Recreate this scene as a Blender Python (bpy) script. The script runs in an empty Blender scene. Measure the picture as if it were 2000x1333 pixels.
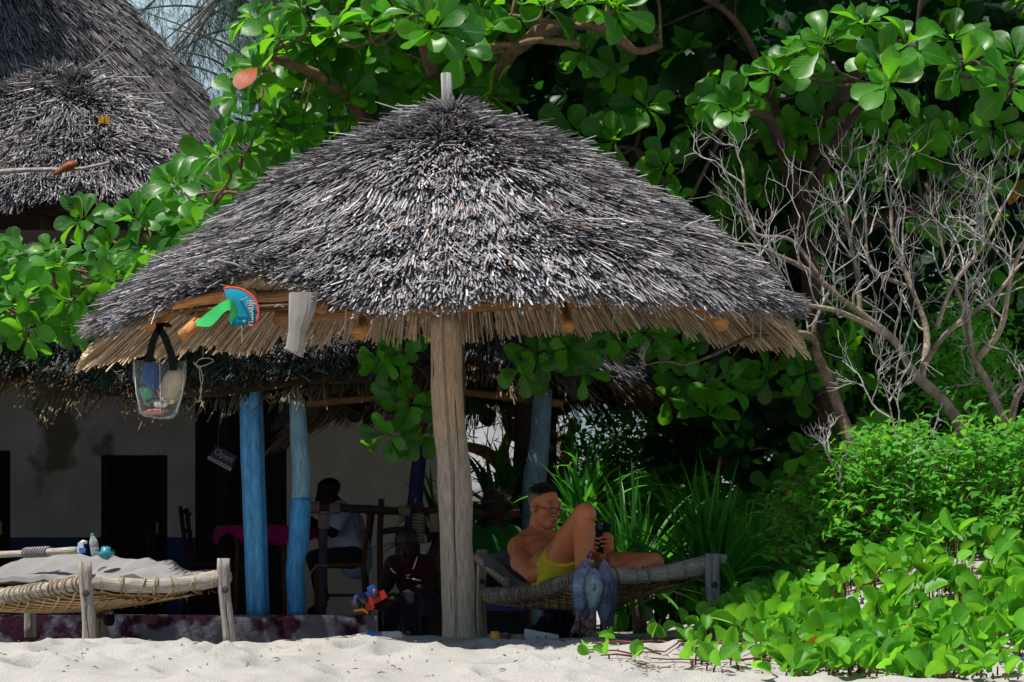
import bpy, math, random
import numpy as np
from mathutils import Vector, Matrix

rng = np.random.default_rng(7)
random.seed(7)
SC = bpy.context.scene
COL = SC.collection

# ------------------------------------------------------------------ camera, sky, sun, exposure
F = 4560.0          # focal length in pixels of a 2000 px wide frame
HZ = 1200.0         # eye level in that frame
CZ = 0.13           # eye height over the sand at the parasol
cam_d = bpy.data.cameras.new('camera')
cam_d.sensor_width = 36.0
cam_d.lens = 36.0 * F / 2000.0
cam_d.shift_y = (HZ - 666.5) / 2000.0
cam_d.clip_start = 0.1
cam_d.clip_end = 1500
cam = bpy.data.objects.new('camera', cam_d)
cam.location = (0, 0, CZ)
cam.rotation_euler = (math.radians(90), 0, 0)
COL.objects.link(cam)
SC.camera = cam

SUN = Vector((-0.29, -0.22, 0.90)).normalized()
world = bpy.data.worlds.new('World')
SC.world = world
world.use_nodes = True
wn = world.node_tree.nodes
wl = world.node_tree.links
wn.clear()
w_out = wn.new('ShaderNodeOutputWorld')
w_bg = wn.new('ShaderNodeBackground')
w_bg.inputs['Strength'].default_value = 0.05
w_sky = wn.new('ShaderNodeTexSky')
w_sky.sky_type = 'NISHITA'
w_sky.sun_disc = False
w_sky.sun_elevation = math.asin(SUN.z)
w_sky.sun_rotation = math.atan2(SUN.x, SUN.y) % (2 * math.pi)
w_sky.air_density = 1.0
w_sky.dust_density = 0.3
w_tc = wn.new('ShaderNodeTexCoord')
w_no = wn.new('ShaderNodeTexNoise')
w_no.inputs['Scale'].default_value = 5.0
w_no.inputs['Detail'].default_value = 6.0
w_rp = wn.new('ShaderNodeValToRGB')
w_rp.color_ramp.elements[0].position = 0.50
w_rp.color_ramp.elements[1].position = 0.62
w_mx = wn.new('ShaderNodeMixRGB')
w_mx.inputs[2].default_value = (10.0, 13.2, 15.2, 1)
w_mp = wn.new('ShaderNodeMapping')
w_mp.inputs['Location'].default_value = (2.22, 0.7, 0.3)
wl.new(w_tc.outputs['Generated'], w_mp.inputs['Vector'])
wl.new(w_mp.outputs[0], w_no.inputs['Vector'])
wl.new(w_no.outputs['Fac'], w_rp.inputs['Fac'])
wl.new(w_rp.outputs['Color'], w_mx.inputs[0])
wl.new(w_sky.outputs['Color'], w_mx.inputs[1])
wl.new(w_mx.outputs[0], w_bg.inputs['Color'])
wl.new(w_bg.outputs[0], w_out.inputs['Surface'])

sun_d = bpy.data.lights.new('sun', 'SUN')
sun_d.energy = 5.0
sun_d.angle = math.radians(0.5)
sun_d.color = (1.0, 0.95, 0.87)
sun_o = bpy.data.objects.new('sun', sun_d)
sun_o.rotation_euler = SUN.to_track_quat('Z', 'Y').to_euler()
sun_o.location = (-8, -4, 18)
COL.objects.link(sun_o)

SC.view_settings.view_transform = 'Standard'
SC.view_settings.look = 'None'
SC.view_settings.gamma = 1.0
SC.view_settings.exposure = 0.22
SC.view_settings.use_curve_mapping = False
SC.cycles.max_bounces = 6
SC.cycles.diffuse_bounces = 1
SC.cycles.transparent_max_bounces = 12


def P(px, py, d):
    """The point that stands d metres away and shows at pixel (px, py) of the 2000 px frame."""
    return np.array(((px - 1000.0) / F * d, d, CZ + (HZ - py) / F * d))


def PP(lst):
    return np.array([P(*q) for q in lst])


# ------------------------------------------------------------------ noise in numpy
def _h(ix, iy, s):
    v = np.sin(ix * 127.1 + iy * 311.7 + s * 74.7) * 43758.5453
    return v - np.floor(v)


def vnoise(x, y, s=0.0):
    x = np.asarray(x, float); y = np.asarray(y, float)
    ix = np.floor(x); iy = np.floor(y)
    fx = x - ix; fy = y - iy
    fx = fx * fx * (3 - 2 * fx); fy = fy * fy * (3 - 2 * fy)
    a = _h(ix, iy, s); b = _h(ix + 1, iy, s); c = _h(ix, iy + 1, s); d = _h(ix + 1, iy + 1, s)
    return (a + (b - a) * fx) * (1 - fy) + (c + (d - c) * fx) * fy


def sstep(a, b, x):
    t = np.clip((np.asarray(x, float) - a) / (b - a), 0, 1)
    return t * t * (3 - 2 * t)


# ------------------------------------------------------------------ materials
MATS = {}


def nodes_of(m):
    m.use_nodes = True
    nt = m.node_tree
    nt.nodes.clear()
    out = nt.nodes.new('ShaderNodeOutputMaterial')
    return nt, out


def surf_mat(name, rough=0.8, spec=0.3, noise=(12.0, 0.35), bump=(40.0, 0.25, 0.01), stretch=None, trans=0.0, metal=0.0, dark=None, sheen=0.0):
    """A material whose colour is the vertex colour Col broken up by noise; stretch = (u, v) scales for grain that runs along a tube."""
    if name in MATS:
        return MATS[name]
    m = bpy.data.materials.new(name)
    nt, out = nodes_of(m)
    N, L = nt.nodes, nt.links
    b = N.new('ShaderNodeBsdfPrincipled')
    b.inputs['Roughness'].default_value = rough
    b.inputs['Specular IOR Level'].default_value = spec
    b.inputs['Metallic'].default_value = metal
    if sheen:
        b.inputs['Sheen Weight'].default_value = sheen
    at = N.new('ShaderNodeAttribute'); at.attribute_name = 'Col'
    tc = N.new('ShaderNodeTexCoord')
    mp = N.new('ShaderNodeMapping')
    if stretch:
        L.new(tc.outputs['UV'], mp.inputs['Vector'])
        mp.inputs['Scale'].default_value = (stretch[0], stretch[1], 1)
    else:
        L.new(tc.outputs['Object'], mp.inputs['Vector'])
    n1 = N.new('ShaderNodeTexNoise')
    n1.inputs['Scale'].default_value = noise[0]
    n1.inputs['Detail'].default_value = 6
    n1.inputs['Roughness'].default_value = 0.65
    L.new(mp.outputs[0], n1.inputs['Vector'])
    mr = N.new('ShaderNodeMapRange')
    mr.inputs[1].default_value = 0.3; mr.inputs[2].default_value = 0.7
    mr.inputs[3].default_value = 1 - noise[1]; mr.inputs[4].default_value = 1 + noise[1]
    L.new(n1.outputs['Fac'], mr.inputs[0])
    mx = N.new('ShaderNodeMixRGB'); mx.blend_type = 'MULTIPLY'; mx.inputs[0].default_value = 1
    L.new(at.outputs['Color'], mx.inputs[1]); L.new(mr.outputs[0], mx.inputs[2])
    col = mx.outputs[0]
    if dark:      # dark = (scale, threshold, colour): worn patches or stains with their own shape
        n3 = N.new('ShaderNodeTexNoise'); n3.inputs['Scale'].default_value = dark[0]; n3.inputs['Detail'].default_value = 8
        L.new(mp.outputs[0], n3.inputs['Vector'])
        r3 = N.new('ShaderNodeMapRange'); r3.inputs[1].default_value = dark[1]; r3.inputs[2].default_value = dark[1] + 0.05
        L.new(n3.outputs['Fac'], r3.inputs[0])
        m3 = N.new('ShaderNodeMixRGB'); m3.inputs[2].default_value = (*dark[2], 1)
        L.new(r3.outputs[0], m3.inputs[0]); L.new(col, m3.inputs[1])
        col = m3.outputs[0]
    L.new(col, b.inputs['Base Color'])
    if bump[1] > 0:
        n2 = N.new('ShaderNodeTexNoise'); n2.inputs['Scale'].default_value = bump[0]; n2.inputs['Detail'].default_value = 8
        L.new(mp.outputs[0], n2.inputs['Vector'])
        bp = N.new('ShaderNodeBump'); bp.inputs['Strength'].default_value = bump[1]; bp.inputs['Distance'].default_value = bump[2]
        L.new(n2.outputs['Fac'], bp.inputs['Height'])
        L.new(bp.outputs[0], b.inputs['Normal'])
    sh = b.outputs[0]
    if trans > 0:
        t = N.new('ShaderNodeBsdfTranslucent')
        L.new(col, t.inputs['Color'])
        ms = N.new('ShaderNodeMixShader'); ms.inputs[0].default_value = trans
        L.new(b.outputs[0], ms.inputs[1]); L.new(t.outputs[0], ms.inputs[2])
        sh = ms.outputs[0]
    L.new(sh, out.inputs['Surface'])
    MATS[name] = m
    return m


def leaf_mat(name, base, light, trans_col, trans=0.4, rough=0.35, spec=0.5, veins=9.0, vein_amt=0.5):
    """Glossy leaf: vein pattern from UV, colour varied per leaf, light passes through."""
    if name in MATS:
        return MATS[name]
    m = bpy.data.materials.new(name)
    nt, out = nodes_of(m)
    N, L = nt.nodes, nt.links

    def math_(op, a, b=None):
        n = N.new('ShaderNodeMath'); n.operation = op
        for i, v in enumerate((a, b)):
            if v is None: continue
            if isinstance(v, (int, float)): n.inputs[i].default_value = v
            else: L.new(v, n.inputs[i])
        return n.outputs[0]
    tc = N.new('ShaderNodeTexCoord')
    sx = N.new('ShaderNodeSeparateXYZ'); L.new(tc.outputs['UV'], sx.inputs[0])
    au = math_('ABSOLUTE', math_('SUBTRACT', sx.outputs[0], 0.5))
    mid = math_('LESS_THAN', au, 0.022)
    ph = math_('MULTIPLY', math_('SUBTRACT', sx.outputs[1], math_('MULTIPLY', au, 0.55)), veins)
    fr = math_('ABSOLUTE', math_('SUBTRACT', math_('FRACT', ph), 0.5))
    side = math_('MULTIPLY', math_('LESS_THAN', fr, 0.07), 0.55)
    vein = math_('MULTIPLY', math_('MAXIMUM', mid, side), vein_amt)
    oi = N.new('ShaderNodeObjectInfo')
    at = N.new('ShaderNodeAttribute'); at.attribute_name = 'rnd'
    r0 = math_('FRACT', math_('ADD', oi.outputs['Random'], at.outputs['Fac']))
    nz = N.new('ShaderNodeTexNoise'); nz.inputs['Scale'].default_value = 3.0; nz.inputs['Detail'].default_value = 4
    L.new(tc.outputs['UV'], nz.inputs['Vector'])
    r1 = math_('ADD', math_('MULTIPLY', r0, 0.75), math_('MULTIPLY', math_('SUBTRACT', nz.outputs['Fac'], 0.5), 0.5))
    mx = N.new('ShaderNodeMixRGB'); mx.inputs[1].default_value = (*base, 1); mx.inputs[2].default_value = (*light, 1)
    L.new(r1, mx.inputs[0])
    mv = N.new('ShaderNodeMixRGB'); mv.inputs[2].default_value = (min(1, light[0] * 2.2 + .02), min(1, light[1] * 1.6 + .02), light[2] * 2 + .01, 1)
    L.new(vein, mv.inputs[0]); L.new(mx.outputs[0], mv.inputs[1])
    b = N.new('ShaderNodeBsdfPrincipled')
    b.inputs['Roughness'].default_value = rough
    b.inputs['Specular IOR Level'].default_value = spec
    L.new(mv.outputs[0], b.inputs['Base Color'])
    bp = N.new('ShaderNodeBump'); bp.inputs['Strength'].default_value = 0.35; bp.inputs['Distance'].default_value = 0.01
    L.new(math_('ADD', vein, math_('MULTIPLY', nz.outputs['Fac'], 0.6)), bp.inputs['Height'])
    L.new(bp.outputs[0], b.inputs['Normal'])
    t = N.new('ShaderNodeBsdfTranslucent')
    mt = N.new('ShaderNodeMixRGB'); mt.blend_type = 'MULTIPLY'; mt.inputs[0].default_value = 1
    mt.inputs[1].default_value = (*trans_col, 1)
    tv = math_('ADD', 0.55, math_('MULTIPLY', r1, 0.8))
    L.new(tv, mt.inputs[2])
    L.new(mt.outputs[0], t.inputs['Color'])
    ms = N.new('ShaderNodeMixShader'); ms.inputs[0].default_value = trans
    L.new(b.outputs[0], ms.inputs[1]); L.new(t.outputs[0], ms.inputs[2])
    L.new(ms.outputs[0], out.inputs['Surface'])
    MATS[name] = m
    return m


def clear_mat(name, tint=(0.95, 0.97, 1.0), alpha=0.22, rough=0.12):
    """Thin clear plastic: mostly transparent, with gloss."""
    if name in MATS:
        return MATS[name]
    m = bpy.data.materials.new(name)
    nt, out = nodes_of(m)
    N, L = nt.nodes, nt.links
    tr = N.new('ShaderNodeBsdfTransparent'); tr.inputs[0].default_value = (*tint, 1)
    b = N.new('ShaderNodeBsdfPrincipled'); b.inputs['Base Color'].default_value = (0.75, 0.78, 0.8, 1)
    b.inputs['Roughness'].default_value = rough
    lw = N.new('ShaderNodeLayerWeight'); lw.inputs[0].default_value = 0.35
    nz = N.new('ShaderNodeTexNoise'); nz.inputs['Scale'].default_value = 14; nz.inputs['Detail'].default_value = 5
    bp = N.new('ShaderNodeBump'); bp.inputs['Strength'].default_value = 0.6; bp.inputs['Distance'].default_value = 0.02
    L.new(nz.outputs['Fac'], bp.inputs['Height']); L.new(bp.outputs[0], b.inputs['Normal'])
    mr = N.new('ShaderNodeMapRange'); mr.inputs[3].default_value = alpha; mr.inputs[4].default_value = min(1, alpha + 0.5)
    L.new(lw.outputs['Facing'], mr.inputs[0])
    ms = N.new('ShaderNodeMixShader')
    L.new(mr.outputs[0], ms.inputs[0]); L.new(tr.outputs[0], ms.inputs[1]); L.new(b.outputs[0], ms.inputs[2])
    L.new(ms.outputs[0], out.inputs['Surface'])
    MATS[name] = m
    return m


# ------------------------------------------------------------------ mesh builder
class MB:
    """Collects vertices, quads, triangles, colours, uvs; build() links ONE mesh object."""

    def __init__(self):
        self.v, self.q, self.t, self.c, self.uv, self.r, self.n = [], [], [], [], [], [], 0

    def add(self, v, q=None, t=None, col=(0.5, 0.5, 0.5), uv=None, rnd=0.0):
        v = np.asarray(v, np.float32).reshape(-1, 3)
        k = len(v)
        if q is not None and len(q): self.q.append(np.asarray(q, np.int64).reshape(-1, 4) + self.n)
        if t is not None and len(t): self.t.append(np.asarray(t, np.int64).reshape(-1, 3) + self.n)
        c = np.asarray(col, np.float32)
        self.c.append(np.broadcast_to(c, (k, 3)) if c.ndim == 1 else c.reshape(k, 3))
        self.uv.append(np.zeros((k, 2), np.float32) if uv is None else np.asarray(uv, np.float32).reshape(k, 2))
        self.r.append(np.broadcast_to(np.asarray(rnd, np.float32), (k,)))
        self.v.append(v); self.n += k
        return self

    def tube(self, pts, rad, sides=8, col=(0.4, 0.35, 0.3), caps=True, lump=0.0, twist=0.0, squash=1.0, seed=0):
        pts = np.asarray(pts, float)
        n = len(pts)
        rad = np.broadcast_to(np.asarray(rad, float), (n,))
        tan = np.gradient(pts, axis=0)
        tan /= np.linalg.norm(tan, axis=1)[:, None] + 1e-9
        up = np.array((0, 0, 1.0)) if abs(tan[0][2]) < 0.9 else np.array((1.0, 0, 0))
        x = np.cross(up, tan[0]); x /= np.linalg.norm(x)
        X = []
        for i in range(n):
            x = x - tan[i] * np.dot(x, tan[i]); x /= np.linalg.norm(x) + 1e-9
            X.append(x)
        X = np.array(X); Y = np.cross(tan, X)
        a = np.linspace(0, 2 * np.pi, sides, endpoint=False)[None, :] + twist * np.arange(n)[:, None]
        rr = rad[:, None] * np.ones((1, sides))
        seg = np.r_[0, np.cumsum(np.linalg.norm(np.diff(pts, axis=0), axis=1))]
        if lump:
            rr = rr * (1 + lump * 2 * (vnoise(np.cos(a) * 1.3 + 5 + seed, np.sin(a) * 1.3 + seg[:, None] * 6, seed) - 0.5))
        v = pts[:, None, :] + rr[..., None] * (np.cos(a)[..., None] * X[:, None, :] + squash * np.sin(a)[..., None] * Y[:, None, :])
        i = np.arange(n - 1)[:, None]; j = np.arange(sides)[None, :]
        j2 = (j + 1) % sides
        q = np.stack([i * sides + j, i * sides + j2, (i + 1) * sides + j2, (i + 1) * sides + j], -1).reshape(-1, 4)
        uv = np.stack([np.broadcast_to(np.linspace(0, 1, sides)[None, :], (n, sides)) * (2 * np.pi * rad.mean()), np.broadcast_to(seg[:, None], (n, sides))], -1)
        if isinstance(col, np.ndarray) and col.ndim == 2 and len(col) == n:
            c = np.repeat(col, sides, axis=0)
        else:
            c = np.broadcast_to(np.asarray(col, float), (n * sides, 3))
        t = []
        vv = v.reshape(-1, 3); uvv = uv.reshape(-1, 2)
        if caps:
            vv = np.vstack([vv, pts[0], pts[-1]])
            uvv = np.vstack([uvv, uvv[0], uvv[-1]])
            c = np.vstack([c, c[0], c[-1]])
            for k in range(sides):
                k2 = (k + 1) % sides
                t.append((n * sides, k2, k))
                t.append((n * sides + 1, (n - 1) * sides + k, (n - 1) * sides + k2))
        return self.add(vv, q, t, c, uvv)

    def box(self, c, s, R=None, col=(0.5, 0.5, 0.5), taper=1.0):
        c = np.asarray(c, float); s = np.asarray(s, float) / 2
        v = np.array([(-1, -1, -1), (1, -1, -1), (1, 1, -1), (-1, 1, -1), (-1, -1, 1), (1, -1, 1), (1, 1, 1), (-1, 1, 1)], float) * s
        v[4:, :2] *= taper
        if R is not None: v = v @ np.asarray(R, float).T
        return self.add(v + c, [(0, 3, 2, 1), (4, 5, 6, 7), (0, 1, 5, 4), (1, 2, 6, 5), (2, 3, 7, 6), (3, 0, 4, 7)], None, col,
                        uv=np.array([(0, 0), (1, 0), (1, 1), (0, 1)] * 2) * 0.3)

    def grid(self, pts, col=(0.5, 0.5, 0.5), uv=None):
        """pts: (a, b, 3) array of points joined into quads."""
        pts = np.asarray(pts, float)
        a, b = pts.shape[:2]
        i = np.arange(a - 1)[:, None]; j = np.arange(b - 1)[None, :]
        q = np.stack([i * b + j, (i + 1) * b + j, (i + 1) * b + j + 1, i * b + j + 1], -1).reshape(-1, 4)
        if uv is None:
            uv = np.stack(np.meshgrid(np.linspace(0, 1, a), np.linspace(0, 1, b), indexing='ij'), -1)
        c = np.asarray(col, float)
        return self.add(pts.reshape(-1, 3), q, None, c if c.ndim == 1 else c.reshape(-1, 3), np.asarray(uv).reshape(-1, 2))

    def lathe(self, prof, base, axis=(0, 0, 1), sides=16, col=(0.5, 0.5, 0.5)):
        """prof: (radius, height) pairs along axis from base."""
        ax = np.asarray(axis, float); ax /= np.linalg.norm(ax)
        x = np.cross(ax, (0, 1, 0) if abs(ax[1]) < 0.9 else (1, 0, 0)); x /= np.linalg.norm(x)
        y = np.cross(ax, x)
        a = np.linspace(0, 2 * np.pi, sides + 1)
        pr = np.asarray(prof, float)
        v = np.asarray(base, float) + pr[:, 1][:, None, None] * ax + pr[:, 0][:, None, None] * (np.cos(a)[None, :, None] * x + np.sin(a)[None, :, None] * y)
        c = np.asarray(col, float)
        if c.ndim == 2: c = np.repeat(c, sides + 1, axis=0)
        return self.grid(v, c)

    def mesh(self, name, m, smooth=True):
        me = bpy.data.meshes.new(name)
        v = np.concatenate(self.v) if self.v else np.zeros((0, 3), np.float32)
        q = np.concatenate(self.q) if self.q else np.zeros((0, 4), np.int64)
        t = np.concatenate(self.t) if self.t else np.zeros((0, 3), np.int64)
        loops = np.concatenate([q.ravel(), t.ravel()]).astype(np.int32)
        me.vertices.add(len(v)); me.vertices.foreach_set('co', v.astype(np.float32).ravel())
        me.loops.add(len(loops)); me.loops.foreach_set('vertex_index', loops)
        me.polygons.add(len(q) + len(t))
        st = np.concatenate([np.arange(len(q)) * 4, len(q) * 4 + np.arange(len(t)) * 3]).astype(np.int32)
        me.polygons.foreach_set('loop_start', st)
        me.polygons.foreach_set('use_smooth', np.full(len(st), bool(smooth)))
        uvl = me.uv_layers.new(name='UVMap')
        uvl.data.foreach_set('uv', np.concatenate(self.uv)[loops].astype(np.float32).ravel())
        ca = me.attributes.new('Col', 'FLOAT_COLOR', 'POINT')
        c = np.ones((len(v), 4), np.float32); c[:, :3] = np.concatenate(self.c)
        ca.data.foreach_set('color', c.ravel())
        ra = me.attributes.new('rnd', 'FLOAT', 'POINT')
        ra.data.foreach_set('value', np.concatenate(self.r).astype(np.float32))
        me.materials.append(m)
        me.update(); me.validate()
        return me

    def build(self, name, m, parent=None, smooth=True, kind=None, label=None):
        me = self.mesh(name, m, smooth)
        o = bpy.data.objects.new(name, me)
        COL.objects.link(o)
        if parent is not None: put(o, parent)
        if kind: o['kind'] = kind
        if label: o['label'] = label
        return o


def put(o, parent):
    """Parent without moving: meshes are written in world coordinates, so undo the parent's place."""
    o.parent = parent
    loc = Vector((0, 0, 0)); p = parent
    while p is not None:
        loc += p.location; p = p.parent
    o.location = o.location - loc


def thing(name, label, cat, loc, group=None):
    o = bpy.data.objects.new(name, None)
    o.empty_display_size = 0.1
    COL.objects.link(o)
    o.location = tuple(float(x) for x in loc)
    o['label'] = label; o['category'] = cat
    if group: o['group'] = group
    return o


def tag(o, label, cat, group=None):
    o['label'] = label; o['category'] = cat
    if group: o['group'] = group
    return o


def bez(p0, p1, p2, p3, n=12):
    t = np.linspace(0, 1, n)[:, None]
    p0, p1, p2, p3 = map(np.asarray, (p0, p1, p2, p3))
    return (1 - t) ** 3 * p0 + 3 * (1 - t) ** 2 * t * p1 + 3 * (1 - t) * t * t * p2 + t ** 3 * p3


def smooth_path(pts, n=24):
    """Catmull-Rom through pts."""
    pts = np.asarray(pts, float)
    p = np.vstack([2 * pts[0] - pts[1], pts, 2 * pts[-1] - pts[-2]])
    out = []
    m = len(pts) - 1
    per = max(2, n // m)
    for i in range(m):
        a, b, c, d = p[i], p[i + 1], p[i + 2], p[i + 3]
        for t in np.linspace(0, 1, per, endpoint=False):
            out.append(0.5 * (2 * b + (c - a) * t + (2 * a - 5 * b + 4 * c - d) * t * t + (-a + 3 * b - 3 * c + d) * t ** 3))
    out.append(pts[-1])
    return np.array(out)


# ------------------------------------------------------------------ signed-distance bodies
def surface_nets(f, org, h):
    s = f < 0
    c = [s[a:f.shape[0] - 1 + a, b:f.shape[1] - 1 + b, d:f.shape[2] - 1 + d] for a in (0, 1) for b in (0, 1) for d in (0, 1)]
    alls = c[0].copy(); anys = c[0].copy()
    for k in c[1:]:
        alls &= k; anys |= k
    act = anys & ~alls
    idx = np.argwhere(act)
    offs = np.array([(a, b, d) for a in (0, 1) for b in (0, 1) for d in (0, 1)])
    val = np.stack([f[idx[:, 0] + o[0], idx[:, 1] + o[1], idx[:, 2] + o[2]] for o in offs], 1)
    edges = [(0, 1), (0, 2), (0, 4), (1, 3), (1, 5), (2, 3), (2, 6), (3, 7), (4, 5), (4, 6), (5, 7), (6, 7)]
    acc = np.zeros((len(idx), 3)); cnt = np.zeros(len(idx))
    for a, b in edges:
        va, vb = val[:, a], val[:, b]
        m = (va < 0) != (vb < 0)
        t = np.where(m, va / np.where(m, va - vb, 1), 0)[:, None]
        acc += np.where(m[:, None], offs[a] + t * (offs[b] - offs[a]), 0)
        cnt += m
    v = org + h * (idx + acc / cnt[:, None])
    lut = np.full(act.shape, -1, np.int64)
    lut[act] = np.arange(len(idx))
    quads = []
    for ax in range(3):
        sl0 = [slice(None)] * 3; sl1 = [slice(None)] * 3
        sl0[ax] = slice(0, -1); sl1[ax] = slice(1, None)
        ch = s[tuple(sl0)] != s[tuple(sl1)]
        e = np.argwhere(ch)
        o1, o2 = [k for k in range(3) if k != ax]
        ok = (e[:, o1] > 0) & (e[:, o2] > 0) & (e[:, o1] < f.shape[o1] - 1) & (e[:, o2] < f.shape[o2] - 1)
        e = e[ok]
        ins = s[tuple(e.T)]
        d1 = np.zeros(3, int); d1[o1] = 1
        d2 = np.zeros(3, int); d2[o2] = 1
        q = np.stack([lut[tuple((e - d1 - d2).T)], lut[tuple((e - d2).T)], lut[tuple(e.T)], lut[tuple((e - d1).T)]], 1)
        flip = ins if ax != 1 else ~ins
        q[~flip] = q[~flip][:, ::-1]
        quads.append(q)
    q = np.concatenate(quads)
    return v, q[(q >= 0).all(1)]


class SDF:
    def __init__(self, lo, hi, h):
        self.lo = np.asarray(lo, float); self.h = h
        self.n = np.ceil((np.asarray(hi, float) - self.lo) / h).astype(int) + 1
        self.f = np.full(self.n, 0.5, np.float32)

    def _sub(self, pts, m):
        pts = np.asarray(pts, float)
        a = np.clip(np.floor((pts.min(0) - m - self.lo) / self.h).astype(int), 0, self.n - 1)
        b = np.clip(np.ceil((pts.max(0) + m - self.lo) / self.h).astype(int) + 1, 1, self.n)
        g = [(self.lo[k] + self.h * np.arange(a[k], b[k])).astype(np.float32) for k in range(3)]
        return (slice(a[0], b[0]), slice(a[1], b[1]), slice(a[2], b[2])), np.stack(np.meshgrid(*g, indexing='ij'), -1)

    def _mix(self, sl, d, k, sub):
        f = self.f[sl]
        if sub:
            d = -d
            h = np.clip(0.5 - 0.5 * (f - d) / k, 0, 1)
            self.f[sl] = f + (d - f) * h + k * h * (1 - h)
        else:
            h = np.clip(0.5 + 0.5 * (d - f) / k, 0, 1)
            self.f[sl] = d + (f - d) * h - k * h * (1 - h)

    def cone(self, a, ra, b, rb, k=0.02, sub=False):
        a = np.asarray(a, float); b = np.asarray(b, float)
        sl, p = self._sub([a, b], max(ra, rb) + 2 * k + 0.03)
        if p.size == 0: return self
        ab = (b - a).astype(np.float32)
        pa = p - a.astype(np.float32)
        t = np.clip(pa @ ab / (ab @ ab + 1e-9), 0, 1)
        d = np.linalg.norm(pa - t[..., None] * ab, axis=-1) - (ra + (rb - ra) * t)
        self._mix(sl, d, k, sub)
        return self

    def chain(self, pts, rad, k=0.02):
        for i in range(len(pts) - 1):
            self.cone(pts[i], rad[i], pts[i + 1], rad[i + 1], k)
        return self

    def ell(self, c, r, R=None, k=0.02, sub=False):
        c = np.asarray(c, float); r = np.asarray(r, float)
        sl, p = self._sub([c], r.max() + 2 * k + 0.03)
        if p.size == 0: return self
        q = p - c.astype(np.float32)
        if R is not None: q = q @ np.asarray(R, np.float32)
        k0 = np.linalg.norm(q / r.astype(np.float32), axis=-1)
        k1 = np.linalg.norm(q / (r * r).astype(np.float32), axis=-1) + 1e-6
        self._mix(sl, k0 * (k0 - 1) / k1, k, sub)
        return self

    def cut(self, nrm, off, k=0.004):
        """Keep the side where p.nrm < off."""
        g = [(self.lo[j] + self.h * np.arange(self.n[j])).astype(np.float32) for j in range(3)]
        d = g[0][:, None, None] * nrm[0] + g[1][None, :, None] * nrm[1] + g[2][None, None, :] * nrm[2] - off
        self.f = np.maximum(self.f, d.astype(np.float32))
        return self

    def mesh(self):
        return surface_nets(self.f, self.lo, self.h)


def basis(fwd, up):
    """Columns right, forward, up of a head or hand that looks along fwd."""
    f = np.asarray(fwd, float); f /= np.linalg.norm(f)
    r = np.cross(f, up); r /= np.linalg.norm(r)
    u = np.cross(r, f)
    return np.stack([r, f, u], 1)


def head_sdf(S, c, R, sc=1.0, face=True):
    def L(*l): return c + R @ (np.array(l) * sc)
    S.ell(L(0, -.018, .042), np.array((.074, .096, .080)) * sc, R, .02)
    S.ell(L(0, .028, -.03), np.array((.060, .060, .085)) * sc, R, .03)
    S.ell(L(0, .058, -.093), np.array((.034, .028, .022)) * sc, R, .022)
    S.cone(L(-.05, -.005, -.055), .02 * sc, L(-.02, .055, -.092), .018 * sc, .02)
    S.cone(L(.05, -.005, -.055), .02 * sc, L(.02, .055, -.092), .018 * sc, .02)
    for s in (-1, 1):
        S.ell(L(s * .077, -.012, -.004), np.array((.011, .021, .033)) * sc, R, .008)
    if not face: return
    S.cone(L(-.038, .078, .028), .014 * sc, L(.038, .078, .028), .014 * sc, .015)
    for s in (-1, 1):
        S.ell(L(s * .042, .058, -.022), np.array((.026, .026, .024)) * sc, R, .02)
        S.ell(L(s * .032, .100, .008), np.array((.019, .014, .011)) * sc, R, .008, True)
        S.ell(L(s * .032, .077, .008), np.array((.015, .013, .012)) * sc, R, .004)
        S.ell(L(s * .013, .096, -.034), np.array((.010, .011, .009)) * sc, R, .006)
    S.cone(L(0, .086, .018), .010 * sc, L(0, .110, -.028), .013 * sc, .010)
    S.cone(L(-.020, .083, -.060), .008 * sc, L(.020, .083, -.060), .008 * sc, .007)
    S.cone(L(-.017, .081, -.071), .009 * sc, L(.017, .081, -.071), .009 * sc, .006)
    S.cone(L(-.024, .094, -.0655), .0025 * sc, L(.024, .094, -.0655), .0025 * sc, .003, True)

# ------------------------------------------------------------------ colours (base colours of the things themselves)
GREYWOOD = (0.40, 0.35, 0.30)
TANWOOD = (0.42, 0.30, 0.19)
DARKWOOD = (0.05, 0.032, 0.026)
BROWN = (0.16, 0.065, 0.035)
M_WOOD = surf_mat('weathered_wood', 0.82, 0.2, (7.0, 0.4), (9.0, 0.9, 0.012), stretch=(14, 1.6), dark=(2.6, 0.66, (0.10, 0.075, 0.06)))
M_PAINTWOOD = surf_mat('painted_wood', 0.6, 0.35, (6.0, 0.38), (9.0, 0.9, 0.010), stretch=(9, 1.5), dark=(5.0, 0.655, (0.22, 0.25, 0.28)))
M_DARKWOOD = surf_mat('dark_wood', 0.7, 0.2, (7.0, 0.5), (9.0, 0.6, 0.01), stretch=(12, 1.5))
M_STRAW = surf_mat('straw', 0.78, 0.25, (30.0, 0.25), (60, 0.0, 0.01))
M_ROPE = surf_mat('rope', 0.95, 0.1, (120, 0.35), (260, 0.9, 0.004))
M_CLOTH = surf_mat('canvas_cloth', 0.95, 0.08, (5, 0.22), (300, 0.5, 0.003), sheen=0.15)
M_PLASTIC = surf_mat('plastic', 0.35, 0.5, (6, 0.12), (30, 0.1, 0.004))
M_PLASTER = surf_mat('plaster', 0.9, 0.15, (1.6, 0.22), (14, 0.6, 0.012), dark=(1.1, .565, (.30, .27, .24)))
M_BARK = surf_mat('bark', 0.9, 0.15, (16, 0.5), (30, 1.0, 0.012))
M_SKIN = surf_mat('skin', 0.42, 0.45, (60, 0.10), (220, 0.12, 0.002))
M_METAL = surf_mat('painted_metal', 0.35, 0.5, (10, 0.15), (30, 0.1, 0.002))


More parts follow.
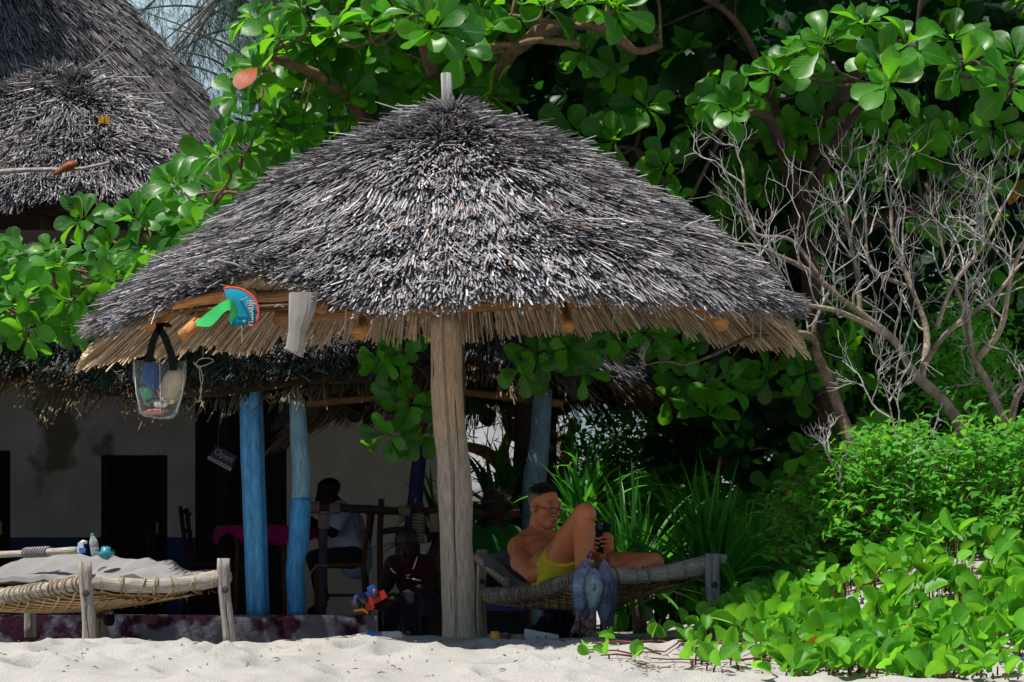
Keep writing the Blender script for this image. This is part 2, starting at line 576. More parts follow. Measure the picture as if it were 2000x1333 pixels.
# ------------------------------------------------------------------ the sand
def gz(x, y):
    """Height of the sand at x, y."""
    x = np.asarray(x, float); y = np.asarray(y, float)
    z = -0.085 * np.maximum(0, 10.95 - y)
    z = z + 0.012 * sstep(11.3, 10.5, y) * sstep(10.0, 10.7, y)
    z = np.maximum(z, -1.25)
    z = z - 0.13 * sstep(11.4, 12.6, y) * sstep(-0.15, -1.0, x)
    z = z - 0.020 * sstep(-0.6, -1.2, x) * sstep(10.0, 11.0, y)
    z = z + 0.42 * sstep(0.85, 2.1, x + 0.15 * (vnoise(x * 1.3, y * 1.3, 4) - .5)) * sstep(9.5, 11.4, y) * (1 - 0.5 * sstep(13, 17, y))
    return z


def gz_fine(x, y):
    z = gz(x, y)
    near = sstep(6.0, 8.0, y) * (1 - 0.75 * sstep(11.2, 12.2, y)) * (1 - sstep(16, 20, y))
    n = (vnoise(x * 3.1, y * 2.6, 1) - .5) * 0.055 + (vnoise(x * 7.3, y * 5.6, 2) - .5) * 0.030 + (vnoise(x * 17, y * 13, 3) - .5) * 0.011 + (vnoise(x * 37, y * 31, 8) - .5) * 0.004
    z = z + n * near
    for fx, fy, fr, fd in FOOT:
        r2 = ((x - fx) ** 2 + ((y - fy) * 1.0) ** 2) / fr ** 2
        z = z + fd * (-np.exp(-r2 * 2.2) + 0.55 * np.exp(-(np.sqrt(r2) - 1.25) ** 2 * 7)) * near
    return z


_fr = np.random.default_rng(11)
FOOT = [(_fr.uniform(-2.6, 1.2), _fr.uniform(9.2, 10.7), _fr.uniform(.07, .14), _fr.uniform(.022, .05)) for _ in range(60)]
xs = np.unique(np.r_[-220, -120, -70, -40, -25, -15, -10, -7, np.arange(-5, -3, .12), np.arange(-3, 3.3, .022), np.arange(3.3, 6, .12), 7, 10, 15, 25, 40, 70, 120, 220])
ys = np.unique(np.r_[-60, -30, -15, -8, -4, -2, 0, 2, 4, 5, 6, np.arange(6.5, 9, .10), np.arange(9, 12.4, .020), np.arange(12.4, 20, .15), 21, 23, 26, 30, 40, 60, 100, 200, 400])
GX, GY = np.meshgrid(xs, ys, indexing='ij')
mb = MB()
mb.grid(np.stack([GX, GY, gz_fine(GX, GY)], -1), (0.40, 0.382, 0.36))
m_sand = surf_mat('sand', 0.95, 0.12, (2.2, 0.10), (210, 0.55, 0.006))
nt = m_sand.node_tree
b_ = [n for n in nt.nodes if n.type == 'BSDF_PRINCIPLED'][0]
src = b_.inputs['Base Color'].links[0].from_socket
g_ = nt.nodes.new('ShaderNodeTexNoise'); g_.inputs['Scale'].default_value = 240; g_.inputs['Detail'].default_value = 3
tcs = nt.nodes.new('ShaderNodeTexCoord')
nt.links.new(tcs.outputs['Object'], g_.inputs['Vector'])
gr = nt.nodes.new('ShaderNodeMapRange'); gr.inputs[1].default_value = .3; gr.inputs[2].default_value = .7; gr.inputs[3].default_value = .62; gr.inputs[4].default_value = 1.3
nt.links.new(g_.outputs['Fac'], gr.inputs[0])
gm = nt.nodes.new('ShaderNodeMixRGB'); gm.blend_type = 'MULTIPLY'; gm.inputs[0].default_value = 1
nt.links.new(src, gm.inputs[1]); nt.links.new(gr.outputs[0], gm.inputs[2]); nt.links.new(gm.outputs[0], b_.inputs['Base Color'])
sand = mb.build('sand_beach', m_sand, kind='structure')

# dry litter: bits of twig and leaf lying on the sand
mb = MB()
lr = np.random.default_rng(5)
for _ in range(900):
    right = lr.random() < .72
    x = lr.uniform(.45, 2.4) if right else lr.uniform(-2.5, .6)
    y = lr.uniform(9.5, 11.6) if right else lr.uniform(9.6, 11.4)
    z = float(gz_fine(x, y)) + .004
    a = lr.uniform(0, 2 * np.pi); ln = lr.uniform(.01, .075) * (1 if right else .5)
    d = np.array((math.cos(a), math.sin(a), lr.uniform(-.1, .35))) * ln
    c = np.array(((.16, .07, .035), (.10, .06, .045), (.28, .19, .11))[lr.integers(3)]) * lr.uniform(.5, 1.2)
    p = np.array((x, y, z))
    mb.tube([p, p + d * .5 + (0, 0, .004), p + d], [.0012, .0025, .001], 4, c, caps=False)
mb.build('plant_litter', M_BARK, kind='stuff')

# grass tufts on the mound
mb = MB()
for _ in range(420):
    x = lr.normal(2.0, .16) if lr.random() < .7 else lr.uniform(1.5, 2.5); y = lr.uniform(10.2, 11.2)
    z = float(gz_fine(x, y))
    a = lr.uniform(0, 6.28); h = lr.uniform(.05, .17); b = lr.uniform(.02, .09)
    p = np.array((x, y, z)); w = np.array((-math.sin(a), math.cos(a), 0)) * .0018
    m1 = p + (math.cos(a) * b * .4, math.sin(a) * b * .4, h * .6); e = p + (math.cos(a) * b, math.sin(a) * b, h)
    mb.add([p - w, p + w, m1 - w * .8, m1 + w * .8, e], [(0, 1, 3, 2)], [(2, 3, 4)], (lr.uniform(.05, .16), lr.uniform(.13, .22), .035))
mb.build('beach_grass', surf_mat('grass_blade', .6, .3, (5, .2), (30, 0, .01), trans=.3), kind='stuff')

# ------------------------------------------------------------------ terrace floor (old painted concrete, maroon flaking off)
mb = MB()
X0, X1, Y0, Y1, ZT = -9.0, -0.86, 14.8, 26.0, 0.125
nx = 200; nz_ = 10
xx = np.linspace(X0, X1, nx); zz = np.linspace(-.45, ZT, nz_)
XX, ZZ = np.meshgrid(xx, zz, indexing='ij')
YY = Y0 + .03 * (vnoise(XX * 4, ZZ * 9, 3) - .5) + .02 * (vnoise(XX * 11, ZZ * 19, 5) - .5) + .02 * sstep(ZT - .03, ZT, ZZ)
mb.grid(np.stack([XX, YY, ZZ], -1)[:, ::-1], (.075, .072, .095))
mb.add([(X0, Y0 + .02, ZT), (X1, Y0 + .02, ZT), (X1, Y1, ZT), (X0, Y1, ZT)], [(0, 1, 2, 3)], None, (.25, .22, .22))
mb.add([(X1, Y0 + .02, ZT), (X1, Y0 + .02, -.45), (X1, Y1, -.45), (X1, Y1, ZT)], [(0, 1, 2, 3)], None, (.3, .28, .28))
mb.build('terrace_floor', surf_mat('flaking_paint', .9, .15, (5, .35), (24, .8, .02), dark=(3.4, .50, (.020, .003, .012))), kind='structure')


# ------------------------------------------------------------------ thatch
def thatch(mb, S, u0, u1, perim, nc, dens, L, width, col_f, off=(.0, .055), tmax=1.0, rag=.5, seed=1, wob=.10, tip_f=None, flat=False):
    """Straw laid in courses on the surface S(u, t): t = 0 at the ridge, 1 at the eave. perim(t) is the length of the course in metres.
    Every straw is a three-sided stalk with a cut end; L is its length as a share of the slope."""
    r = np.random.default_rng(seed)
    Us, T0, T1 = [], [], []
    for c in range(nc):
        te = (c + 1) / nc
        n = int(dens * perim(min(1, te)))
        u = r.uniform(u0, u1, n)
        edge = te * tmax + rag / nc * (vnoise(u * 9 / (u1 - u0) * 6, np.full(n, c * 3.7), seed) - .5) + .35 / nc * (vnoise(u * 60 / (u1 - u0) * 6, np.full(n, c * 5.1), seed + 1) - .5)
        loose = r.random(n) < .35
        tip = edge + r.normal(0, .10 / nc, n)
        tip = np.where(loose, edge - r.random(n) * 1.1 / nc, tip)
        Us.append(u); T1.append(tip); T0.append(tip - L * r.uniform(.7, 1.25, n))
    u = np.concatenate(Us); t1 = np.concatenate(T1); t0 = np.maximum(np.concatenate(T0), .002)
    if tip_f is not None:
        k = tip_f(u); t1 = np.minimum(t1, k + r.normal(0, .012, len(u)))
        t0 = np.minimum(t0, t1 - L * .35)
    n = len(u)
    e = 1e-3
    p0 = S(u, t0); p1 = S(u, t1)
    du = (S(u + e, t0) - p0) / e
    dt = (p1 - p0)
    nr = np.cross(du, dt); nr /= np.linalg.norm(nr, axis=1)[:, None] + 1e-9
    nr *= np.sign(nr[:, 2:3] + 1e-6)
    sd = np.cross(nr, dt); sd /= np.linalg.norm(sd, axis=1)[:, None] + 1e-9
    ln = np.linalg.norm(dt, axis=1)[:, None]
    lift = off[1] * (.2 + 1.0 * vnoise(u * 14 / (u1 - u0) * 6, t1 * nc * 1.1, seed + 3) + .9 * vnoise(u * 60 / (u1 - u0) * 6, t1 * nc * 2.3, seed + 5)) * r.uniform(.25, 1.2, n)
    p0 = p0 + nr * (off[0] + r.uniform(-.01, .012, n))[:, None]
    p1 = p1 + nr * lift[:, None] + sd * ((r.normal(0, 1, n) * np.where(r.random(n) < .25, wob * 1.8, wob * .6))[:, None] * ln)
    dr = p1 - p0; dr /= np.linalg.norm(dr, axis=1)[:, None] + 1e-9
    a = np.cross(dr, nr); a /= np.linalg.norm(a, axis=1)[:, None] + 1e-9
    b = np.cross(a, dr)
    ph = (r.normal(0, .5, n) + np.pi / 6 if flat else r.uniform(0, 2 * np.pi, n))[:, None]
    w = (width * r.uniform(.55, 1.35, n))[:, None]
    rings = []
    for end, q, tw in ((0, p0, 1.0), (1, p1, .85)):
        for k in range(3):
            an = ph + k * 2.0944
            rings.append(q + w * tw * .5 * (np.cos(an) * a + np.sin(an) * b * (.35 if flat else .8)))
    V = np.stack(rings, 1)                       # n, 6, 3
    base = (np.arange(n) * 6)[:, None]
    Q = np.concatenate([base + np.array(x) for x in ((0, 1, 4, 3), (1, 2, 5, 4), (2, 0, 3, 5))], 1).reshape(-1, 4)
    T = (base + np.array((3, 4, 5)))
    col = np.repeat(col_f(u, t1, r, n), 6, axis=0)
    mb.add(V.reshape(-1, 3), Q, T, col)


def shell(S, us, ts, dz=-.03, col=(.16, .10, .06)):  # opaque sheet added under the straw to block light
    U, T = np.meshgrid(us, ts, indexing='ij')
    p = S(U.ravel(), T.ravel()).reshape(*U.shape, 3)
    p = p + np.array((0, 0, dz))
    mb = MB(); mb.grid(p, col)
    return mb


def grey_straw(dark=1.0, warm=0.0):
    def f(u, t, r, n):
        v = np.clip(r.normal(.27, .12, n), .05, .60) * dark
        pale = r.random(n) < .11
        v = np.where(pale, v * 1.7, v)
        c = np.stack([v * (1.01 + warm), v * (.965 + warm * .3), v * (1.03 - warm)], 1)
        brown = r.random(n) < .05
        c[brown] *= np.array((1.15, .85, .65))
        return c
    return f


def tan_straw(k=1.0):
    def f(u, t, r, n):
        v = np.clip(r.normal(1, .28, n), .4, 1.7)[:, None] * k
        return v * np.array((.60, .43, .28))
    return f


# ------------------------------------------------------------------ the beach parasol
PX, PY = P(885, 1250, 12)[0], 12.0
CX = P(880, 0, 12)[0]
_prof = lambda rr, yy: (np.array(rr) / 380.0, CZ + (HZ - np.array(yy)) / 380.0 - np.array([.0, .02] + [.045] * (len(rr) - 4) + [.03, .0]))
RR_, RZ_ = _prof((0, 40, 78, 220, 330, 420, 520, 600, 642, 662, 674), (216, 221, 236, 288, 348, 410, 478, 534, 574, 606, 645))
LR_, LZ_ = _prof((0, 40, 70, 180, 280, 340, 430, 500, 572, 636, 690), (216, 221, 236, 282, 332, 372, 456, 505, 545, 600, 685))
_sr = np.r_[0, np.cumsum(np.hypot(np.diff(RR_), np.diff(RZ_)))]; _sr /= _sr[-1]
_sl = np.r_[0, np.cumsum(np.hypot(np.diff(LR_), np.diff(LZ_)))]; _sl /= _sl[-1]


def S_par(u, t):
    """u: angle, 0 faces the camera; t along the slope."""
    u = np.asarray(u, float); t = np.asarray(t, float)
    t2 = np.clip(t, 0, 1.25)
    k = .5 + .5 * np.sin(u)
    r = np.interp(t2, _sl, LR_) * (1 - k) + np.interp(t2, _sr, RR_) * k + np.maximum(0, t2 - 1) * .9
    z = np.interp(t2, _sl, LZ_) * (1 - k) + np.interp(t2, _sr, RZ_) * k - np.maximum(0, t2 - 1) * 1.8
    cz_ = np.cos(u)
    z = z + (r / 1.7) ** 2 * (-.12 * np.maximum(cz_, 0) + .30 * np.maximum(-cz_, 0))
    z = z + .05 * (vnoise(u * 2.4 + 20, t2 * 6, 3) - .5) * sstep(.05, .3, t2)
    r = r * (1 + .02 * np.sin(u * 4 + .6))
    return np.stack([CX + r * np.sin(u), PY - r * cz_, z], -1)


def par_tip(u):
    a = (np.asarray(u) + np.pi) % (2 * np.pi) - np.pi
    f = .988 - .035 * sstep(1.1, 1.6, np.abs(a)) - .15 * np.exp(-((a + .60) / .24) ** 2) - .02 * sstep(1.3, .2, np.abs(a))
    return f + .035 * (vnoise(a * 9, a * 0, 2) - .5) + .02 * (vnoise(a * 31, a * 0, 6) - .5)


parasol = thing('beach_parasol', 'large thatched beach parasol on one thick wooden post over the loungers', 'parasol', (PX, PY, 0))
mb = MB()
thatch(mb, S_par, -2.0, 2.0, lambda t: 1.75 * t ** .8 * 4.0, 12, 1000, .125, .0105, grey_straw(.95), (-.012, .060), 1.01, 1.2, 3, .20, par_tip, True)
thatch(mb, S_par, 2.0, 2 * np.pi - 2.0, lambda t: 1.75 * t ** .8 * 2.3, 9, 240, .18, .014, grey_straw(.9), (.0, .06), 1.0, .7, 4, .12)
# wind-blown stalks standing off the crown and slope
r_ = np.random.default_rng(9)
for _ in range(230):
    u = r_.uniform(-2.2, 2.2); t = r_.choice((r_.uniform(.03, .12), r_.uniform(.1, .95)))
    p = S_par(np.array([u]), np.array([t]))[0]
    o = p - np.array((CX, PY, 2.0)); o[2] = 0; o /= np.linalg.norm(o) + 1e-9
    tang = np.array((-o[1], o[0], 0)) * r_.normal(0, .7)
    ln = r_.uniform(.05, .20)
    q = p + (o * r_.uniform(.5, 1.2) + tang + (0, 0, r_.uniform(-.35, .55))) * ln
    mb.tube([p, (p + q) / 2 + (0, 0, .012), q], [.004, .0038, .002], 4, np.array((.36, .34, .33)) * r_.uniform(.6, 1.4), caps=False)
mb.build('thatch', M_STRAW, parasol, smooth=False, kind='stuff')
mb = MB()
thatch(mb, lambda u, t: S_par(u, t) - np.array((0, 0, .045)), -np.pi, np.pi, lambda t: 1.75 * t * 6.28, 7, 420, .26, .012, tan_straw(1.0), (-.02, .006), 1.05, .9, 8, .07,
       lambda u: np.minimum(par_tip(u), .97) - .035 + .12 * sstep(.95, 1.6, np.abs((u + np.pi) % (2 * np.pi) - np.pi)))
for _ in range(16):       # single stalks that hang straight down from the front rim
    u = r_.uniform(-1.2, 1.2); p = S_par(np.array([u]), np.array([.93]))[0] - (0, 0, .04)
    ln = r_.uniform(.06, .2)
    mb.tube([p, p - (r_.normal(0, .012), r_.normal(0, .01), ln)], [.0035, .002], 4, np.array((.42, .35, .27)) * r_.uniform(.6, 1.2), caps=False)
mb.build('thatch_lining', M_STRAW, parasol, smooth=False, kind='stuff')
shell(S_par, np.linspace(-np.pi, np.pi, 97), np.linspace(.01, .80, 30), -.035).build('roof_shell', surf_mat('straw_mat', .9, .1, (90, .5), (120, .8, .01)), parasol)

# post, its stake above the crown, beams and rafters
mb = MB()
ph_ = np.linspace(0, 1, 26)
cx_ = np.interp(ph_, (0, .25, .5, .8, 1), (P(896, 0, 12)[0], P(894, 0, 12)[0], P(888, 0, 12)[0], P(874, 0, 12)[0], P(868, 0, 12)[0]))
wd = np.interp(ph_, (0, .1, .35, .6, 1), (.087, .090, .084, .082, .079)) * (1 + .03 * (vnoise(ph_ * 9, ph_ * 0, 3) - .5))
pc = np.array((.66, .47, .32))[None, :] * np.ones((26, 1)); pc[:17] = pc[:17] * .55 + np.array((.44, .40, .385)) * .45 + .03
mb.tube(np.stack([cx_, np.full(26, 12.0), ph_ * 1.78 - .12], 1), wd, 28, pc, lump=.09, seed=3)
post = mb.build('post', M_WOOD, parasol)
mb = MB()
for (x, z0, z1, w) in ((P(893, 0, 12)[0], .30, .98, .0022), (P(903, 0, 12)[0], .75, 1.45, .0018), (P(880, 0, 12)[0], .1, .5, .0016)):
    zz = np.linspace(z0, z1, 12)
    xx = x + np.interp(zz, (0, 1.7), (.008, -.045)) + .004 * np.sin(zz * 9)
    yy = []
    for X_, z_ in zip(xx, zz):
        k = (z_ + .12) / 1.78; cxx = np.interp(k, ph_, cx_); w_ = np.interp(k, ph_, wd)
        yy.append(12.0 - math.sqrt(max(1e-4, w_ ** 2 - (X_ - cxx) ** 2)) - .001)
    mb.tube(np.stack([xx, yy, zz], 1), w * np.sin(np.linspace(.15, 3.0, 12)), 4, (.07, .05, .04))
mb.build('crack', M_WOOD, post)
mb = MB()
mb.tube([P(876, 225, 12), P(873, 190, 12), P(871, 144, 12)], [.031, .030, .027], 10, (.36, .35, .36), lump=.1)
st = mb.build('stake', M_WOOD, parasol)
mb = MB()
tt = np.linspace(0, 1, 60)
ring = np.stack([P(874, 0, 12)[0] + .055 * np.cos(tt * 25), 12 + .05 * np.sin(tt * 25), 2.72 + .02 * tt + .008 * np.sin(tt * 40)], 1)
mb.tube(ring, .006, 5, (.27, .25, .24), caps=False)
mb.build('binding', M_ROPE, st)
WOODO = (.36, .18, .085)
for k in range(8):
    a = math.radians(k * 45 + 26)
    pts = [S_par(np.array([a]), np.array([t]))[0] - (0, 0, .085) for t in (.04, .35, .65, .86)]
    d = pts[-1] - pts[-2]; d /= np.linalg.norm(d)
    pts.append(pts[-1] + d * (.10 if abs(math.cos(a)) > .3 else .05) - (0, 0, .02))
    mb = MB(); mb.tube(smooth_path(pts, 16), .030, 9, WOODO, lump=.15, seed=k)
    mb.build('rafter', M_WOOD, parasol)
ringp = []
for k in range(8):
    a0 = math.radians(k * 45 + 26); a1 = a0 + math.radians(45)
    A = S_par(np.array([a0]), np.array([.80]))[0] - (0, 0, .145); B = S_par(np.array([a1]), np.array([.80]))[0] - (0, 0, .145)
    d = (B - A) / np.linalg.norm(B - A)
    mb = MB(); mb.tube([A - d * .13, A * .67 + B * .33 + (0, 0, .012), A * .33 + B * .67 - (0, 0, .008), B + d * .13], [.028, .031, .029, .025], 9, np.array(WOODO) * (1.15 if k % 2 else .9), lump=.2, seed=k)
    mb.build('eave_beam', M_WOOD, parasol)
    mb = MB()
    for w in range(4):
        c = A + np.array((0, 0, .03)) ; t_ = np.linspace(0, 6.28, 9)
        mb.tube(np.stack([c[0] + .045 * np.cos(t_), c[1] + (w - 1.5) * .009 + 0 * t_, c[2] + .075 * np.sin(t_)], 1), .005, 4, (.42, .29, .18), caps=False)
    mb.build('lashing', M_ROPE, parasol)
for px0, py0, d0, px1, py1, d1 in ((540, 622, 11.15, 1240, 585, 12.35), ):
    mb = MB(); mb.tube(smooth_path([P(px0, py0, d0), P((px0 + px1) / 2, (py0 + py1) / 2 - 4, (d0 + d1) / 2), P(px1, py1, d1)], 10), .033, 9, WOODO, lump=.18, seed=px0)
    mb.build('cross_beam', M_WOOD, parasol)
OR_ = (.56, .25, .09)  # orange wood made brighter, sunlight put into its colour
for pts, r0 in (((P(338, 596, 10.85), P(410, 584, 10.8), P(500, 574, 10.75)), .026), ((P(358, 656, 10.7), P(400, 622, 10.85), P(462, 578, 11.0)), .030), ((P(702, 652, 10.55), P(715, 620, 10.75), P(728, 596, 10.95)), .034),
                ((P(1112, 640, 10.6), P(1103, 612, 10.8), P(1095, 590, 11.0)), .026), ((P(1410, 636, 10.85), P(1385, 612, 11.0), P(1350, 590, 11.2)), .032), ((P(292, 640, 11.0), P(330, 612, 11.1), P(372, 590, 11.2)), .028)):
    mb = MB(); mb.tube(smooth_path(pts, 8), r0, 9, OR_, lump=.2, seed=r0 * 1000); mb.build('rafter', M_WOOD, parasol)
# thin battens that hold the straw
for t in (.45, .62, .78, .90):
    a = np.linspace(-np.pi, np.pi, 65)
    p = S_par(a, np.full(65, t)) - np.array((0, 0, .062))
    mb = MB(); mb.tube(p, .008, 5, (.13, .08, .05), caps=False)
    mb.build('batten', M_WOOD, parasol)


# ------------------------------------------------------------------ leaves
def leaf_template(prof, rows, fold=.25, curl=.25, ratio=.6, notch=0.0, wave=0.0):
    """Leaf along +Y, face +Z, length 1. prof: half width over length (v, w)."""
    v = 1 - (1 - np.linspace(0, 1, rows)) ** 1.45
    w = np.interp(v, [p[0] for p in prof], [p[1] for p in prof]) * ratio
    y = v.copy()
    V, UV = [], []
    for i in range(rows):
        z0 = -curl * v[i] ** 2
        yy = y[i] * (1 - .25 * curl * v[i])
        wv = wave * math.sin(v[i] * 9) * w[i]
        for s in (-1, 0, 1):
            dy = notch * (1 if s else -.6) * max(0, v[i] - .8) / .2 * .5
            V.append((s * w[i] * math.cos(fold), yy + dy, z0 + abs(s) * w[i] * math.sin(fold) + s * wv))
            UV.append((.5 + .5 * s, v[i]))
    Q = []
    for i in range(rows - 1):
        for s in (0, 1):
            a = i * 3 + s
            Q.append((a, a + 1, a + 4, a + 3))
    return np.array(V), np.array(Q), np.array(UV)


ALMOND = [(0, .012), (.10, .015), (.14, .05), (.30, .20), (.50, .36), (.68, .475), (.80, .49), (.88, .43), (.94, .31), (.98, .17), (1, .03)]
T_HI = [leaf_template(ALMOND, 12, f, c, ra, 0, w) for f, c, w, ra in ((.25, .12, .0, .62), (.45, .30, .12, .66), (.12, .42, -.12, .60), (.6, .18, .10, .68), (-.15, .12, .12, .56), (.35, -.18, .08, .64), (.8, .5, -.1, .6))]
T_LO = [leaf_template(ALMOND, 8, f, c, .62) for f, c in ((.25, .12), (.45, .30), (.12, .38))]
SMALL = [(0, .02), (.12, .03), (.25, .3), (.45, .42), (.7, .33), (.9, .12), (1, .01)]
T_SM = [leaf_template(SMALL, 6, f, c, .62) for f, c in ((.35, .25), (.15, .4), (.5, .1))]
IPO = [(0, .012), (.18, .015), (.20, .20), (.34, .44), (.55, .55), (.75, .53), (.86, .45), (.94, .32), (1, .12)]
T_IP = [leaf_template(IPO, 11, f, c, .80, .10) for f, c in ((.55, .05), (.85, .15), (.30, .25), (1.05, .05))]

M_ALM = leaf_mat('almond_leaf', (.007, .060, .010), (.060, .27, .010), (.30, .85, .02), .40, .36, .40)
M_ALM2 = leaf_mat('almond_leaf_shaded', (.005, .030, .008), (.008, .060, .010), (.03, .22, .02), .28, .40, .35)  # darker copy of the almond leaf, the wood's shade put into its colour
M_YEL = leaf_mat('yellow_leaf', (.42, .16, .02), (.55, .28, .02), (.6, .28, .02), .4, .5, .3)
M_RED = leaf_mat('orange_leaf', (.30, .05, .010), (.40, .11, .012), (.5, .12, .015), .25, .5, .3)
M_BUSH = leaf_mat('bush_leaf', (.045, .23, .020), (.11, .42, .03), (.30, .85, .05), .42, .45, .3, 7, .3)
M_CREEP = leaf_mat('creeper_leaf', (.034, .20, .015), (.17, .50, .025), (.36, .90, .04), .42, .42, .32, 7, .30)
M_STRAP = leaf_mat('strap_leaf', (.014, .11, .014), (.045, .24, .022), (.18, .70, .04), .40, .34, .45, 0, .35)


def rot_to(d, n):
    """Arrays of rotations whose Y column is d and Z column is as near n as it goes."""
    d = d / (np.linalg.norm(d, axis=-1, keepdims=True) + 1e-9)
    x = np.cross(d, n); x /= np.linalg.norm(x, axis=-1, keepdims=True) + 1e-9
    z = np.cross(x, d)
    return np.stack([x, d, z], -1)


class Leaves:
    """Leaf poses of one plant: pos (n,3), rotation (n,3,3), length (n)."""

    def __init__(self):
        self.p, self.R, self.s, self.k = [], [], [], []

    def add(self, p, R, s, k=None):
        self.p.append(np.asarray(p).reshape(-1, 3)); self.R.append(np.asarray(R).reshape(-1, 3, 3)); self.s.append(np.asarray(s).reshape(-1))
        self.k.append(np.zeros(len(self.s[-1]), int) if k is None else np.broadcast_to(np.asarray(k), (len(self.s[-1]),)))

    def cat(self):
        return np.concatenate(self.p), np.concatenate(self.R), np.concatenate(self.s), np.concatenate(self.k)


def view_size(p, s):
    """How large a leaf shows, zero outside the frame."""
    x = 1000 + p[:, 0] / p[:, 1] * F; y = HZ - (p[:, 2] - CZ) / p[:, 1] * F
    inside = (x > -40) & (x < 2040) & (y > -40) & (y < 1370)
    return np.where(inside, s / p[:, 1], 0)


def emit(lv, plant, tpl, tpl_lo, mat, n_single, name='leaf', stuff='foliage', hero=None, mats=None, seed=0, prefer=None):
    """The n_single leaves that show largest become parts, one object each on shared meshes; the rest are joined as stuff."""
    p, R, s, k = lv.cat()
    vs = view_size(p, s)
    if prefer is not None: vs = vs * prefer(p)
    order = np.argsort(-vs)
    single = order[:n_single]
    single = single[vs[single] > 0]
    rr = np.random.default_rng(seed + 17)
    mats = mats or {}
    shared = {}
    root = Vector(plant.location)
    for i in single:
        v = int(rr.integers(len(tpl))); kk = int(k[i])
        key = (v, kk)
        if key not in shared:
            V, Q, UV = tpl[v]
            shared[key] = MB().add(V, Q, None, (1, 1, 1), UV).mesh(name, mats.get(kk, mat))
        o = bpy.data.objects.new(name, shared[key])
        COL.objects.link(o)
        o.parent = plant
        M = Matrix([[*(R[i][r] * s[i]), p[i][r]] for r in range(3)] + [[0, 0, 0, 1]])
        M.translation = M.translation - root
        o.matrix_local = M
    rest = order[len(single):]
    for kk in sorted(set(k[rest].tolist())):
        mb = MB()
        sel0 = rest[k[rest] == kk]
        which = rr.integers(len(tpl_lo), size=len(sel0))
        for v, (V, Q, UV) in enumerate(tpl_lo):
            sel = sel0[which == v]
            if not len(sel): continue
            W = p[sel][:, None, :] + np.einsum('nij,vj->nvi', R[sel], V) * s[sel][:, None, None]
            q = (np.arange(len(sel)) * len(V))[:, None, None] + Q[None]
            mb.add(W.reshape(-1, 3), q.reshape(-1, 4), None, (1, 1, 1), np.tile(UV, (len(sel), 1)), np.repeat(rr.random(len(sel)), len(V)))
        if mb.n:
            mb.build(stuff, mats.get(kk, mat), plant, kind='stuff')


def rosette(lv, c, axis, size, n=11, r=None, spread=(.45, 1.55), kind=None, odd=0.0006):
    """Leaves in a whorl at a twig end: small and upright inside, large and drooping outside, faces turned to the axis."""
    axis = np.asarray(axis, float); axis /= np.linalg.norm(axis)
    x = np.cross(axis, (0, .3, 1)); x /= np.linalg.norm(x) + 1e-9
    y = np.cross(axis, x)
    i = np.arange(n)
    az = i * 2.39996 + r.uniform(0, 6.28) + r.normal(0, .25, n)
    th = np.interp(i / max(1, n - 1), (0, 1), spread) + r.normal(0, .16, n)
    d = np.cos(th)[:, None] * axis + np.sin(th)[:, None] * (np.cos(az)[:, None] * x + np.sin(az)[:, None] * y)
    d[:, 2] -= .10 * r.random(n)
    nn = axis[None, :] + r.normal(0, .28, (n, 3))
    sz = size * np.interp(i / max(1, n - 1), (0, .35, 1), (.45, .85, 1.0)) * r.uniform(.8, 1.15, n)
    k = np.where(r.random(n) < odd, r.integers(1, 3, n), 0) if kind is None else kind
    lv.add(np.asarray(c) + d * .02, rot_to(d, nn), sz, k)


def branch_tube(pts, r0, r1, mb, col=(.16, .10, .065), sides=8, n=14, lump=.18, seed=0):
    p = smooth_path(pts, n)
    mb.tube(p, np.linspace(r0, r1, len(p)), sides, col, lump=lump, seed=seed)
    return p


# --- sea almond trees.  Each bright whorl of the photograph is set where it stands; the rest fill the crown or are added to shade the thatch.
ALM_MATS = {0: M_ALM, 1: M_YEL, 2: M_RED}
FRONT = np.array((-.25, -.72, .65))


def in_gap(c):
    """Opening left in the added crowns so that the sun reaches the plants behind the man."""
    k = (c[2] - .6) / .89
    x = c[0] + .29 * k; y = c[1] + .22 * k
    return .15 < x < 1.6 and 15.3 < y < 16.9


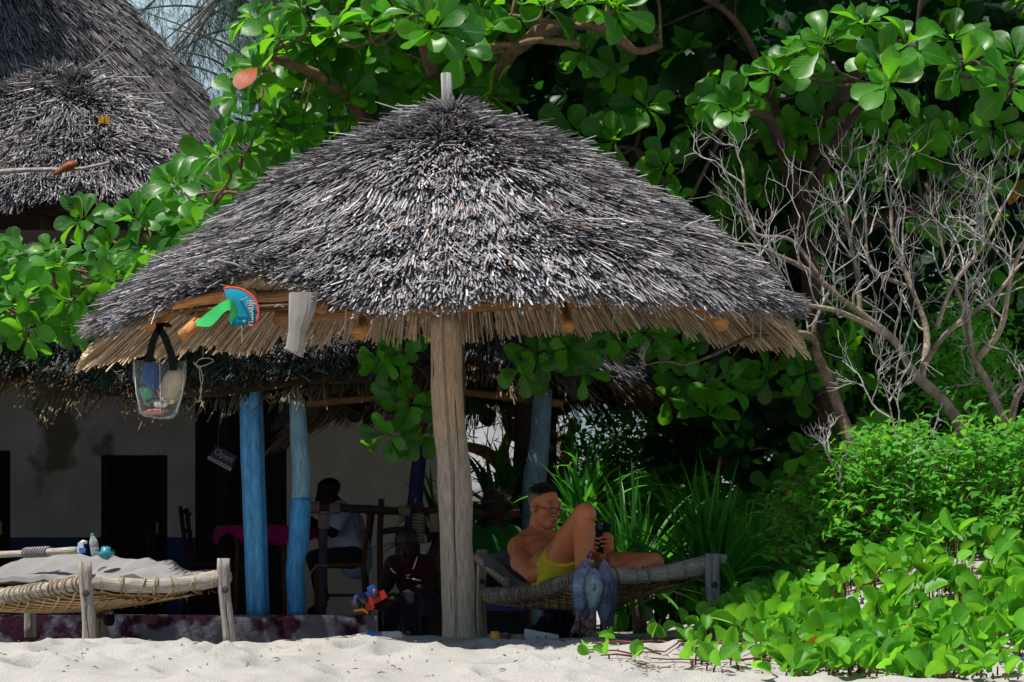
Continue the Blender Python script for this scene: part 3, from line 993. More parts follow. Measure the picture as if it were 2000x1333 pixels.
def almond(name, label, base, limbs, sets, fills, seed, n_single=300, size=.215, bark=(.17, .11, .07)):
    """limbs: lists of points with radii; sets: (px, py, d, scale, axis) whorls; fills: boxes (px0, px1, py0, py1, d0, d1, n) of more whorls."""
    r = np.random.default_rng(seed)
    tree = thing(name, label, 'tree', base, None)
    mb = MB()
    for pts, r0, r1 in limbs[:1]:
        branch_tube(pts, r0, r1, mb, bark, 12, 20)
    mb.build('trunk', M_BARK, tree)
    ends = []
    for pts, r0, r1 in limbs[1:]:
        mb = MB(); ends.append(branch_tube(pts, r0, r1, mb, bark, 8, 16, seed=len(ends)))
        mb.build('branch', M_BARK, tree)
    nodes = np.concatenate(ends)
    lv = Leaves()
    tw = MB()
    for (px, py, d, sc, ax) in sets:
        c = P(px, py, d)
        rosette(lv, c, ax, size * sc, int(r.integers(11, 15)), r)
        j = nodes[np.argmin(((nodes - c) ** 2).sum(1) + 3 * np.maximum(0, nodes[:, 2] - c[2]) ** 2)]
        axn = np.asarray(ax) / np.linalg.norm(ax)
        if np.linalg.norm(j - c) > 1.0: j = c - axn * .35 + np.array((.08, .35, -.10))
        tw.tube(bez(j, j * .6 + c * .4, c - axn * .25, c, 8), np.linspace(.013, .007, 8), 5, bark, caps=False)
    for (x0, x1, y0, y1, d0, d1, n) in fills:
        for _ in range(n):
            c = P(r.uniform(x0, x1), r.uniform(y0, y1), r.uniform(d0, d1))
            if in_gap(c): continue
            ax = FRONT + r.normal(0, .55, 3)
            rosette(lv, c, ax, size * r.uniform(.75, 1.1), int(r.integers(8, 13)), r, odd=.002)
            j = nodes[np.argmin(((nodes - c) ** 2).sum(1))]
            if r.random() < .4 and np.linalg.norm(j - c) < .9:
                tw.tube(bez(j, j * .6 + c * .4 + r.normal(0, .06, 3), c - (0, -.1, .12), c, 6), np.linspace(.011, .005, 6), 4, bark, caps=False)
    tw.build('twigs', M_BARK, tree, kind='stuff')
    emit(lv, tree, T_HI, T_LO, M_ALM, n_single, mats=ALM_MATS, seed=seed)
    return tree


def ax(r, a=0.0, up=.6, toward=.7):
    return (a, -toward, up)


r_ = np.random.default_rng(21)
setsA = [(545, 75, 13.0, 1.0, (-.5, -.6, .7)), (510, 130, 12.9, 1.05, (-.6, -.6, .5)), (470, 190, 13.0, 1.0, (-.7, -.6, .4)), (470, 235, 13.2, .95, (-.6, -.7, .2)),
         (655, 60, 12.6, 1.05, (-.3, -.6, .75)), (720, 55, 12.7, 1.05, (-.1, -.6, .8)), (615, 130, 12.7, 1.0, (-.2, -.8, .4)), (850, 60, 12.3, 1.15, (-.2, -.8, .55)),
         (815, 30, 12.5, 1.0, (-.2, -.6, .75)), (900, 95, 12.5, 1.0, (.2, -.8, .3)), (945, 60, 12.7, 1.0, (.2, -.7, .5)), (430, 305, 13.0, 1.05, (-.5, -.7, .5)),
         (470, 290, 13.2, .9, (0, -.8, .5)), (705, 130, 12.9, 1.0, (0, -.8, .1)), (570, 200, 13.2, 1.0, (-.2, -.9, .1)), (660, 190, 13.2, .9, (.1, -.9, -.1)),
         (1145, 10, 12.3, 1.1, (0, -.7, .5)), (1200, 20, 12.5, 1.0, (.3, -.7, .3)), (780, 150, 13.0, .95, (0, -.8, -.2)), (850, 150, 12.9, 1.0, (0, -.7, -.4)),
         (1140, 100, 13.0, .8, (0, -.6, -.6)), (590, 20, 13.0, 1.0, (-.4, -.5, .7)), (500, 40, 13.3, 1.0, (-.5, -.5, .7)), (750, -15, 12.8, 1.0, (0, -.5, .8)),
         (385, 445, 13.2, .8, (-.2, -.8, .4)), (500, 355, 13.4, .9, (-.2, -.8, .4)), (1060, 15, 12.7, 1.0, (.1, -.6, .6)), (940, 20, 12.9, 1.0, (0, -.6, .7)),
         (745, 705, 14.6, .85, (-.2, -.8, -.5)), (790, 660, 14.5, .85, (0, -.7, -.5)), (800, 790, 14.6, .9, (.1, -.8, -.5)), (760, 850, 14.7, .95, (-.3, -.7, -.7)), (820, 850, 14.8, .8, (.2, -.8, -.4)), (780, 745, 14.8, .8, (-.2, -.8, -.2))]
setsA = [(a, b, d + (1.2 if (b > 125 and a > 560 and b < 400) else 0), sc, x) for a, b, d, sc, x in setsA]
almond('almond_tree', 'broad sea almond tree rising behind the parasol with bright leaf whorls above its left slope', P(900, 1180, 17),
       [([P(892, 1222, 17), P(888, 1000, 16.8), P(880, 700, 16.2), P(900, 300, 15)], .11, .09),
        ([P(900, 420, 15.4), P(760, 280, 14.4), P(640, 160, 13.6), P(520, 110, 13.3)], .06, .02),
        ([P(900, 320, 15), P(850, 160, 13.8), P(820, 60, 13), P(760, -60, 12.7)], .06, .02),
        ([P(890, 300, 15), P(1000, 100, 13.6), P(1130, 45, 12.9), P(1190, 60, 12.9), P(1240, 100, 13.1), P(1290, 90, 13.3)], .05, .018),
        ([P(1190, 40, 12.9), P(1100, 45, 12.8), P(1000, 30, 12.9)], .022, .010),
        ([P(1130, 85, 12.9), P(1040, 80, 12.8), P(985, 100, 12.9)], .022, .010),
        ([P(890, 600, 16), P(820, 560, 15.2), P(780, 620, 14.9), P(790, 780, 14.8)], .04, .012),
        ([P(880, 450, 15.6), P(700, 380, 14.6), P(500, 330, 13.8), P(400, 420, 13.6)], .045, .012),
        ([P(900, 250, 15), P(700, 60, 14.2), P(560, -60, 13.6)], .05, .02)],
       setsA, [(620, 1000, -60, 240, 13.4, 14.8, 44), (520, 620, 60, 300, 13.4, 14.6, 26), (490, 900, 260, 470, 13.8, 15.5, 45), (330, 860, 330, 540, 14.2, 15.0, 44), (880, 1300, 380, 600, 14.6, 16.4, 44), (760, 1250, -260, 0, 12.6, 14.8, 50), (620, 800, -190, 0, 13.2, 15, 30), (850, 1200, 80, 330, 14.6, 16, 12)], 31)  # boxes hidden behind the parasol roof are added to shade the thatch
setsB = [(1610, 90, 12.2, 1.15, (-.2, -.75, .6)), (1690, 50, 12.2, 1.1, (-.2, -.6, .75)), (1720, 130, 12.0, 1.15, (-.3, -.8, .5)), (1770, 90, 12.1, 1.1, (.1, -.7, .6)), (1860, 80, 12.2, 1.15, (-.1, -.8, .5)),
         (1735, 165, 11.9, 1.2, (-.1, -.95, .1)), (1880, 130, 12.0, 1.1, (.1, -.9, .2)), (1510, 145, 12.6, 1.1, (-.2, -.8, .6)), (1555, 110, 12.6, 1.0, (-.2, -.6, .7)), (1400, 200, 12.8, 1.1, (-.4, -.7, .5)),
         (1430, 215, 12.7, 1.0, (0, -.8, .4)), (1610, 240, 12.4, 1.15, (-.2, -.8, .4)), (1540, 260, 12.5, .9, (-.4, -.7, .2)), (1665, 255, 12.3, 1.0, (0, -.8, -.3)), (1730, 280, 12.2, 1.0, (-.2, -.7, .5)),
         (1790, 300, 12.3, 1.1, (0, -.8, -.4)), (1850, 270, 12.5, .9, (.3, -.8, .2)), (1940, 250, 12.4, 1.0, (0, -.8, -.3)), (1975, 170, 12.0, 1.25, (.2, -.8, .4)), (1985, 120, 12.2, 1.0, (.2, -.6, .7)),
         (1200, 275, 13.6, 1.2, (-.2, -.8, .4)), (1260, 210, 13.7, 1.2, (.1, -.8, .5)), (1130, 260, 14, 1.2, (-.3, -.8, .4)), (1300, 330, 13.4, 1.1, (-.1, -.8, .5)), (1320, 395, 13.0, .7, (-.1, -.6, .7)),
         (1360, 250, 13.2, .9, (-.2, -.7, .6)), (1480, 360, 13.2, 1.1, (0, -.8, .3)), (1600, 380, 13.3, 1.0, (0, -.8, 0)), (1830, 420, 13.0, 1.0, (0, -.8, -.2)), (1920, 360, 13, 1.0, (.2, -.7, -.2)),
         (1050, 690, 13.9, .95, (-.2, -.8, -.1)), (1110, 680, 13.8, .95, (.1, -.8, -.2)), (1150, 665, 14.0, .9, (.2, -.8, .1)), (1020, 720, 14.0, .9, (-.5, -.7, -.3)), (1190, 650, 14.2, .9, (.1, -.8, .1)), (1260, 650, 14.2, .9, (.1, -.8, .1)),
         (1705, 845, 13.0, .75, (-.1, -.7, .7)), (1330, 690, 14.6, .9, (.2, -.8, -.2)), (1440, 340, 13.3, .9, (-.2, -.8, .4)), (1120, 640, 14.2, .8, (0, -.8, .2))]
setsB = [(a, b, d + (1.5 if 225 < b < 450 and d < 13.4 and a != 1320 else 0), sc * .90, x) for a, b, d, sc, x in setsB]
almond('almond_tree', 'tall dark sea almond tree standing behind the leafless branches, sunlit whorls near its top', P(1560, 1150, 16.5),
       [([P(1655, 1225, 17.5), P(1640, 1000, 17.0), P(1600, 700, 16), P(1560, 350, 14.6)], .07, .06),
        ([P(1550, 450, 14.8), P(1650, 250, 13.4), P(1720, 180, 12.7)], .05, .015),
        ([P(1555, 380, 14.7), P(1500, 230, 13.5), P(1430, 230, 13.0)], .05, .015),
        ([P(1560, 350, 14.6), P(1700, 110, 13.2), P(1850, 110, 12.6), P(1990, 160, 12.4)], .05, .014),
        ([P(1530, 600, 15.3), P(1400, 480, 14.6), P(1240, 290, 14.1)], .06, .02),
        ([P(1525, 680, 15.5), P(1350, 640, 15), P(1120, 650, 14.4), P(1040, 690, 14.2)], .04, .012),
        ([P(1560, 350, 14.6), P(1450, 60, 13.8), P(1300, -40, 13.4)], .028, .014),
        ([P(1550, 500, 15), P(1800, 400, 13.8), P(1920, 380, 13.4)], .05, .015)],
       setsB, [(1250, 2080, -330, -90, 12.4, 14.8, 120), (1150, 2060, -20, 330, 13.8, 15.2, 16), (1100, 2060, 250, 640, 14.2, 16.5, 20), (1000, 1650, 560, 760, 14.6, 16.5, 26), (1250, 1700, 720, 960, 15.5, 17.5, 14)], 32, bark=(.085, .06, .045))
setsC = [(270, 430, 15.0, 1.05, (-.1, -.85, .45)), (330, 420, 15.1, 1.0, (.2, -.8, .5)), (165, 430, 15.2, 1.05, (-.2, -.85, .4)), (120, 520, 14.6, .95, (-.2, -.7, .7)), (100, 495, 14.7, .7, (0, -.5, .85)),
         (215, 530, 14.5, .9, (0, -.7, .6)), (140, 590, 14.3, 1.0, (0, -.85, -.3)), (35, 600, 14.2, 1.15, (-.1, -.75, .5)), (20, 560, 14.3, .9, (-.2, -.5, .8)), (210, 490, 14.9, .9, (0, -.8, .3)),
         (270, 520, 14.8, .7, (.1, -.6, .7)), (60, 640, 14.2, 1.0, (0, -.8, -.5)), (230, 560, 14.3, 1.0, (.1, -.8, -.4)), (-20, 640, 14.3, 1.0, (-.1, -.8, .1)), (150, 640, 14.6, .8, (0, -.8, -.5)), (370, 480, 15, .9, (.1, -.8, .3))]
almond('almond_shrub', 'big-leaved green shrub growing between the upper thatch and the low terrace thatch', P(500, 1203, 16.0),
       [([P(502, 1204, 16.0), P(497, 1000, 16.0), P(490, 760, 16.0), P(330, 690, 16.1), P(150, 650, 16.0)], .05, .04),
        ([P(150, 660, 16.1), P(120, 600, 15.2), P(100, 520, 14.9)], .03, .012),
        ([P(150, 640, 16), P(220, 520, 15.4), P(290, 440, 15.2)], .03, .012),
        ([P(150, 640, 16), P(60, 620, 15.0), P(0, 600, 14.6)], .03, .012)],
       setsC, [(-100, 400, 420, 650, 15.0, 16.0, 34), (-150, 420, 500, 640, 14.3, 15.2, 26)], 33, 200)  # second box: extra whorls added to shade the terrace thatch


# ------------------------------------------------------------------ houses behind
SHADEMAT = (.03, .022, .018)  # straw mat darkened, shade under the roofs put into its colour


def cone_S(C, R0, Z0, R1, Z1, curve=.06, squash=1.0):
    def S(u, t):
        u = np.asarray(u, float); t = np.asarray(t, float)
        r = R0 + (R1 - R0) * t; z = Z0 + (Z1 - Z0) * t + curve * np.sin(np.clip(t, 0, 1) * np.pi)
        r = r * (1 + .015 * np.sin(u * 5))
        z = z + .07 * (vnoise(u * 3 + 9, t * 7, 2) - .5)
        return np.stack([C[0] + r * np.sin(u), C[1] - r * squash * np.cos(u), z], -1)
    return S


house = thing('thatched_house', 'house with white plastered wall, dark doorway and a steep high conical thatch', 'house', P(200, 1196, 24))
WX0, WX1 = -9.0, P(385, 0, 24)[0]
WZ = 3.4
dX0, dX1 = P(197, 0, 24)[0], P(327, 0, 24)[0]
dZ = P(0, 889, 24)[2]
wX0, wX1 = P(-110, 0, 24)[0], P(20, 0, 24)[0]
wZ = P(0, 880, 24)[2]
mb = MB()
CREAM = (.82, .79, .80); BLUE = (.06, .10, .30)


def wall_piece(x0, x1, z0, z1, y=24.0, th=.25):
    for za, zb, c in ((z0, min(z1, .92), BLUE), (max(z0, .92), z1, CREAM)):
        if zb - za > .01:
            mb.box(((x0 + x1) / 2, y + th / 2, (za + zb) / 2), (x1 - x0, th, zb - za), None, c)


wall_piece(WX0, wX0, .125, WZ); wall_piece(wX0, wX1, wZ, WZ); wall_piece(wX1, dX0, .125, WZ); wall_piece(dX0, dX1, dZ, WZ); wall_piece(dX1, WX1, .125, WZ)
mb.box((WX1 - .125, 27.2, 1.75), (.25, 6, 3.25), None, CREAM)
mb.box((-6.2, 30.1, 1.75), (5.8, .25, 3.25), None, CREAM)
mb.build('wall', M_PLASTER, house, smooth=False)
for x0, x1, zt in ((dX0, dX1, dZ), (wX0, wX1, wZ)):
    mb = MB()
    for k in range(5):
        w = (x1 - x0) / 5
        mb.box((x0 + w * (k + .5), 24.16, (zt + .125) / 2), (w - .008, .035, zt - .13), None, np.array((.022, .016, .022)) * (1 + .25 * (k % 2)))
    door = mb.build('door', M_DARKWOOD, house, smooth=False)
    mb = MB(); mb.box(((x0 + x1) / 2, 24.20, (zt + .125) / 2), (x1 - x0, .02, zt - .13), None, (.015, .012, .014)); mb.build('backing', M_DARKWOOD, door, smooth=False)  # board added behind, stops light lines between the door planks
    mb = MB()
    mb.box((x0 + .03, 24.09, (zt + .125) / 2), (.055, .10, zt - .13), None, (.035, .024, .024)); mb.box((x1 - .03, 24.09, (zt + .125) / 2), (.055, .10, zt - .13), None, (.035, .024, .024))
    mb.box(((x0 + x1) / 2, 24.09, zt - .03), (x1 - x0 - .12, .09, .055), None, (.035, .024, .024))
    mb.build('frame', M_DARKWOOD, door, smooth=False)
    mb = MB(); mb.box((x1 - .12, 24.12, 1.02), (.03, .04, .14), None, (.12, .10, .08)); mb.build('handle', M_METAL, door, smooth=False)
S_big = cone_S((-6.25, 26.0), .05, 8.95, 4.25, 4.1, .06)
mb = MB()
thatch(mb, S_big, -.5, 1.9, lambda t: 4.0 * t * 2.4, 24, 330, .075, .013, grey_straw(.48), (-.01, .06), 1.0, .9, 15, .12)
mb.build('thatch', M_STRAW, house, smooth=False, kind='stuff')
shell(S_big, np.linspace(-np.pi, np.pi, 60), np.linspace(.0, .985, 20), -.04, SHADEMAT).build('roof_shell', MATS['straw_mat'], house)

# upper hipped thatch in front of it
hut = thing('thatched_hut', 'low hipped grey thatch on poles standing before the big conical roof', 'hut', P(150, 1196, 18))
RA, RB = np.array(P(-190, 215, 19.4)), np.array(P(150, 140, 19.2))


def S_hip(u, t):
    """u < 0: along the front; 0..1.9: round the right-hand end."""
    u = np.asarray(u, float); t = np.asarray(t, float)
    k = np.clip(1 + u / 2.2, 0, 1)[..., None]
    ridge = RA * (1 - k) + RB * k
    a = np.clip(u, 0, 2.6)
    z = P(0, 405, 17.9)[2] + .06 * np.sin(u * 2)
    R = 1.42 + .10 * np.sin(a * 1.6)
    eave = np.stack([ridge[..., 0] + R * np.sin(a), ridge[..., 1] - R * np.cos(a), z + 0 * a], -1)
    tt = t[..., None]
    p = ridge * (1 - tt) + eave * tt
    p[..., 2] += .13 * np.sin(np.clip(t, 0, 1) * np.pi) + .10 * (vnoise(u * 3, t * 5, 5) - .5)
    return p


mb = MB()
thatch(mb, S_hip, -2.2, 2.3, lambda t: 2.4 + 1.45 * t * 2.3, 11, 560, .14, .0105, grey_straw(.85), (-.01, .085), 1.0, 1.4, 25, .28)
r_ = np.random.default_rng(77)
for _ in range(160):     # thick pale stalks down the hip
    u = r_.normal(.95, .14); t = r_.uniform(.02, .9)
    p = S_hip(np.array([u]), np.array([t]))[0] + (0, 0, .05); q = S_hip(np.array([u + r_.normal(0, .06)]), np.array([t + r_.uniform(.08, .2)]))[0] + (0, -.01, .06)
    mb.tube([p, (p + q) / 2 + (0, 0, .02), q], [.012, .012, .006], 4, np.array((.50, .47, .44)) * r_.uniform(.6, 1.2), caps=False)
mb.build('thatch', M_STRAW, hut, smooth=False, kind='stuff')
shell(S_hip, np.linspace(-2.2, 2.6, 50), np.linspace(0, .96, 14), -.05, SHADEMAT).build('roof_shell', MATS['straw_mat'], hut)
for px, d in ((-60, 18.4), (95, 18.2), (330, 18.9), (360, 20.2)):
    mb = MB(); top = P(px, 425, d); mb.tube([(top[0], d, 2.3), (top[0] + .02, d, 2.8), (top[0], d, top[2])], [.07, .065, .06], 10, (.10, .07, .05), lump=.1)
    mb.build('post', M_DARKWOOD, hut)
mb = MB(); mb.tube([P(-150, 418, 18.2), P(150, 412, 18.1), P(330, 405, 18.6)], .022, 8, (.12, .07, .04), lump=.1); mb.build('eave_beam', M_WOOD, hut)
for px, py, d, a in ((430, 330, 17.6, .3), (150, 318, 17.7, 0)):
    pass
br = MB(); br.tube(smooth_path([P(-10, 338, 17.72), P(60, 332, 17.70), P(150, 331, 17.72), P(215, 318, 17.78)], 14), [.010 + .012 * (1 - i / 13) for i in range(len(smooth_path([P(-10, 338, 17.72), P(60, 332, 17.70), P(150, 331, 17.72), P(215, 318, 17.78)], 14)))], 7, (.33, .30, .28), lump=.2)
tag(br.build('fallen_branch', M_BARK), 'grey fallen branch lying across the lower part of the hipped thatch', 'branch')
br = MB(); br.tube([P(105, 342, 17.70), P(135, 325, 17.68), P(150, 320, 17.66)], [.012, .03, .02], 7, (.30, .10, .04), lump=.3)
tag(br.build('palm_husk', M_BARK), 'reddish brown palm husk lying on the hipped grey thatch', 'husk')
br = MB(); br.box(P(204, 243, 18.35) + (0, 0, .03), (.09, .03, .06), None, (.50, .22, .02))
br.box(P(200, 243, 18.35) + (0, -.02, .03), (.03, .02, .05), None, (.60, .33, .03))
tag(br.build('orange_wrapper', M_PLASTIC, smooth=False), 'small orange wrapper caught high on the hipped grey thatch', 'wrapper')

# ------------------------------------------------------------------ the open terrace roof on painted posts
ver = thing('terrace_roof', 'low dark thatch over the terrace carried by two light blue posts', 'roof', P(480, 1203, 15.3))


def S_ver(u, t):
    u = np.asarray(u, float); t = np.asarray(t, float)
    k = (u + 1) / 2
    x = -7.2 + (P(800, 0, 14.9)[0] + 7.2) * k
    yy = 17.2 - (17.2 - 14.85) * t
    z = 2.75 - (2.75 - 1.58) * t - .10 * (k - .8) * t + .05 * (vnoise(u * 14, t * 5, 3) - .5) + .05 * np.sin(u * 9) * t
    return np.stack([x, yy, z], -1)


mb = MB()
thatch(mb, S_ver, -1, 1, lambda t: 6.5, 8, 480, .20, .009, grey_straw(.32), (-.01, .07), 1.0, 1.1, 35, .14)  # straw darkened, the shrub's shade put into its colour
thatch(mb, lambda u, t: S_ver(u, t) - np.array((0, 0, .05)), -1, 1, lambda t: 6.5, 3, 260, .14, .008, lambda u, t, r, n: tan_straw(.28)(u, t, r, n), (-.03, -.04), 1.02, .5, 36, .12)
mb.build('thatch', M_STRAW, ver, smooth=False, kind='stuff')
shell(S_ver, np.linspace(-1, 1, 60), np.linspace(0, .97, 10), -.05).build('roof_shell', MATS['straw_mat'], ver)


def post_px(pts, name, parent, col, m, sides=16, lump=.07, flute=0, seed=1, label=None):
    """A post through (px, py, d, width px) stations."""
    q = np.array([P(a, b, c) for a, b, c, w in pts]); w = np.array([w / F * c / 2 for a, b, c, w in pts])
    s = np.linspace(0, 1, 26); k = np.linspace(0, 1, len(q))
    pp = smooth_path(q, 26)
    ww = np.interp(np.linspace(0, 1, len(pp)), k, w)
    mb = MB()
    mb.tube(pp, ww, sides, col, lump=lump, seed=seed)
    if flute:
        v = mb.v[0]; n = len(pp) * sides
        a = np.tile(np.linspace(0, 2 * np.pi, sides, endpoint=False), len(pp))
        c = np.repeat(pp, sides, axis=0)
        v = v.copy(); v[:n] = c + (v[:n] - c) * (1 + .09 * np.cos(a * flute))[:, None]
        mb.v[0] = v.astype(np.float32)
    return mb.build(name, m, parent, label=label)


LBLUE = (.085, .34, .70); PALE = (.24, .42, .56)
post_px([(489, 735, 15.3, 42), (493, 900, 15.3, 44), (499, 1060, 15.3, 43), (504, 1203, 15.3, 42)], 'post', ver, LBLUE, M_PAINTWOOD, 60, .03, 5, 2, 'thick fluted sky blue post')
p2 = post_px([(580, 778, 15.4, 29), (583, 850, 15.4, 36), (588, 915, 15.4, 36), (588, 974, 15.4, 38)], 'post', ver, PALE, M_PAINTWOOD, 18, .10, 0, 3, 'thinner crooked post, pale grey blue above and bright blue below')
pf_ = post_px([(588, 974, 15.4, 39), (583, 1060, 15.4, 38), (577, 1115, 15.4, 37), (581, 1203, 15.4, 34)], 'painted_foot', p2, (.07, .34, .74), M_PAINTWOOD, 18, .10, 0, 4)
for v_ in pf_.data.vertices:
    if v_.co.z > P(0, 980, 15.4)[2]: v_.co.z += .022 * math.sin(v_.co.x * 190) * math.cos(v_.co.y * 130) + .006
post_px([(574, 720, 15.4, 16), (576, 750, 15.4, 18), (579, 780, 15.4, 24)], 'bare_top', p2, (.34, .26, .20), M_WOOD, 12, .2, 0, 5)
mb = MB(); mb.tube([P(-300, 745, 15.3), P(300, 742, 15.3), P(800, 735, 15.4)], .04, 8, (.20, .12, .07), lump=.1); mb.build('eave_beam', M_WOOD, ver)
# unseen straw ceiling and end board, added to keep light off the terrace
mb = MB(); mb.box((-4.95, 20.7, 2.86), (9.0, 7.6, .10), None, SHADEMAT); mb.box((-9.05, 19.5, 1.5), (.1, 9.4, 2.7), None, (.2, .16, .12)); mb.build('added_ceiling', MATS['straw_mat'], ver, smooth=False)
for k in range(9):
    x = -6.8 + k * .75
    mb = MB(); mb.tube([(x, 17.0, 2.62), (x + .02, 15.0, 1.60)], .03, 7, (.16, .10, .06), lump=.1); mb.build('rafter', M_WOOD, ver)

# ------------------------------------------------------------------ second open hut on the right, behind the parasol post
pav = thing('open_hut', 'open hut with dark ragged thatch behind the parasol post', 'hut', P(1052, 1203, 16.4))
PC = P(945, 0, 18.4)


def S_pav(u, t):
    u = np.asarray(u, float); t = np.asarray(t, float)
    r = .06 + 1.50 * t
    z = 3.0 - 1.12 * t + .06 * np.sin(np.clip(t, 0, 1) * np.pi) - .28 * t * np.exp(-((u + 1.5) / .5) ** 2) + .05 * (vnoise(u * 6, t * 4, 2) - .5)
    return np.stack([PC[0] + r * np.sin(u), PC[1] - r * np.cos(u), z], -1)


mb = MB()
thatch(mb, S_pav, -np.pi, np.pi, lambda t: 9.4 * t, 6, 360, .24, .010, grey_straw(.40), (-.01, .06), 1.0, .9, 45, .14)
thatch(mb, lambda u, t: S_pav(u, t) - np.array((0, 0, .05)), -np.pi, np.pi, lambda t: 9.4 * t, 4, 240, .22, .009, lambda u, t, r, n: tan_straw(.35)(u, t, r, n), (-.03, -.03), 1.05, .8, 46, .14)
mb.build('thatch', M_STRAW, pav, smooth=False, kind='stuff')
shell(S_pav, np.linspace(-np.pi, np.pi, 50), np.linspace(0, .95, 10), -.05).build('roof_shell', MATS['straw_mat'], pav)
for k in range(10):
    a = k * .628 + .2
    mb = MB(); mb.tube([S_pav(np.array([a]), np.array([t]))[0] - (0, 0, .10) for t in (.05, .5, .97)], .028, 7, (.40, .20, .09), lump=.15, seed=k); mb.build('rafter', M_WOOD, pav)
for t in (.3, .5, .7, .9):
    a = np.linspace(-np.pi, np.pi, 40)
    mb = MB(); mb.tube(S_pav(a, np.full(40, t)) - np.array((0, 0, .075)), .012, 5, (.34, .18, .09), caps=False); mb.build('batten', M_WOOD, pav)
pb = [post_px([(1060, 762, 17.0, 37), (1056, 850, 17.0, 38), (1050, 900, 17.0, 42), (1042, 960, 17.0, 46), (1040, 1220, 17.0, 44)], 'post', pav, (.16, .25, .36), M_PAINTWOOD, 18, .10, 0, 8, 'grey blue post with a bulge low down')]
post_px([(822, 870, 18.0, 26), (812, 960, 18.0, 30), (800, 1080, 18.0, 30), (796, 1215, 18.0, 30)], 'post', pav, (.012, .02, .11), M_PAINTWOOD, 14, .1, 0, 9, 'dark navy leaning post')
mb = MB(); mb.tube([P(600, 790, 17.1), P(700, 780, 17.0), P(900, 765, 17.1), P(1100, 790, 17.1)], .028, 7, (.30, .16, .08), lump=.2); mb.build('eave_beam', M_WOOD, pav)

# cream wall of a further building, seen below the second hut
far = thing('cream_wall', 'cream plastered wall standing in shade behind the seated man', 'wall', P(740, 1200, 23))
mb = MB(); x0, x1 = P(560, 0, 23)[0], P(858, 0, 23)[0]
mb.box(((x0 + x1) / 2, 23.1, 1.1), (x1 - x0, .2, 2.3), None, (.76, .70, .60)); mb.build('wall_face', M_PLASTER, far, smooth=False)
mb = MB(); mb.box(((x0 + x1) / 2, 23.1, 2.275), (x1 - x0 + .1, .3, .05), None, (.45, .42, .38)); mb.build('coping', M_PLASTER, far, smooth=False)

# pale sunlit wall seen through the gap under the second hut
lw = thing('white_wall', 'pale whitewashed garden wall in the sun beyond the strap-leaved plants', 'wall', P(1010, 1195, 31))
mb = MB(); x0, x1 = P(890, 0, 31)[0], P(1115, 0, 31)[0]
mb.box(((x0 + x1) / 2, 31, 1.5), (x1 - x0, .2, 3.0), None, (.72, .74, .78)); mb.build('wall_face', M_PLASTER, lw, smooth=False)
mb = MB(); mb.box(((x0 + x1) / 2, 31, 3.03), (x1 - x0 + .1, .3, .06), None, (.6, .6, .6)); mb.build('coping', M_PLASTER, lw, smooth=False)

# dark plank screen, added in place of the dark opening beside the house
dark_screen = thing('added_dark_screen', 'dark plank screen added in place of the dark opening between house and cream wall', 'dark_screen', P(480, 1203, 23.6))
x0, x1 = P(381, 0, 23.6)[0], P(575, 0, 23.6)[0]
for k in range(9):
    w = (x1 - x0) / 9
    mb = MB(); mb.box((x0 + w * (k + .5), 23.6 + .012 * (k % 2), 1.45), (w - .006, .03, 2.65), None, np.array((.035, .028, .028)) * (.8 + .25 * ((k * 7) % 3))); mb.build('plank', M_DARKWOOD, dark_screen, smooth=False)
mb = MB(); mb.box(((x0 + x1) / 2, 23.66, 2.6), (x1 - x0, .06, .10), None, (.03, .025, .025)); mb.box(((x0 + x1) / 2, 23.66, .5), (x1 - x0, .06, .10), None, (.03, .025, .025)); mb.build('rail', M_DARKWOOD, dark_screen, smooth=False)
mb = MB(); mb.box(((x0 + x1) / 2, 23.72, 1.45), (x1 - x0, .03, 2.66), None, (.014, .012, .012)); mb.build('backing', M_DARKWOOD, dark_screen, smooth=False)  # added sheet that stops light coming between the planks

# sign that reads Open
sg = thing('open_sign', 'small tilted dark blue sign reading Open with a white strip below', 'sign', P(435, 893, 19.5))
c = P(436, 893, 19.5)
an = math.radians(-28)
Rm = np.array(((math.cos(an), 0, -math.sin(an)), (0, 1, 0), (math.sin(an), 0, math.cos(an))))
Rm = np.array(((math.cos(an), 0, -math.sin(an)), (0, 1, 0), (math.sin(an), 0, math.cos(an))))
mb = MB(); mb.box(c, (.20, .012, .115), Rm, (.03, .03, .14)); mb.build('board', M_PLASTIC, sg, smooth=False)
mb = MB(); mb.box(c + Rm @ np.array((0, -.010, -.062)), (.22, .012, .030), Rm, (.62, .62, .58)); stp = mb.build('strip', M_PLASTIC, sg, smooth=False)
mb = MB()
for k in range(7): mb.box(c + Rm @ np.array((-.085 + k * .028, -.0175, -.062)), (.014, .003, .012), Rm, (.05, .05, .06))
mb.build('print', M_PLASTIC, stp, smooth=False)


def text_mesh(name, txt, size, M, m, col, parent, extrude=.001):
    """Lettering as a mesh: M maps the text plane into the world."""
    cu = bpy.data.curves.new(name, 'FONT'); cu.body = txt; cu.size = size; cu.align_x = 'CENTER'; cu.align_y = 'CENTER'; cu.extrude = extrude
    o = bpy.data.objects.new(name, cu); COL.objects.link(o)
    bpy.context.view_layer.update()
    me = bpy.data.meshes.new_from_object(o.evaluated_get(bpy.context.evaluated_depsgraph_get()))
    bpy.data.objects.remove(o); bpy.data.curves.remove(cu)
    me.transform(Matrix(M))
    ca = me.attributes.new('Col', 'FLOAT_COLOR', 'POINT')
    ca.data.foreach_set('color', np.tile((*col, 1.0), len(me.vertices)).astype(np.float32))
    me.materials.clear(); me.materials.append(m)
    t = bpy.data.objects.new(name, me); COL.objects.link(t)
    if parent: put(t, parent)
    return t


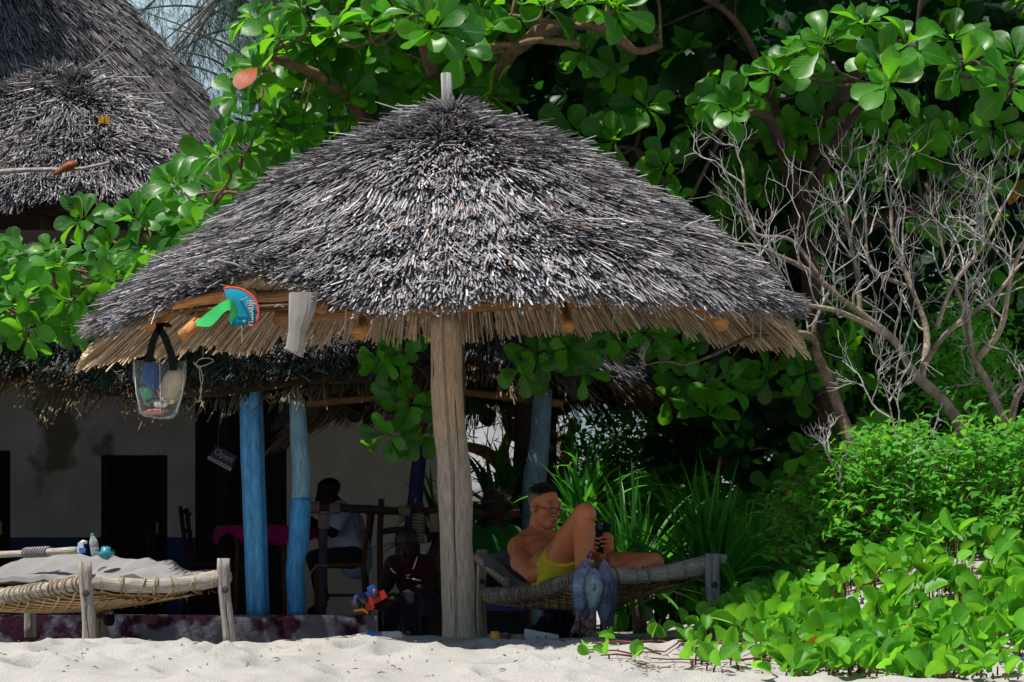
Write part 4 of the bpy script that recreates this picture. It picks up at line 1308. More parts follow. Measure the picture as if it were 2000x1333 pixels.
cc = c + Rm @ np.array((.0, -.0085, .012))
M4 = [[Rm[0, 0], Rm[0, 2], 0, cc[0]], [Rm[1, 0], Rm[1, 2], -1, cc[1]], [Rm[2, 0], Rm[2, 2], 0, cc[2]], [0, 0, 0, 1]]
text_mesh('lettering', 'Open', .075, M4, M_PLASTIC, (.55, .55, .7), sg)
mb = MB(); mb.tube([c + (-.05, .006, .06), c + (-.03, .0, .30), c + (0, .02, .85)], .003, 4, (.3, .28, .25)); mb.build('cord', M_ROPE, sg)


# ------------------------------------------------------------------ the wood behind: trees with dense dark crowns
def dark_tree(name, label, base, top, r0, boxes, seed, size=.27, col=(.07, .05, .04), mat=None, lean=0.0):
    """boxes: world boxes (x0, x1, y0, y1, z0, z1, n) filled with leaf whorls."""
    r = np.random.default_rng(seed)
    t = thing(name, label, 'tree', base)
    base = np.asarray(base, float); top = np.asarray(top, float)
    mb = MB(); mid = (base + top) / 2 + np.array((r.normal(0, .12), 0, 0))
    branch_tube([base - (0, 0, .1), mid, top], r0, r0 * .6, mb, col, 12, 18); mb.build('trunk', M_BARK, t)
    lv = Leaves()
    for (x0, x1, y0, y1, z0, z1, n) in boxes:
        c = np.stack([r.uniform(x0, x1, n), r.uniform(y0, y1, n), r.uniform(z0, z1, n)], 1)
        for k in range(min(5, n)):
            mb = MB(); branch_tube([top * .9 + mid * .1, (top + c[k]) / 2 + r.normal(0, .15, 3), c[k]], r0 * .35, .015, mb, col, 7, 10, seed=k); mb.build('branch', M_BARK, t)
        for q in c:
            if q[2] > 3.5 and in_gap(q): continue
            rosette(lv, q, FRONT + r.normal(0, .7, 3), size * r.uniform(.8, 1.25), 9, r, odd=.004)
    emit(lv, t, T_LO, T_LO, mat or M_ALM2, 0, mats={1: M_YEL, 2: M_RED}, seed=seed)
    return t


dark_tree('forest_tree', 'dark forest tree with an unseen crown added above to shade the wood behind the parasol', (.3, 19.0, 0), (.2, 19, 3.6), .20,
          [(-1.35, 1.2, 13.1, 20, 3.85, 5.7, 600), (-1.4, 1.8, 17.5, 21, 1.9, 4.4, 330)], 51)  # upper box is unseen canopy, added to keep sun off the wood
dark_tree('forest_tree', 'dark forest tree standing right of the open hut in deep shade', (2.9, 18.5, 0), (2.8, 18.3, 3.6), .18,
          [(.6, 5.8, 13.0, 20, 3.85, 5.6, 900), (1.2, 3.2, 17.2, 20.5, 1.2, 4.4, 420)], 52)  # upper box: more added canopy out of view, blocking the sun
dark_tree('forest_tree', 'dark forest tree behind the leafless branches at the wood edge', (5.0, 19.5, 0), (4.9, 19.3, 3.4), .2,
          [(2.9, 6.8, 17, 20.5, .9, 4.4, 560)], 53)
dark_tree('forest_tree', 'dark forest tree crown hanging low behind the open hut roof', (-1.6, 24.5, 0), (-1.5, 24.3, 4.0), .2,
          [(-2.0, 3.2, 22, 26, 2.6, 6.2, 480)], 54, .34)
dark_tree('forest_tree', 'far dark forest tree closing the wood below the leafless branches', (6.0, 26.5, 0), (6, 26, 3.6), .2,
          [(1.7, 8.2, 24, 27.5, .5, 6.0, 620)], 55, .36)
for px, d, c in ((1585, 18.8, 'slender dark trunk by the light gap in the wood'), (1622, 19.6, 'second slender dark trunk beside the light gap in the wood')):
    t = thing('sapling', c, 'tree', P(px, 1195, d))
    mb = MB(); mb.tube(smooth_path([P(px, 1199, d), P(px + 4, 950, d), P(px - 3, 600, d)], 12), .022, 7, (.03, .022, .02), lump=.2); mb.build('trunk', M_BARK, t)
    lv = Leaves(); r_ = np.random.default_rng(px)
    for _ in range(7): rosette(lv, P(px + r_.normal(0, 30), r_.uniform(520, 690), d), FRONT, .2, 8, r_)
    emit(lv, t, T_LO, T_LO, M_ALM2, 0, mats=ALM_MATS, seed=px)

# ------------------------------------------------------------------ casuarina against the sky
cas = thing('casuarina', 'feathery grey green casuarina against the sky beside the conical roof', 'tree', P(520, 1195, 33))
r_ = np.random.default_rng(61)
mb = MB(); branch_tube([P(520, 1200, 33), P(530, 600, 33), P(520, -250, 33)], .25, .12, mb, (.12, .10, .09)); mb.build('trunk', M_BARK, cas)
ndl = MB(); V, Q, C = [], [], []
for k in range(34):
    a = P(r_.uniform(500, 620), r_.uniform(-200, 260), 33 + r_.normal(0, .6)); e = P(r_.uniform(200, 560), r_.uniform(-60, 240), 33 + r_.normal(0, 1.0))
    mb = MB(); p = branch_tube([a, (a + e) / 2 + (0, 0, .25), e], .028, .008, mb, (.10, .08, .07), 5, 12); mb.build('branch', M_BARK, cas)
    for q in p[2:]:
        for _ in range(5):
            s = q + r_.normal(0, .07, 3); L = r_.uniform(.25, .6)
            d = np.array((r_.normal(-.2, .45), r_.normal(0, .3), r_.uniform(-1, -.15))); d /= np.linalg.norm(d)
            for _2 in range(5):
                d2 = d + r_.normal(0, .28, 3); b = s + d * L * r_.uniform(0, .6); w = np.array((.0028, 0, .001))
                n0 = len(V); V += [b - w, b + w, b + d2 * L * .55 + w * .5, b + d2 * L * .55 - w * .5]; Q.append((n0, n0 + 1, n0 + 2, n0 + 3))
ndl.add(V, Q, None, (.045, .085, .06))
ndl.build('needles', surf_mat('needles', .7, .2, (3, .4), (10, 0, .01), trans=.25), cas, kind='stuff')
# an unseen taller one, added left of the frame to shade the conical roof
cas_shade = thing('casuarina', 'tall unseen casuarina added left of the conical roof to shade it', 'tree', (-9.5, 20.5, 0))
mb = MB(); branch_tube([(-9.5, 20.5, -.1), (-9.4, 20.6, 6), (-9.2, 20.8, 12)], .25, .08, mb, (.12, .10, .09)); mb.build('trunk', M_BARK, cas_shade)
V, Q = [], []
for k in range(5200):
    s = np.array((r_.uniform(-10.3, -6.2), r_.uniform(19.5, 23.5), r_.uniform(8.2, 12.0)))
    if s[2] < 8.6 + .5 * (s[0] + 8): continue
    for _2 in range(6):
        d = np.array((r_.normal(0, .5), r_.normal(0, .5), r_.uniform(-1, 0))) * r_.uniform(.25, .5); w = np.array((.02, .006, .002))
        n0 = len(V); V += [s - w, s + w, s + d + w * .5, s + d - w * .5]; Q.append((n0, n0 + 1, n0 + 2, n0 + 3))
MB().add(V, Q, None, (.045, .085, .06)).build('needles', MATS['needles'], cas_shade, kind='stuff')

# ------------------------------------------------------------------ the leafless shrub on the right
DEAD = (.38, .35, .335)


def twig_grow(mb, p, d, ln, rad, depth, r, tropism=(0, 0, .55)):
    n = 5
    pts = [p]
    for i in range(n):
        d = d + r.normal(0, .20, 3) * np.array((1, .6, 1)) + np.array(tropism) * .16
        d /= np.linalg.norm(d)
        pts.append(pts[-1] + d * ln / n)
    pts = np.array(pts)
    mb.tube(pts, np.linspace(rad, rad * .58, n + 1), 6 if rad > .008 else 4, np.array(DEAD) * r.uniform(.75, 1.35), caps=False, lump=.12)
    if depth <= 0: return
    m = r.integers(1, 4)
    for k in range(m):
        i = r.integers(2, n + 1)
        a = r.uniform(.35, .85) * r.choice((-1, 1))
        ax_ = np.array((r.normal(0, .35), 1, r.normal(0, .35))); ax_ /= np.linalg.norm(ax_)
        dd = d * math.cos(a) + np.cross(ax_, d) * math.sin(a)
        twig_grow(mb, pts[i], dd, ln * r.uniform(.6, .9), rad * .6, depth - 1, r, tropism)


def dead_tree(label, paths, seed, col=(.33, .255, .20)):
    r = np.random.default_rng(seed)
    t = thing('leafless_shrub', label, 'shrub', paths[0][0][0])
    tw = MB()
    for i, (pts, r0, r1, twigs, ln) in enumerate(paths):
        mb = MB(); p = branch_tube(pts, r0, r1, mb, np.array(col) * r.uniform(.75, 1.05), 10, 30, .25, seed=i)
        mb.build('trunk' if i == 0 else 'branch', M_BARK, t)
        dirs = np.gradient(p, axis=0)
        for k in range(twigs):
            j = int(np.clip(len(p) * (.25 + .75 * (k + r.random()) / twigs), 1, len(p) - 1))
            d = dirs[j] / np.linalg.norm(dirs[j])
            a = r.uniform(.4, 1.0) * r.choice((-1, 1))
            dd = d * math.cos(a) + np.cross((0, 1, 0), d) * math.sin(a); dd = dd + (0, r.normal(0, .3), .35); dd /= np.linalg.norm(dd)
            twig_grow(tw, p[j], dd, ln * r.uniform(.6, 1.15), .0062, 3, r)
        twig_grow(tw, p[-1], dirs[-1] / np.linalg.norm(dirs[-1]), ln * .7, r1 * .8, 3, r)
    tw.build('twigs', M_BARK, t, kind='stuff')


D0 = 12.6
dead_tree('bare grey leafless shrub with a dense fan of twigs rising over the green bush',
          [([P(1900, 880, D0), P(1850, 790, D0), P(1790, 735, D0), P(1755, 680, 12.5), P(1735, 655, 12.4), P(1650, 590, 12.3), P(1580, 530, 12.2), P(1500, 490, 12.1)], .031, .010, 8, .30),
           ([P(1735, 655, 12.4), P(1640, 610, 12.2), P(1570, 595, 12.1), P(1540, 575, 12.0)], .017, .008, 4, .26),
           ([P(1680, 620, 12.4), P(1675, 540, 12.4), P(1660, 470, 12.4), P(1650, 400, 12.4)], .014, .007, 5, .26),
           ([P(1600, 540, 12.2), P(1545, 470, 12.2), P(1470, 450, 12.2), P(1450, 330, 12.2)], .012, .006, 3, .22),
           ([P(1800, 740, D0), P(1810, 650, 12.7), P(1780, 560, 12.7), P(1745, 470, 12.7), P(1740, 390, 12.7)], .019, .008, 6, .28),
           ([P(1800, 720, D0), P(1850, 650, 12.4), P(1940, 580, 12.3), P(1990, 520, 12.3)], .018, .007, 6, .28),
           ([P(1830, 640, 12.5), P(1860, 560, 12.6), P(1920, 480, 12.6), P(1960, 400, 12.6)], .014, .007, 6, .27),
           ([P(1770, 560, 12.7), P(1700, 520, 12.7), P(1690, 420, 12.7)], .014, .007, 4, .25)], 71)
dead_tree('second leafless grey shrub leaning left, half behind the parasol edge',
          [([P(1668, 890, 12.9), P(1640, 800, 12.9), P(1600, 700, 12.8), P(1585, 660, 12.7), P(1530, 650, 12.6)], .034, .018, 2, .18),
           ([P(1590, 670, 12.7), P(1592, 630, 12.7), P(1615, 580, 12.7)], .016, .008, 2, .2),
           ([P(1530, 650, 12.6), P(1460, 660, 12.5), P(1400, 690, 12.3), P(1340, 712, 12.2), P(1300, 706, 12.2), P(1255, 715, 12.2)], .012, .004, 1, .1)], 72, (.24, .17, .125))
dead_tree('leafless grey shrub with forked brown stem at the right edge',
          [([P(1990, 880, 13.2), P(1965, 830, 13.2), P(1930, 750, 13.2), P(1900, 690, 13.1), P(1890, 600, 13.0)], .028, .011, 5, .28),
           ([P(1970, 840, 13.2), P(1990, 770, 13.0), P(2030, 700, 13.0)], .023, .010, 4, .28),
           ([P(1910, 700, 13.1), P(1955, 640, 13.0), P(1975, 540, 12.9), P(2010, 450, 12.9)], .02, .009, 5, .28),
           ([P(1890, 620, 13.0), P(1850, 520, 13.0), P(1830, 440, 13)], .014, .007, 4, .26)], 73)
dead_tree('small bare twig plant standing in the green bush',
          [([P(1790, 1060, 11.4), P(1775, 960, 11.4), P(1750, 850, 11.4), P(1735, 780, 11.4)], .010, .004, 5, .22),
           ([P(1650, 970, 11.4), P(1630, 920, 11.4), P(1615, 880, 11.4)], .006, .003, 3, .12)], 74)

# ------------------------------------------------------------------ small-leaved bush
bush = thing('green_bush', 'dense small-leaved green bush on the sand mound under the bare branches', 'bush', P(1820, 1110, 11.7))
r_ = np.random.default_rng(81)
lv = Leaves(); st = MB()
top_x = (1520, 1560, 1600, 1650, 1700, 1760, 1830, 1880, 1930, 2000, 2080); top_y = (1000, 975, 930, 900, 865, 850, 880, 860, 830, 850, 880)
for k in range(560):
    px = r_.uniform(1520, 2080); ty = np.interp(px, top_x, top_y) + r_.normal(0, 14)
    py = ty + (1090 - ty) * r_.random() ** 1.5
    d = r_.uniform(11.3, 12.1) + .2 * (py - ty) / 200 * -1
    e = P(px, py, d)
    b = P(np.clip(px, 1600, 2060) * .5 + 1820 * .5, 1120, 11.8)
    pth = bez(b, b + (0, 0, .15), e - (r_.normal(0, .08), 0, .12), e, 10)
    if k % 3 == 0: st.tube(pth, np.linspace(.006, .002, 10), 4, (.13, .10, .05), caps=False)
    tip = pth[-1] - pth[-3]; tip /= np.linalg.norm(tip)
    side = np.array((r_.normal(-.2, 1), r_.normal(-.3, .5), r_.uniform(-.2, .6))); side /= np.linalg.norm(side)
    n = r_.integers(7, 12)
    run = side * .22 + tip * .1
    for i in range(n):
        q = e - run * .5 + run * (i / n) + r_.normal(0, .008, 3)
        s_ = 1 if i % 2 else -1
        dd = run / np.linalg.norm(run) * .6 + np.array((s_ * .5, -.35, r_.uniform(-.5, .25)))
        lv.add(q, rot_to(dd[None], np.array([[r_.normal(-.3, .3), -.40, .8]])), [r_.uniform(.050, .078)])
    st.tube([e - run * .5, e, e + run * .5], [.002, .0018, .001], 4, (.16, .15, .06), caps=False)
st.build('stems', M_BARK, bush, kind='stuff')
emit(lv, bush, T_SM, T_SM, M_BUSH, 300, seed=82)

# ------------------------------------------------------------------ beach creeper
creep = thing('beach_creeper', 'bright green round-leaved beach creeper spreading over the sand at the right', 'creeper', (1.5, 10.4, float(gz(1.5, 10.4))))
r_ = np.random.default_rng(91)
lv = Leaves(); stem = MB(); runner = []
M_CR = {0: M_CREEP, 1: M_YEL}
REDST = (.16, .055, .035)


def creeper_leaf(x, y, h, sz, r, low=False):
    z = float(gz(x, y)); b = np.array((x, y, z))
    lean = np.array((r.normal(-.05, .35), r.normal(-.25, .3), 1.0)); lean /= np.linalg.norm(lean)
    e = b + lean * h
    stem.tube(bez(b, b + (0, 0, h * .4), e - lean * h * .3, e, 6), np.linspace(.0042, .003, 6), 4, np.array(REDST) * r.uniform(.6, 1.5), caps=False)
    for q in range(1 if r.random() < .75 else 2):
        a = r.uniform(0, 6.28)
        d = lean * r.uniform(.35, 1.1) + np.array((math.cos(a), math.sin(a) * .7, 0)) * .75
        nn = np.array((r.normal(-.35, .5), r.normal(-.55, .5), r.uniform(.1, .9)))
        lv.add(e, rot_to(d[None], nn[None]), [sz * r.uniform(.8, 1.15)], 1 if r.random() < .008 else 0)


cnt = 0
while cnt < 940:
    x = r_.uniform(.62, 2.75); y = r_.uniform(9.35, 11.35)
    px = 1000 + x / y * F
    edge = 1500 - 120 * (y - 9.6) + 70 * (vnoise(np.array(y * 2.2), np.array(1.0), 6) - .5) * 2
    if px < edge and r_.random() > .10 + .25 * float(sstep(10.3, 10.9, y)): continue
    if px < 1340: continue
    if 1860 < px < 1950 and 10.5 < y < 10.9 and r_.random() < .7: continue
    if vnoise(np.array(x * 3.6), np.array(y * 3.0), 12) < .46: continue
    h = r_.uniform(.012, .13) * float(np.interp(y, (9.4, 9.9, 10.6), (.35, .8, 1.0)))
    creeper_leaf(x, y, h, r_.uniform(.075, .130), r_)
    cnt += 1
for (px, py, h) in ((1150, 1308, .03), (1190, 1300, .02), (1215, 1278, .05), (1240, 1310, .02), (1265, 1276, .05), (1290, 1270, .05), (1305, 1272, .05), (1345, 1290, .05), (1385, 1320, .02), (1140, 1288, .02), (1330, 1262, .08), (1345, 1215, .09), (1390, 1190, .14), (1400, 1215, .1), (1425, 1205, .1), (1470, 1195, .12), (1440, 1190, .12)):
    d = float(np.interp(py, (1190, 1262, 1333), (11.2, 10.8, 9.6)))
    x = (px - 1000) / F * d
    creeper_leaf(x, d, h, .085, r_)
stem.build('stalks', M_BARK, creep, kind='stuff')
emit(lv, creep, T_IP, T_IP[:2], M_CREEP, 300, mats=M_CR, seed=92)
for k in range(11):
    x = r_.uniform(.35, 2.3); y = r_.uniform(9.7, 11.2); a = r_.normal(math.pi, .5)
    if k < 3: x, y, a = r_.uniform(.5, .9), r_.uniform(10.1, 10.8), math.pi + r_.normal(0, .3)
    pts = []
    for i in range(9):
        pts.append((x, y, float(gz_fine(x, y)) + .008 + .012 * abs(math.sin(i * 1.7)))); x += math.cos(a) * .07; y += math.sin(a) * .05; a += r_.normal(0, .25)
        if x < .32: break
    if len(pts) < 3: continue
    mb = MB(); mb.tube(np.array(pts), np.linspace(.0055, .003, len(pts)), 5, np.array(REDST) * r_.uniform(.6, 1.3), caps=False); mb.build('runner', M_BARK, creep)

# a weathered pole lying in the creeper
z0 = float(gz(1.72, 9.55)); pole = MB()
pole.tube(smooth_path([P(1712, 1345, 9.5), P(1690, 1300, 9.75), P(1648, 1252, 10.2), P(1640, 1240, 10.3)], 10), [.026] * 9 + [.026] if False else .026, 10, (.36, .29, .23), lump=.15)
tag(pole.build('driftwood_pole', M_WOOD), 'weathered grey wooden pole lying half hidden in the beach creeper', 'driftwood')


# ------------------------------------------------------------------ strap-leaved plants
def strap_plant(label, base, n, length, width, seed, spread=1.15, up=.5, mat=None, fan=None, n_single=300):
    r = np.random.default_rng(seed)
    t = thing('strap_leaf_plant', label, 'plant', base)
    base = np.asarray(base, float)
    k_ = 0
    for i in range(n):
        az = r.uniform(0, 6.28) if fan is None else r.uniform(*fan)
        th = abs(r.normal(0, spread * .55)) + .05
        th = min(th, 1.45)
        L = length * r.uniform(.65, 1.15)
        d = np.array((math.sin(th) * math.cos(az), math.sin(th) * math.sin(az), math.cos(th)))
        m = 8; pts = [base + np.array((r.normal(0, .05), r.normal(0, .05), 0))]
        kink = r.integers(3, 7) if r.random() < .3 else 99
        for j in range(m):
            d = d - np.array((0, 0, 1.0)) * (.055 + .14 * (j / m) ** 1.5 * up)
            if j == kink: d = d - np.array((0, 0, .75))
            d /= np.linalg.norm(d); pts.append(pts[-1] + d * L / m)
        pts = np.array(pts); tan = np.gradient(pts, axis=0); tan /= np.linalg.norm(tan, axis=1)[:, None]
        sd = np.cross(tan, (0, 0, 1.0)) + 1e-5; sd /= np.linalg.norm(sd, axis=1)[:, None]
        nr = np.cross(sd, tan)
        w = width * r.uniform(.7, 1.2) * np.interp(np.linspace(0, 1, m + 1), (0, .12, .5, .85, 1), (.5, .8, 1, .6, .02)) / 2
        V = np.stack([pts - sd * w[:, None] + nr * w[:, None] * .45, pts, pts + sd * w[:, None] + nr * w[:, None] * .45], 1).reshape(-1, 3)
        Q = [(j * 3 + s, j * 3 + s + 1, j * 3 + s + 4, j * 3 + s + 3) for j in range(m) for s in (0, 1)]
        UV = np.array([(.5 * s, j / m) for j in range(m + 1) for s in (0, 1, 2)])
        MB().add(V, Q, None, (1, 1, 1), UV, r.random()).build('leaf', mat or M_STRAP, t)
    g0 = np.array((base[0] + .05, base[1], float(gz(base[0], base[1])) - .05))
    mb = MB(); mb.tube([g0, base * .5 + g0 * .5 + (.02, 0, 0), base + (0, 0, .1)], [.05, .045, .035], 9, (.14, .10, .06), lump=.3); mb.build('stem', M_BARK, t)


strap_plant('big dark green strap-leaved clump right of the reclining man', P(1390, 1150, 14.6), 120, .78, .036, 101, 1.25, .7)
strap_plant('bright strap-leaved clump just behind the knee of the reclining man', P(1235, 1150, 15.6), 70, .80, .034, 102, 1.2, .8)
strap_plant('sunlit strap-leaved plant behind the phone and the grey blue post', P(1130, 1030, 16.6), 60, .62, .040, 103, 1.3, .8)
strap_plant('tall sunlit strap-leaved plant between the parasol post and the grey blue post', P(975, 1000, 18.6), 60, .62, .048, 104, 1.2, .8)
strap_plant('strap-leaved plant glimpsed left of the parasol post beside the cream wall', P(850, 1060, 18.9), 50, .60, .034, 105, 1.3, .8)
strap_plant('dark strap-leaved plant behind the bed foot post', P(1475, 1130, 15.2), 60, .62, .034, 106, 1.25, .7)
# feathery bushes lit between the trunks
for label, px, py, d, w, h, n, seed in (('feathery light green bush in the wood right of the grey blue post', 1190, 960, 19.5, 130, 150, 700, 111), ('fine-leaved pale bush in the gap below the branches', 1320, 900, 20.0, 170, 140, 700, 112), ('fine-leaved bush lit behind the bare branches at the right', 1890, 720, 15.5, 90, 130, 420, 113), ('low fine-leaved bush under the right edge of the trees', 1700, 760, 18.0, 60, 100, 240, 114)):
    t = thing('feathery_bush', label, 'bush', P(px, 1195, d)); r_ = np.random.default_rng(seed); lv = Leaves(); st = MB()
    for _ in range(n):
        c = P(px + r_.normal(0, w * .5), py + r_.normal(0, h * .5), d + r_.normal(0, .4)); m = 5
        dd = np.array((r_.normal(0, 1), r_.normal(-.3, .6), r_.normal(.2, .6)))
        for i in range(m):
            d2 = dd + r_.normal(0, .6, 3); lv.add(c + r_.normal(0, .05, 3), rot_to(d2[None], np.array([[0, -.6, .8]])), [r_.uniform(.05, .08)])
    for _ in range(26): st.tube(bez(P(px, 1190, d), P(px, 1100, d), P(px + r_.normal(0, w * .3), py + 40, d), P(px + r_.normal(0, w * .6), py + r_.normal(0, h * .5), d), 8), .006, 4, (.12, .09, .06), caps=False)
    st.build('stems', M_BARK, t, kind='stuff'); emit(lv, t, T_SM, T_SM, M_BUSH, 0, seed=seed)
for label, x0, x1, y0, y1, d, n, seed in (('low dark leafy bush filling the ground behind the reclining man', 900, 1200, 1010, 1200, 19.4, 60, 131), ('low dark leafy bush behind the big strap-leaved clump', 1200, 1560, 960, 1190, 17.6, 80, 132)):
    t = thing('leafy_bush', label, 'bush', P((x0 + x1) / 2, 1195, d)); r_ = np.random.default_rng(seed); lv = Leaves(); st = MB()
    for _ in range(n):
        c = P(r_.uniform(x0, x1), r_.uniform(y0, y1), d + r_.normal(0, .3)); rosette(lv, c, FRONT + r_.normal(0, .5, 3), .22, 9, r_, odd=.01)
        st.tube([(c[0], c[1] + .1, 0), c], .01, 4, (.06, .045, .03), caps=False)
    st.build('stems', M_BARK, t, kind='stuff'); emit(lv, t, T_LO, T_LO, M_ALM2, 0, mats=ALM_MATS, seed=seed)
# brown roots and dry stems in the light gap under the second hut
rt = thing('tangled_trunk', 'tangled orange brown trunk with dry stems in the light gap under the open hut', 'tree', P(1000, 1195, 21)); r_ = np.random.default_rng(121)
for k, q in enumerate((((1010, 1200), (1000, 960), (960, 890), (900, 870)), ((1000, 950), (985, 880), (1010, 820)), ((1000, 930), (1040, 900), (1090, 850)), ((1110, 1199), (1095, 980), (1105, 900), (1120, 820)))):
    mb = MB(); branch_tube([P(a, b, 21) for a, b in q], .09 if k in (0,) else .055, .04, mb, (.34, .17, .075), 9, 14, .25, k); mb.build('trunk' if k == 0 else 'branch', M_BARK, rt)
mb = MB()
for _ in range(80):
    a = P(r_.uniform(890, 1110), r_.uniform(830, 930), 21 + r_.normal(0, .3)); mb.tube([a, a + r_.normal(0, .16, 3) + (0, 0, .1)], [.006, .003], 4, (.30, .2, .13), caps=False)
mb.build('dry_stems', M_BARK, rt, kind='stuff')


# ------------------------------------------------------------------ rope-strung wooden beds
def bed(label, A, B, C, D, posts, sag, seed, rail_r, cloth=None, wrapA=(0, 1), colr=GREYWOOD):
    """A near corner, B the other end of the visible end rail, C and D the far end (D behind A). Corners are rail heights.
    posts: list of (top, foot, width) world points and metres."""
    r = np.random.default_rng(seed)
    A, B, C, D = map(np.asarray, (A, B, C, D))
    t = thing('rope_bed', label, 'bed', ((A + C) / 2 * np.array((1, 1, 0)) + np.array((0, 0, float(gz(*(((A + C) / 2)[:2])))))), 'rope-strung beds on the beach')
    for k, (top, foot, w, c) in enumerate(posts):
        top = np.asarray(top); foot = np.asarray(foot)
        s = np.linspace(0, 1, 9)[:, None]
        pts = foot * (1 - s) + top * s + np.array((1, 0, 0)) * (.006 * np.sin(s * 5 + k))
        rr = w / 2 * np.interp(s[:, 0], (0, .5, .93, 1), (1.0, .93, 1.06, .98))
        mb = MB(); mb.tube(pts, rr, 12, np.array(c), lump=.10, seed=seed + k)
        leg = mb.build('leg', M_WOOD, t)
        q = foot * .36 + top * .64
        mb = MB(); a = np.linspace(0, 6.28, 13)
        mb.lathe([(.0, .004), (.010, .004), (.016, .001), (.018, -.010)], q + np.array((0, -w / 2 - .001, 0)), (0, -1, 0), 12, (.10, .08, .065))
        mb.build('knot', M_WOOD, leg)
        mb = MB(); s = np.linspace(.05, .62, 9)[:, None]
        cp = foot * (1 - s) + top * s + np.array((.004, -w / 2 * .97, 0)) + np.array((1, 0, 0)) * .005 * np.sin(s * 11)
        mb.tube(cp, .0022 * np.sin(np.linspace(.2, 3, 9)), 4, (.05, .04, .03)); mb.build('crack', M_WOOD, leg)
    rails = ((A, D, 'side_rail'), (B, C, 'side_rail'), (A, B, 'end_rail'), (D, C, 'end_rail'))
    up = np.array((0, 0, 1.0))
    for k, (p, q, nm) in enumerate(rails):
        n = 16
        s = np.linspace(-.03 if nm == 'end_rail' else -.0, 1.04, n)[:, None]
        pts = p * (1 - s) + q * s - up * .03 * np.sin(np.clip(s, 0, 1) * math.pi)
        rr = rail_r * np.interp(s[:, 0], (0, .5, 1), (.95, 1.0, 1.12)) * (1 + .08 * (vnoise(s[:, 0] * 8, s[:, 0] * 0, k) - .5))
        rr[-1] *= .55; rr[-2] *= .93
        mb = MB(); mb.tube(pts, rr, 14, np.array(colr) * (1.08 if k % 2 else 1.0), lump=.10, seed=seed + k)
        rail = mb.build(nm, M_WOOD, t)
        # rope turns round the rail
        L = np.linalg.norm(q - p); m = int(L / (.055 if nm == 'side_rail' else .085))
        tn = (q - p) / L; x = np.cross(tn, up); x /= np.linalg.norm(x); y = np.cross(x, tn)
        mb = MB()
        for i in range(m):
            ss = (i + .5 + r.normal(0, .22)) / m
            c0 = p * (1 - ss) + q * ss - up * .03 * math.sin(ss * math.pi)
            for _ in range(r.integers(1, 3)):
                a = np.linspace(0, 2 * math.pi, 13); sh = r.normal(0, .010); tw = r.normal(0, .012)
                rad = rail_r * 1.10
                mb.tube(c0 + tn * (sh + tw * np.sin(a))[:, None] + rad * (np.cos(a)[:, None] * x + np.sin(a)[:, None] * y), .0048, 5, np.array((.36, .29, .19)) * r.uniform(.6, 1.25), caps=False)
        mb.build('rope_binding', M_ROPE, rail, kind='stuff')
    # sagging net: two sets of diagonal cords and a coir mat
    def N_(u, v):
        u = np.asarray(u, float)[..., None]; v = np.asarray(v, float)[..., None]
        p = (A * (1 - u) + B * u) * (1 - v) + (D * (1 - u) + C * u) * v
        e = np.clip(np.sin(np.clip(u, 0, 1) * math.pi), 0, 1) ** .6 * np.clip(np.sin(np.clip(v * .94 + .06, 0, 1) * math.pi), 0, 1) ** .55
        return p - up * (sag * e + .030)
    g = np.linspace(0, 1, 41); U, V = np.meshgrid(g, g, indexing='ij')
    pt = N_(U, V)
    pt[..., 2] += .012 * (vnoise(U * 22, V * 40, seed) - .5)
    mb = MB(); mb.grid(pt, (.42, .27, .13)); mb.grid((pt + np.array((0, 0, .012)))[:, ::-1], (.30, .2, .11))
    mb.build('woven_mat', surf_mat('coir', .95, .1, (90, .5), (160, 1.0, .012)), t)
    mb = MB()
    for fam in (-1, 1):
        for k in range(-16, 30):
            o = k / 13.0 + r.normal(0, .008)
            s = np.linspace(0, 1, 15); u = s; v = (o + fam * s * .9) if fam > 0 else (o + .9 - s * .9)
            ok = (v >= 0) & (v <= 1)
            if ok.sum() < 3: continue
            p = N_(u[ok], v[ok]) - up * .012
            mb.tube(p, .0065, 4, np.array((.50, .34, .18)) * r.uniform(.7, 1.2), caps=False)
    mb.build('rope_net', M_ROPE, t, kind='stuff')
    mb = MB()
    for _ in range(520):
        u, v = r.random(2)
        p = N_(np.array(u), np.array(v)) - up * .01
        L = r.uniform(.01, .05) * (2.4 if r.random() < .05 else 1)
        d = np.array((r.normal(0, .8), r.normal(0, .5), -r.uniform(.1, 1))); d /= np.linalg.norm(d)
        mb.tube([p, p + d * L * .5 + (r.normal(0, .004), 0, 0), p + d * L + (0, 0, r.uniform(0, .6) * L)], [.0012, .001, .0006], 3, np.array((.55, .34, .16)) * r.uniform(.6, 1.2), caps=False)
    mb.build('loose_fibre', M_ROPE, t, kind='stuff')
    return t, N_


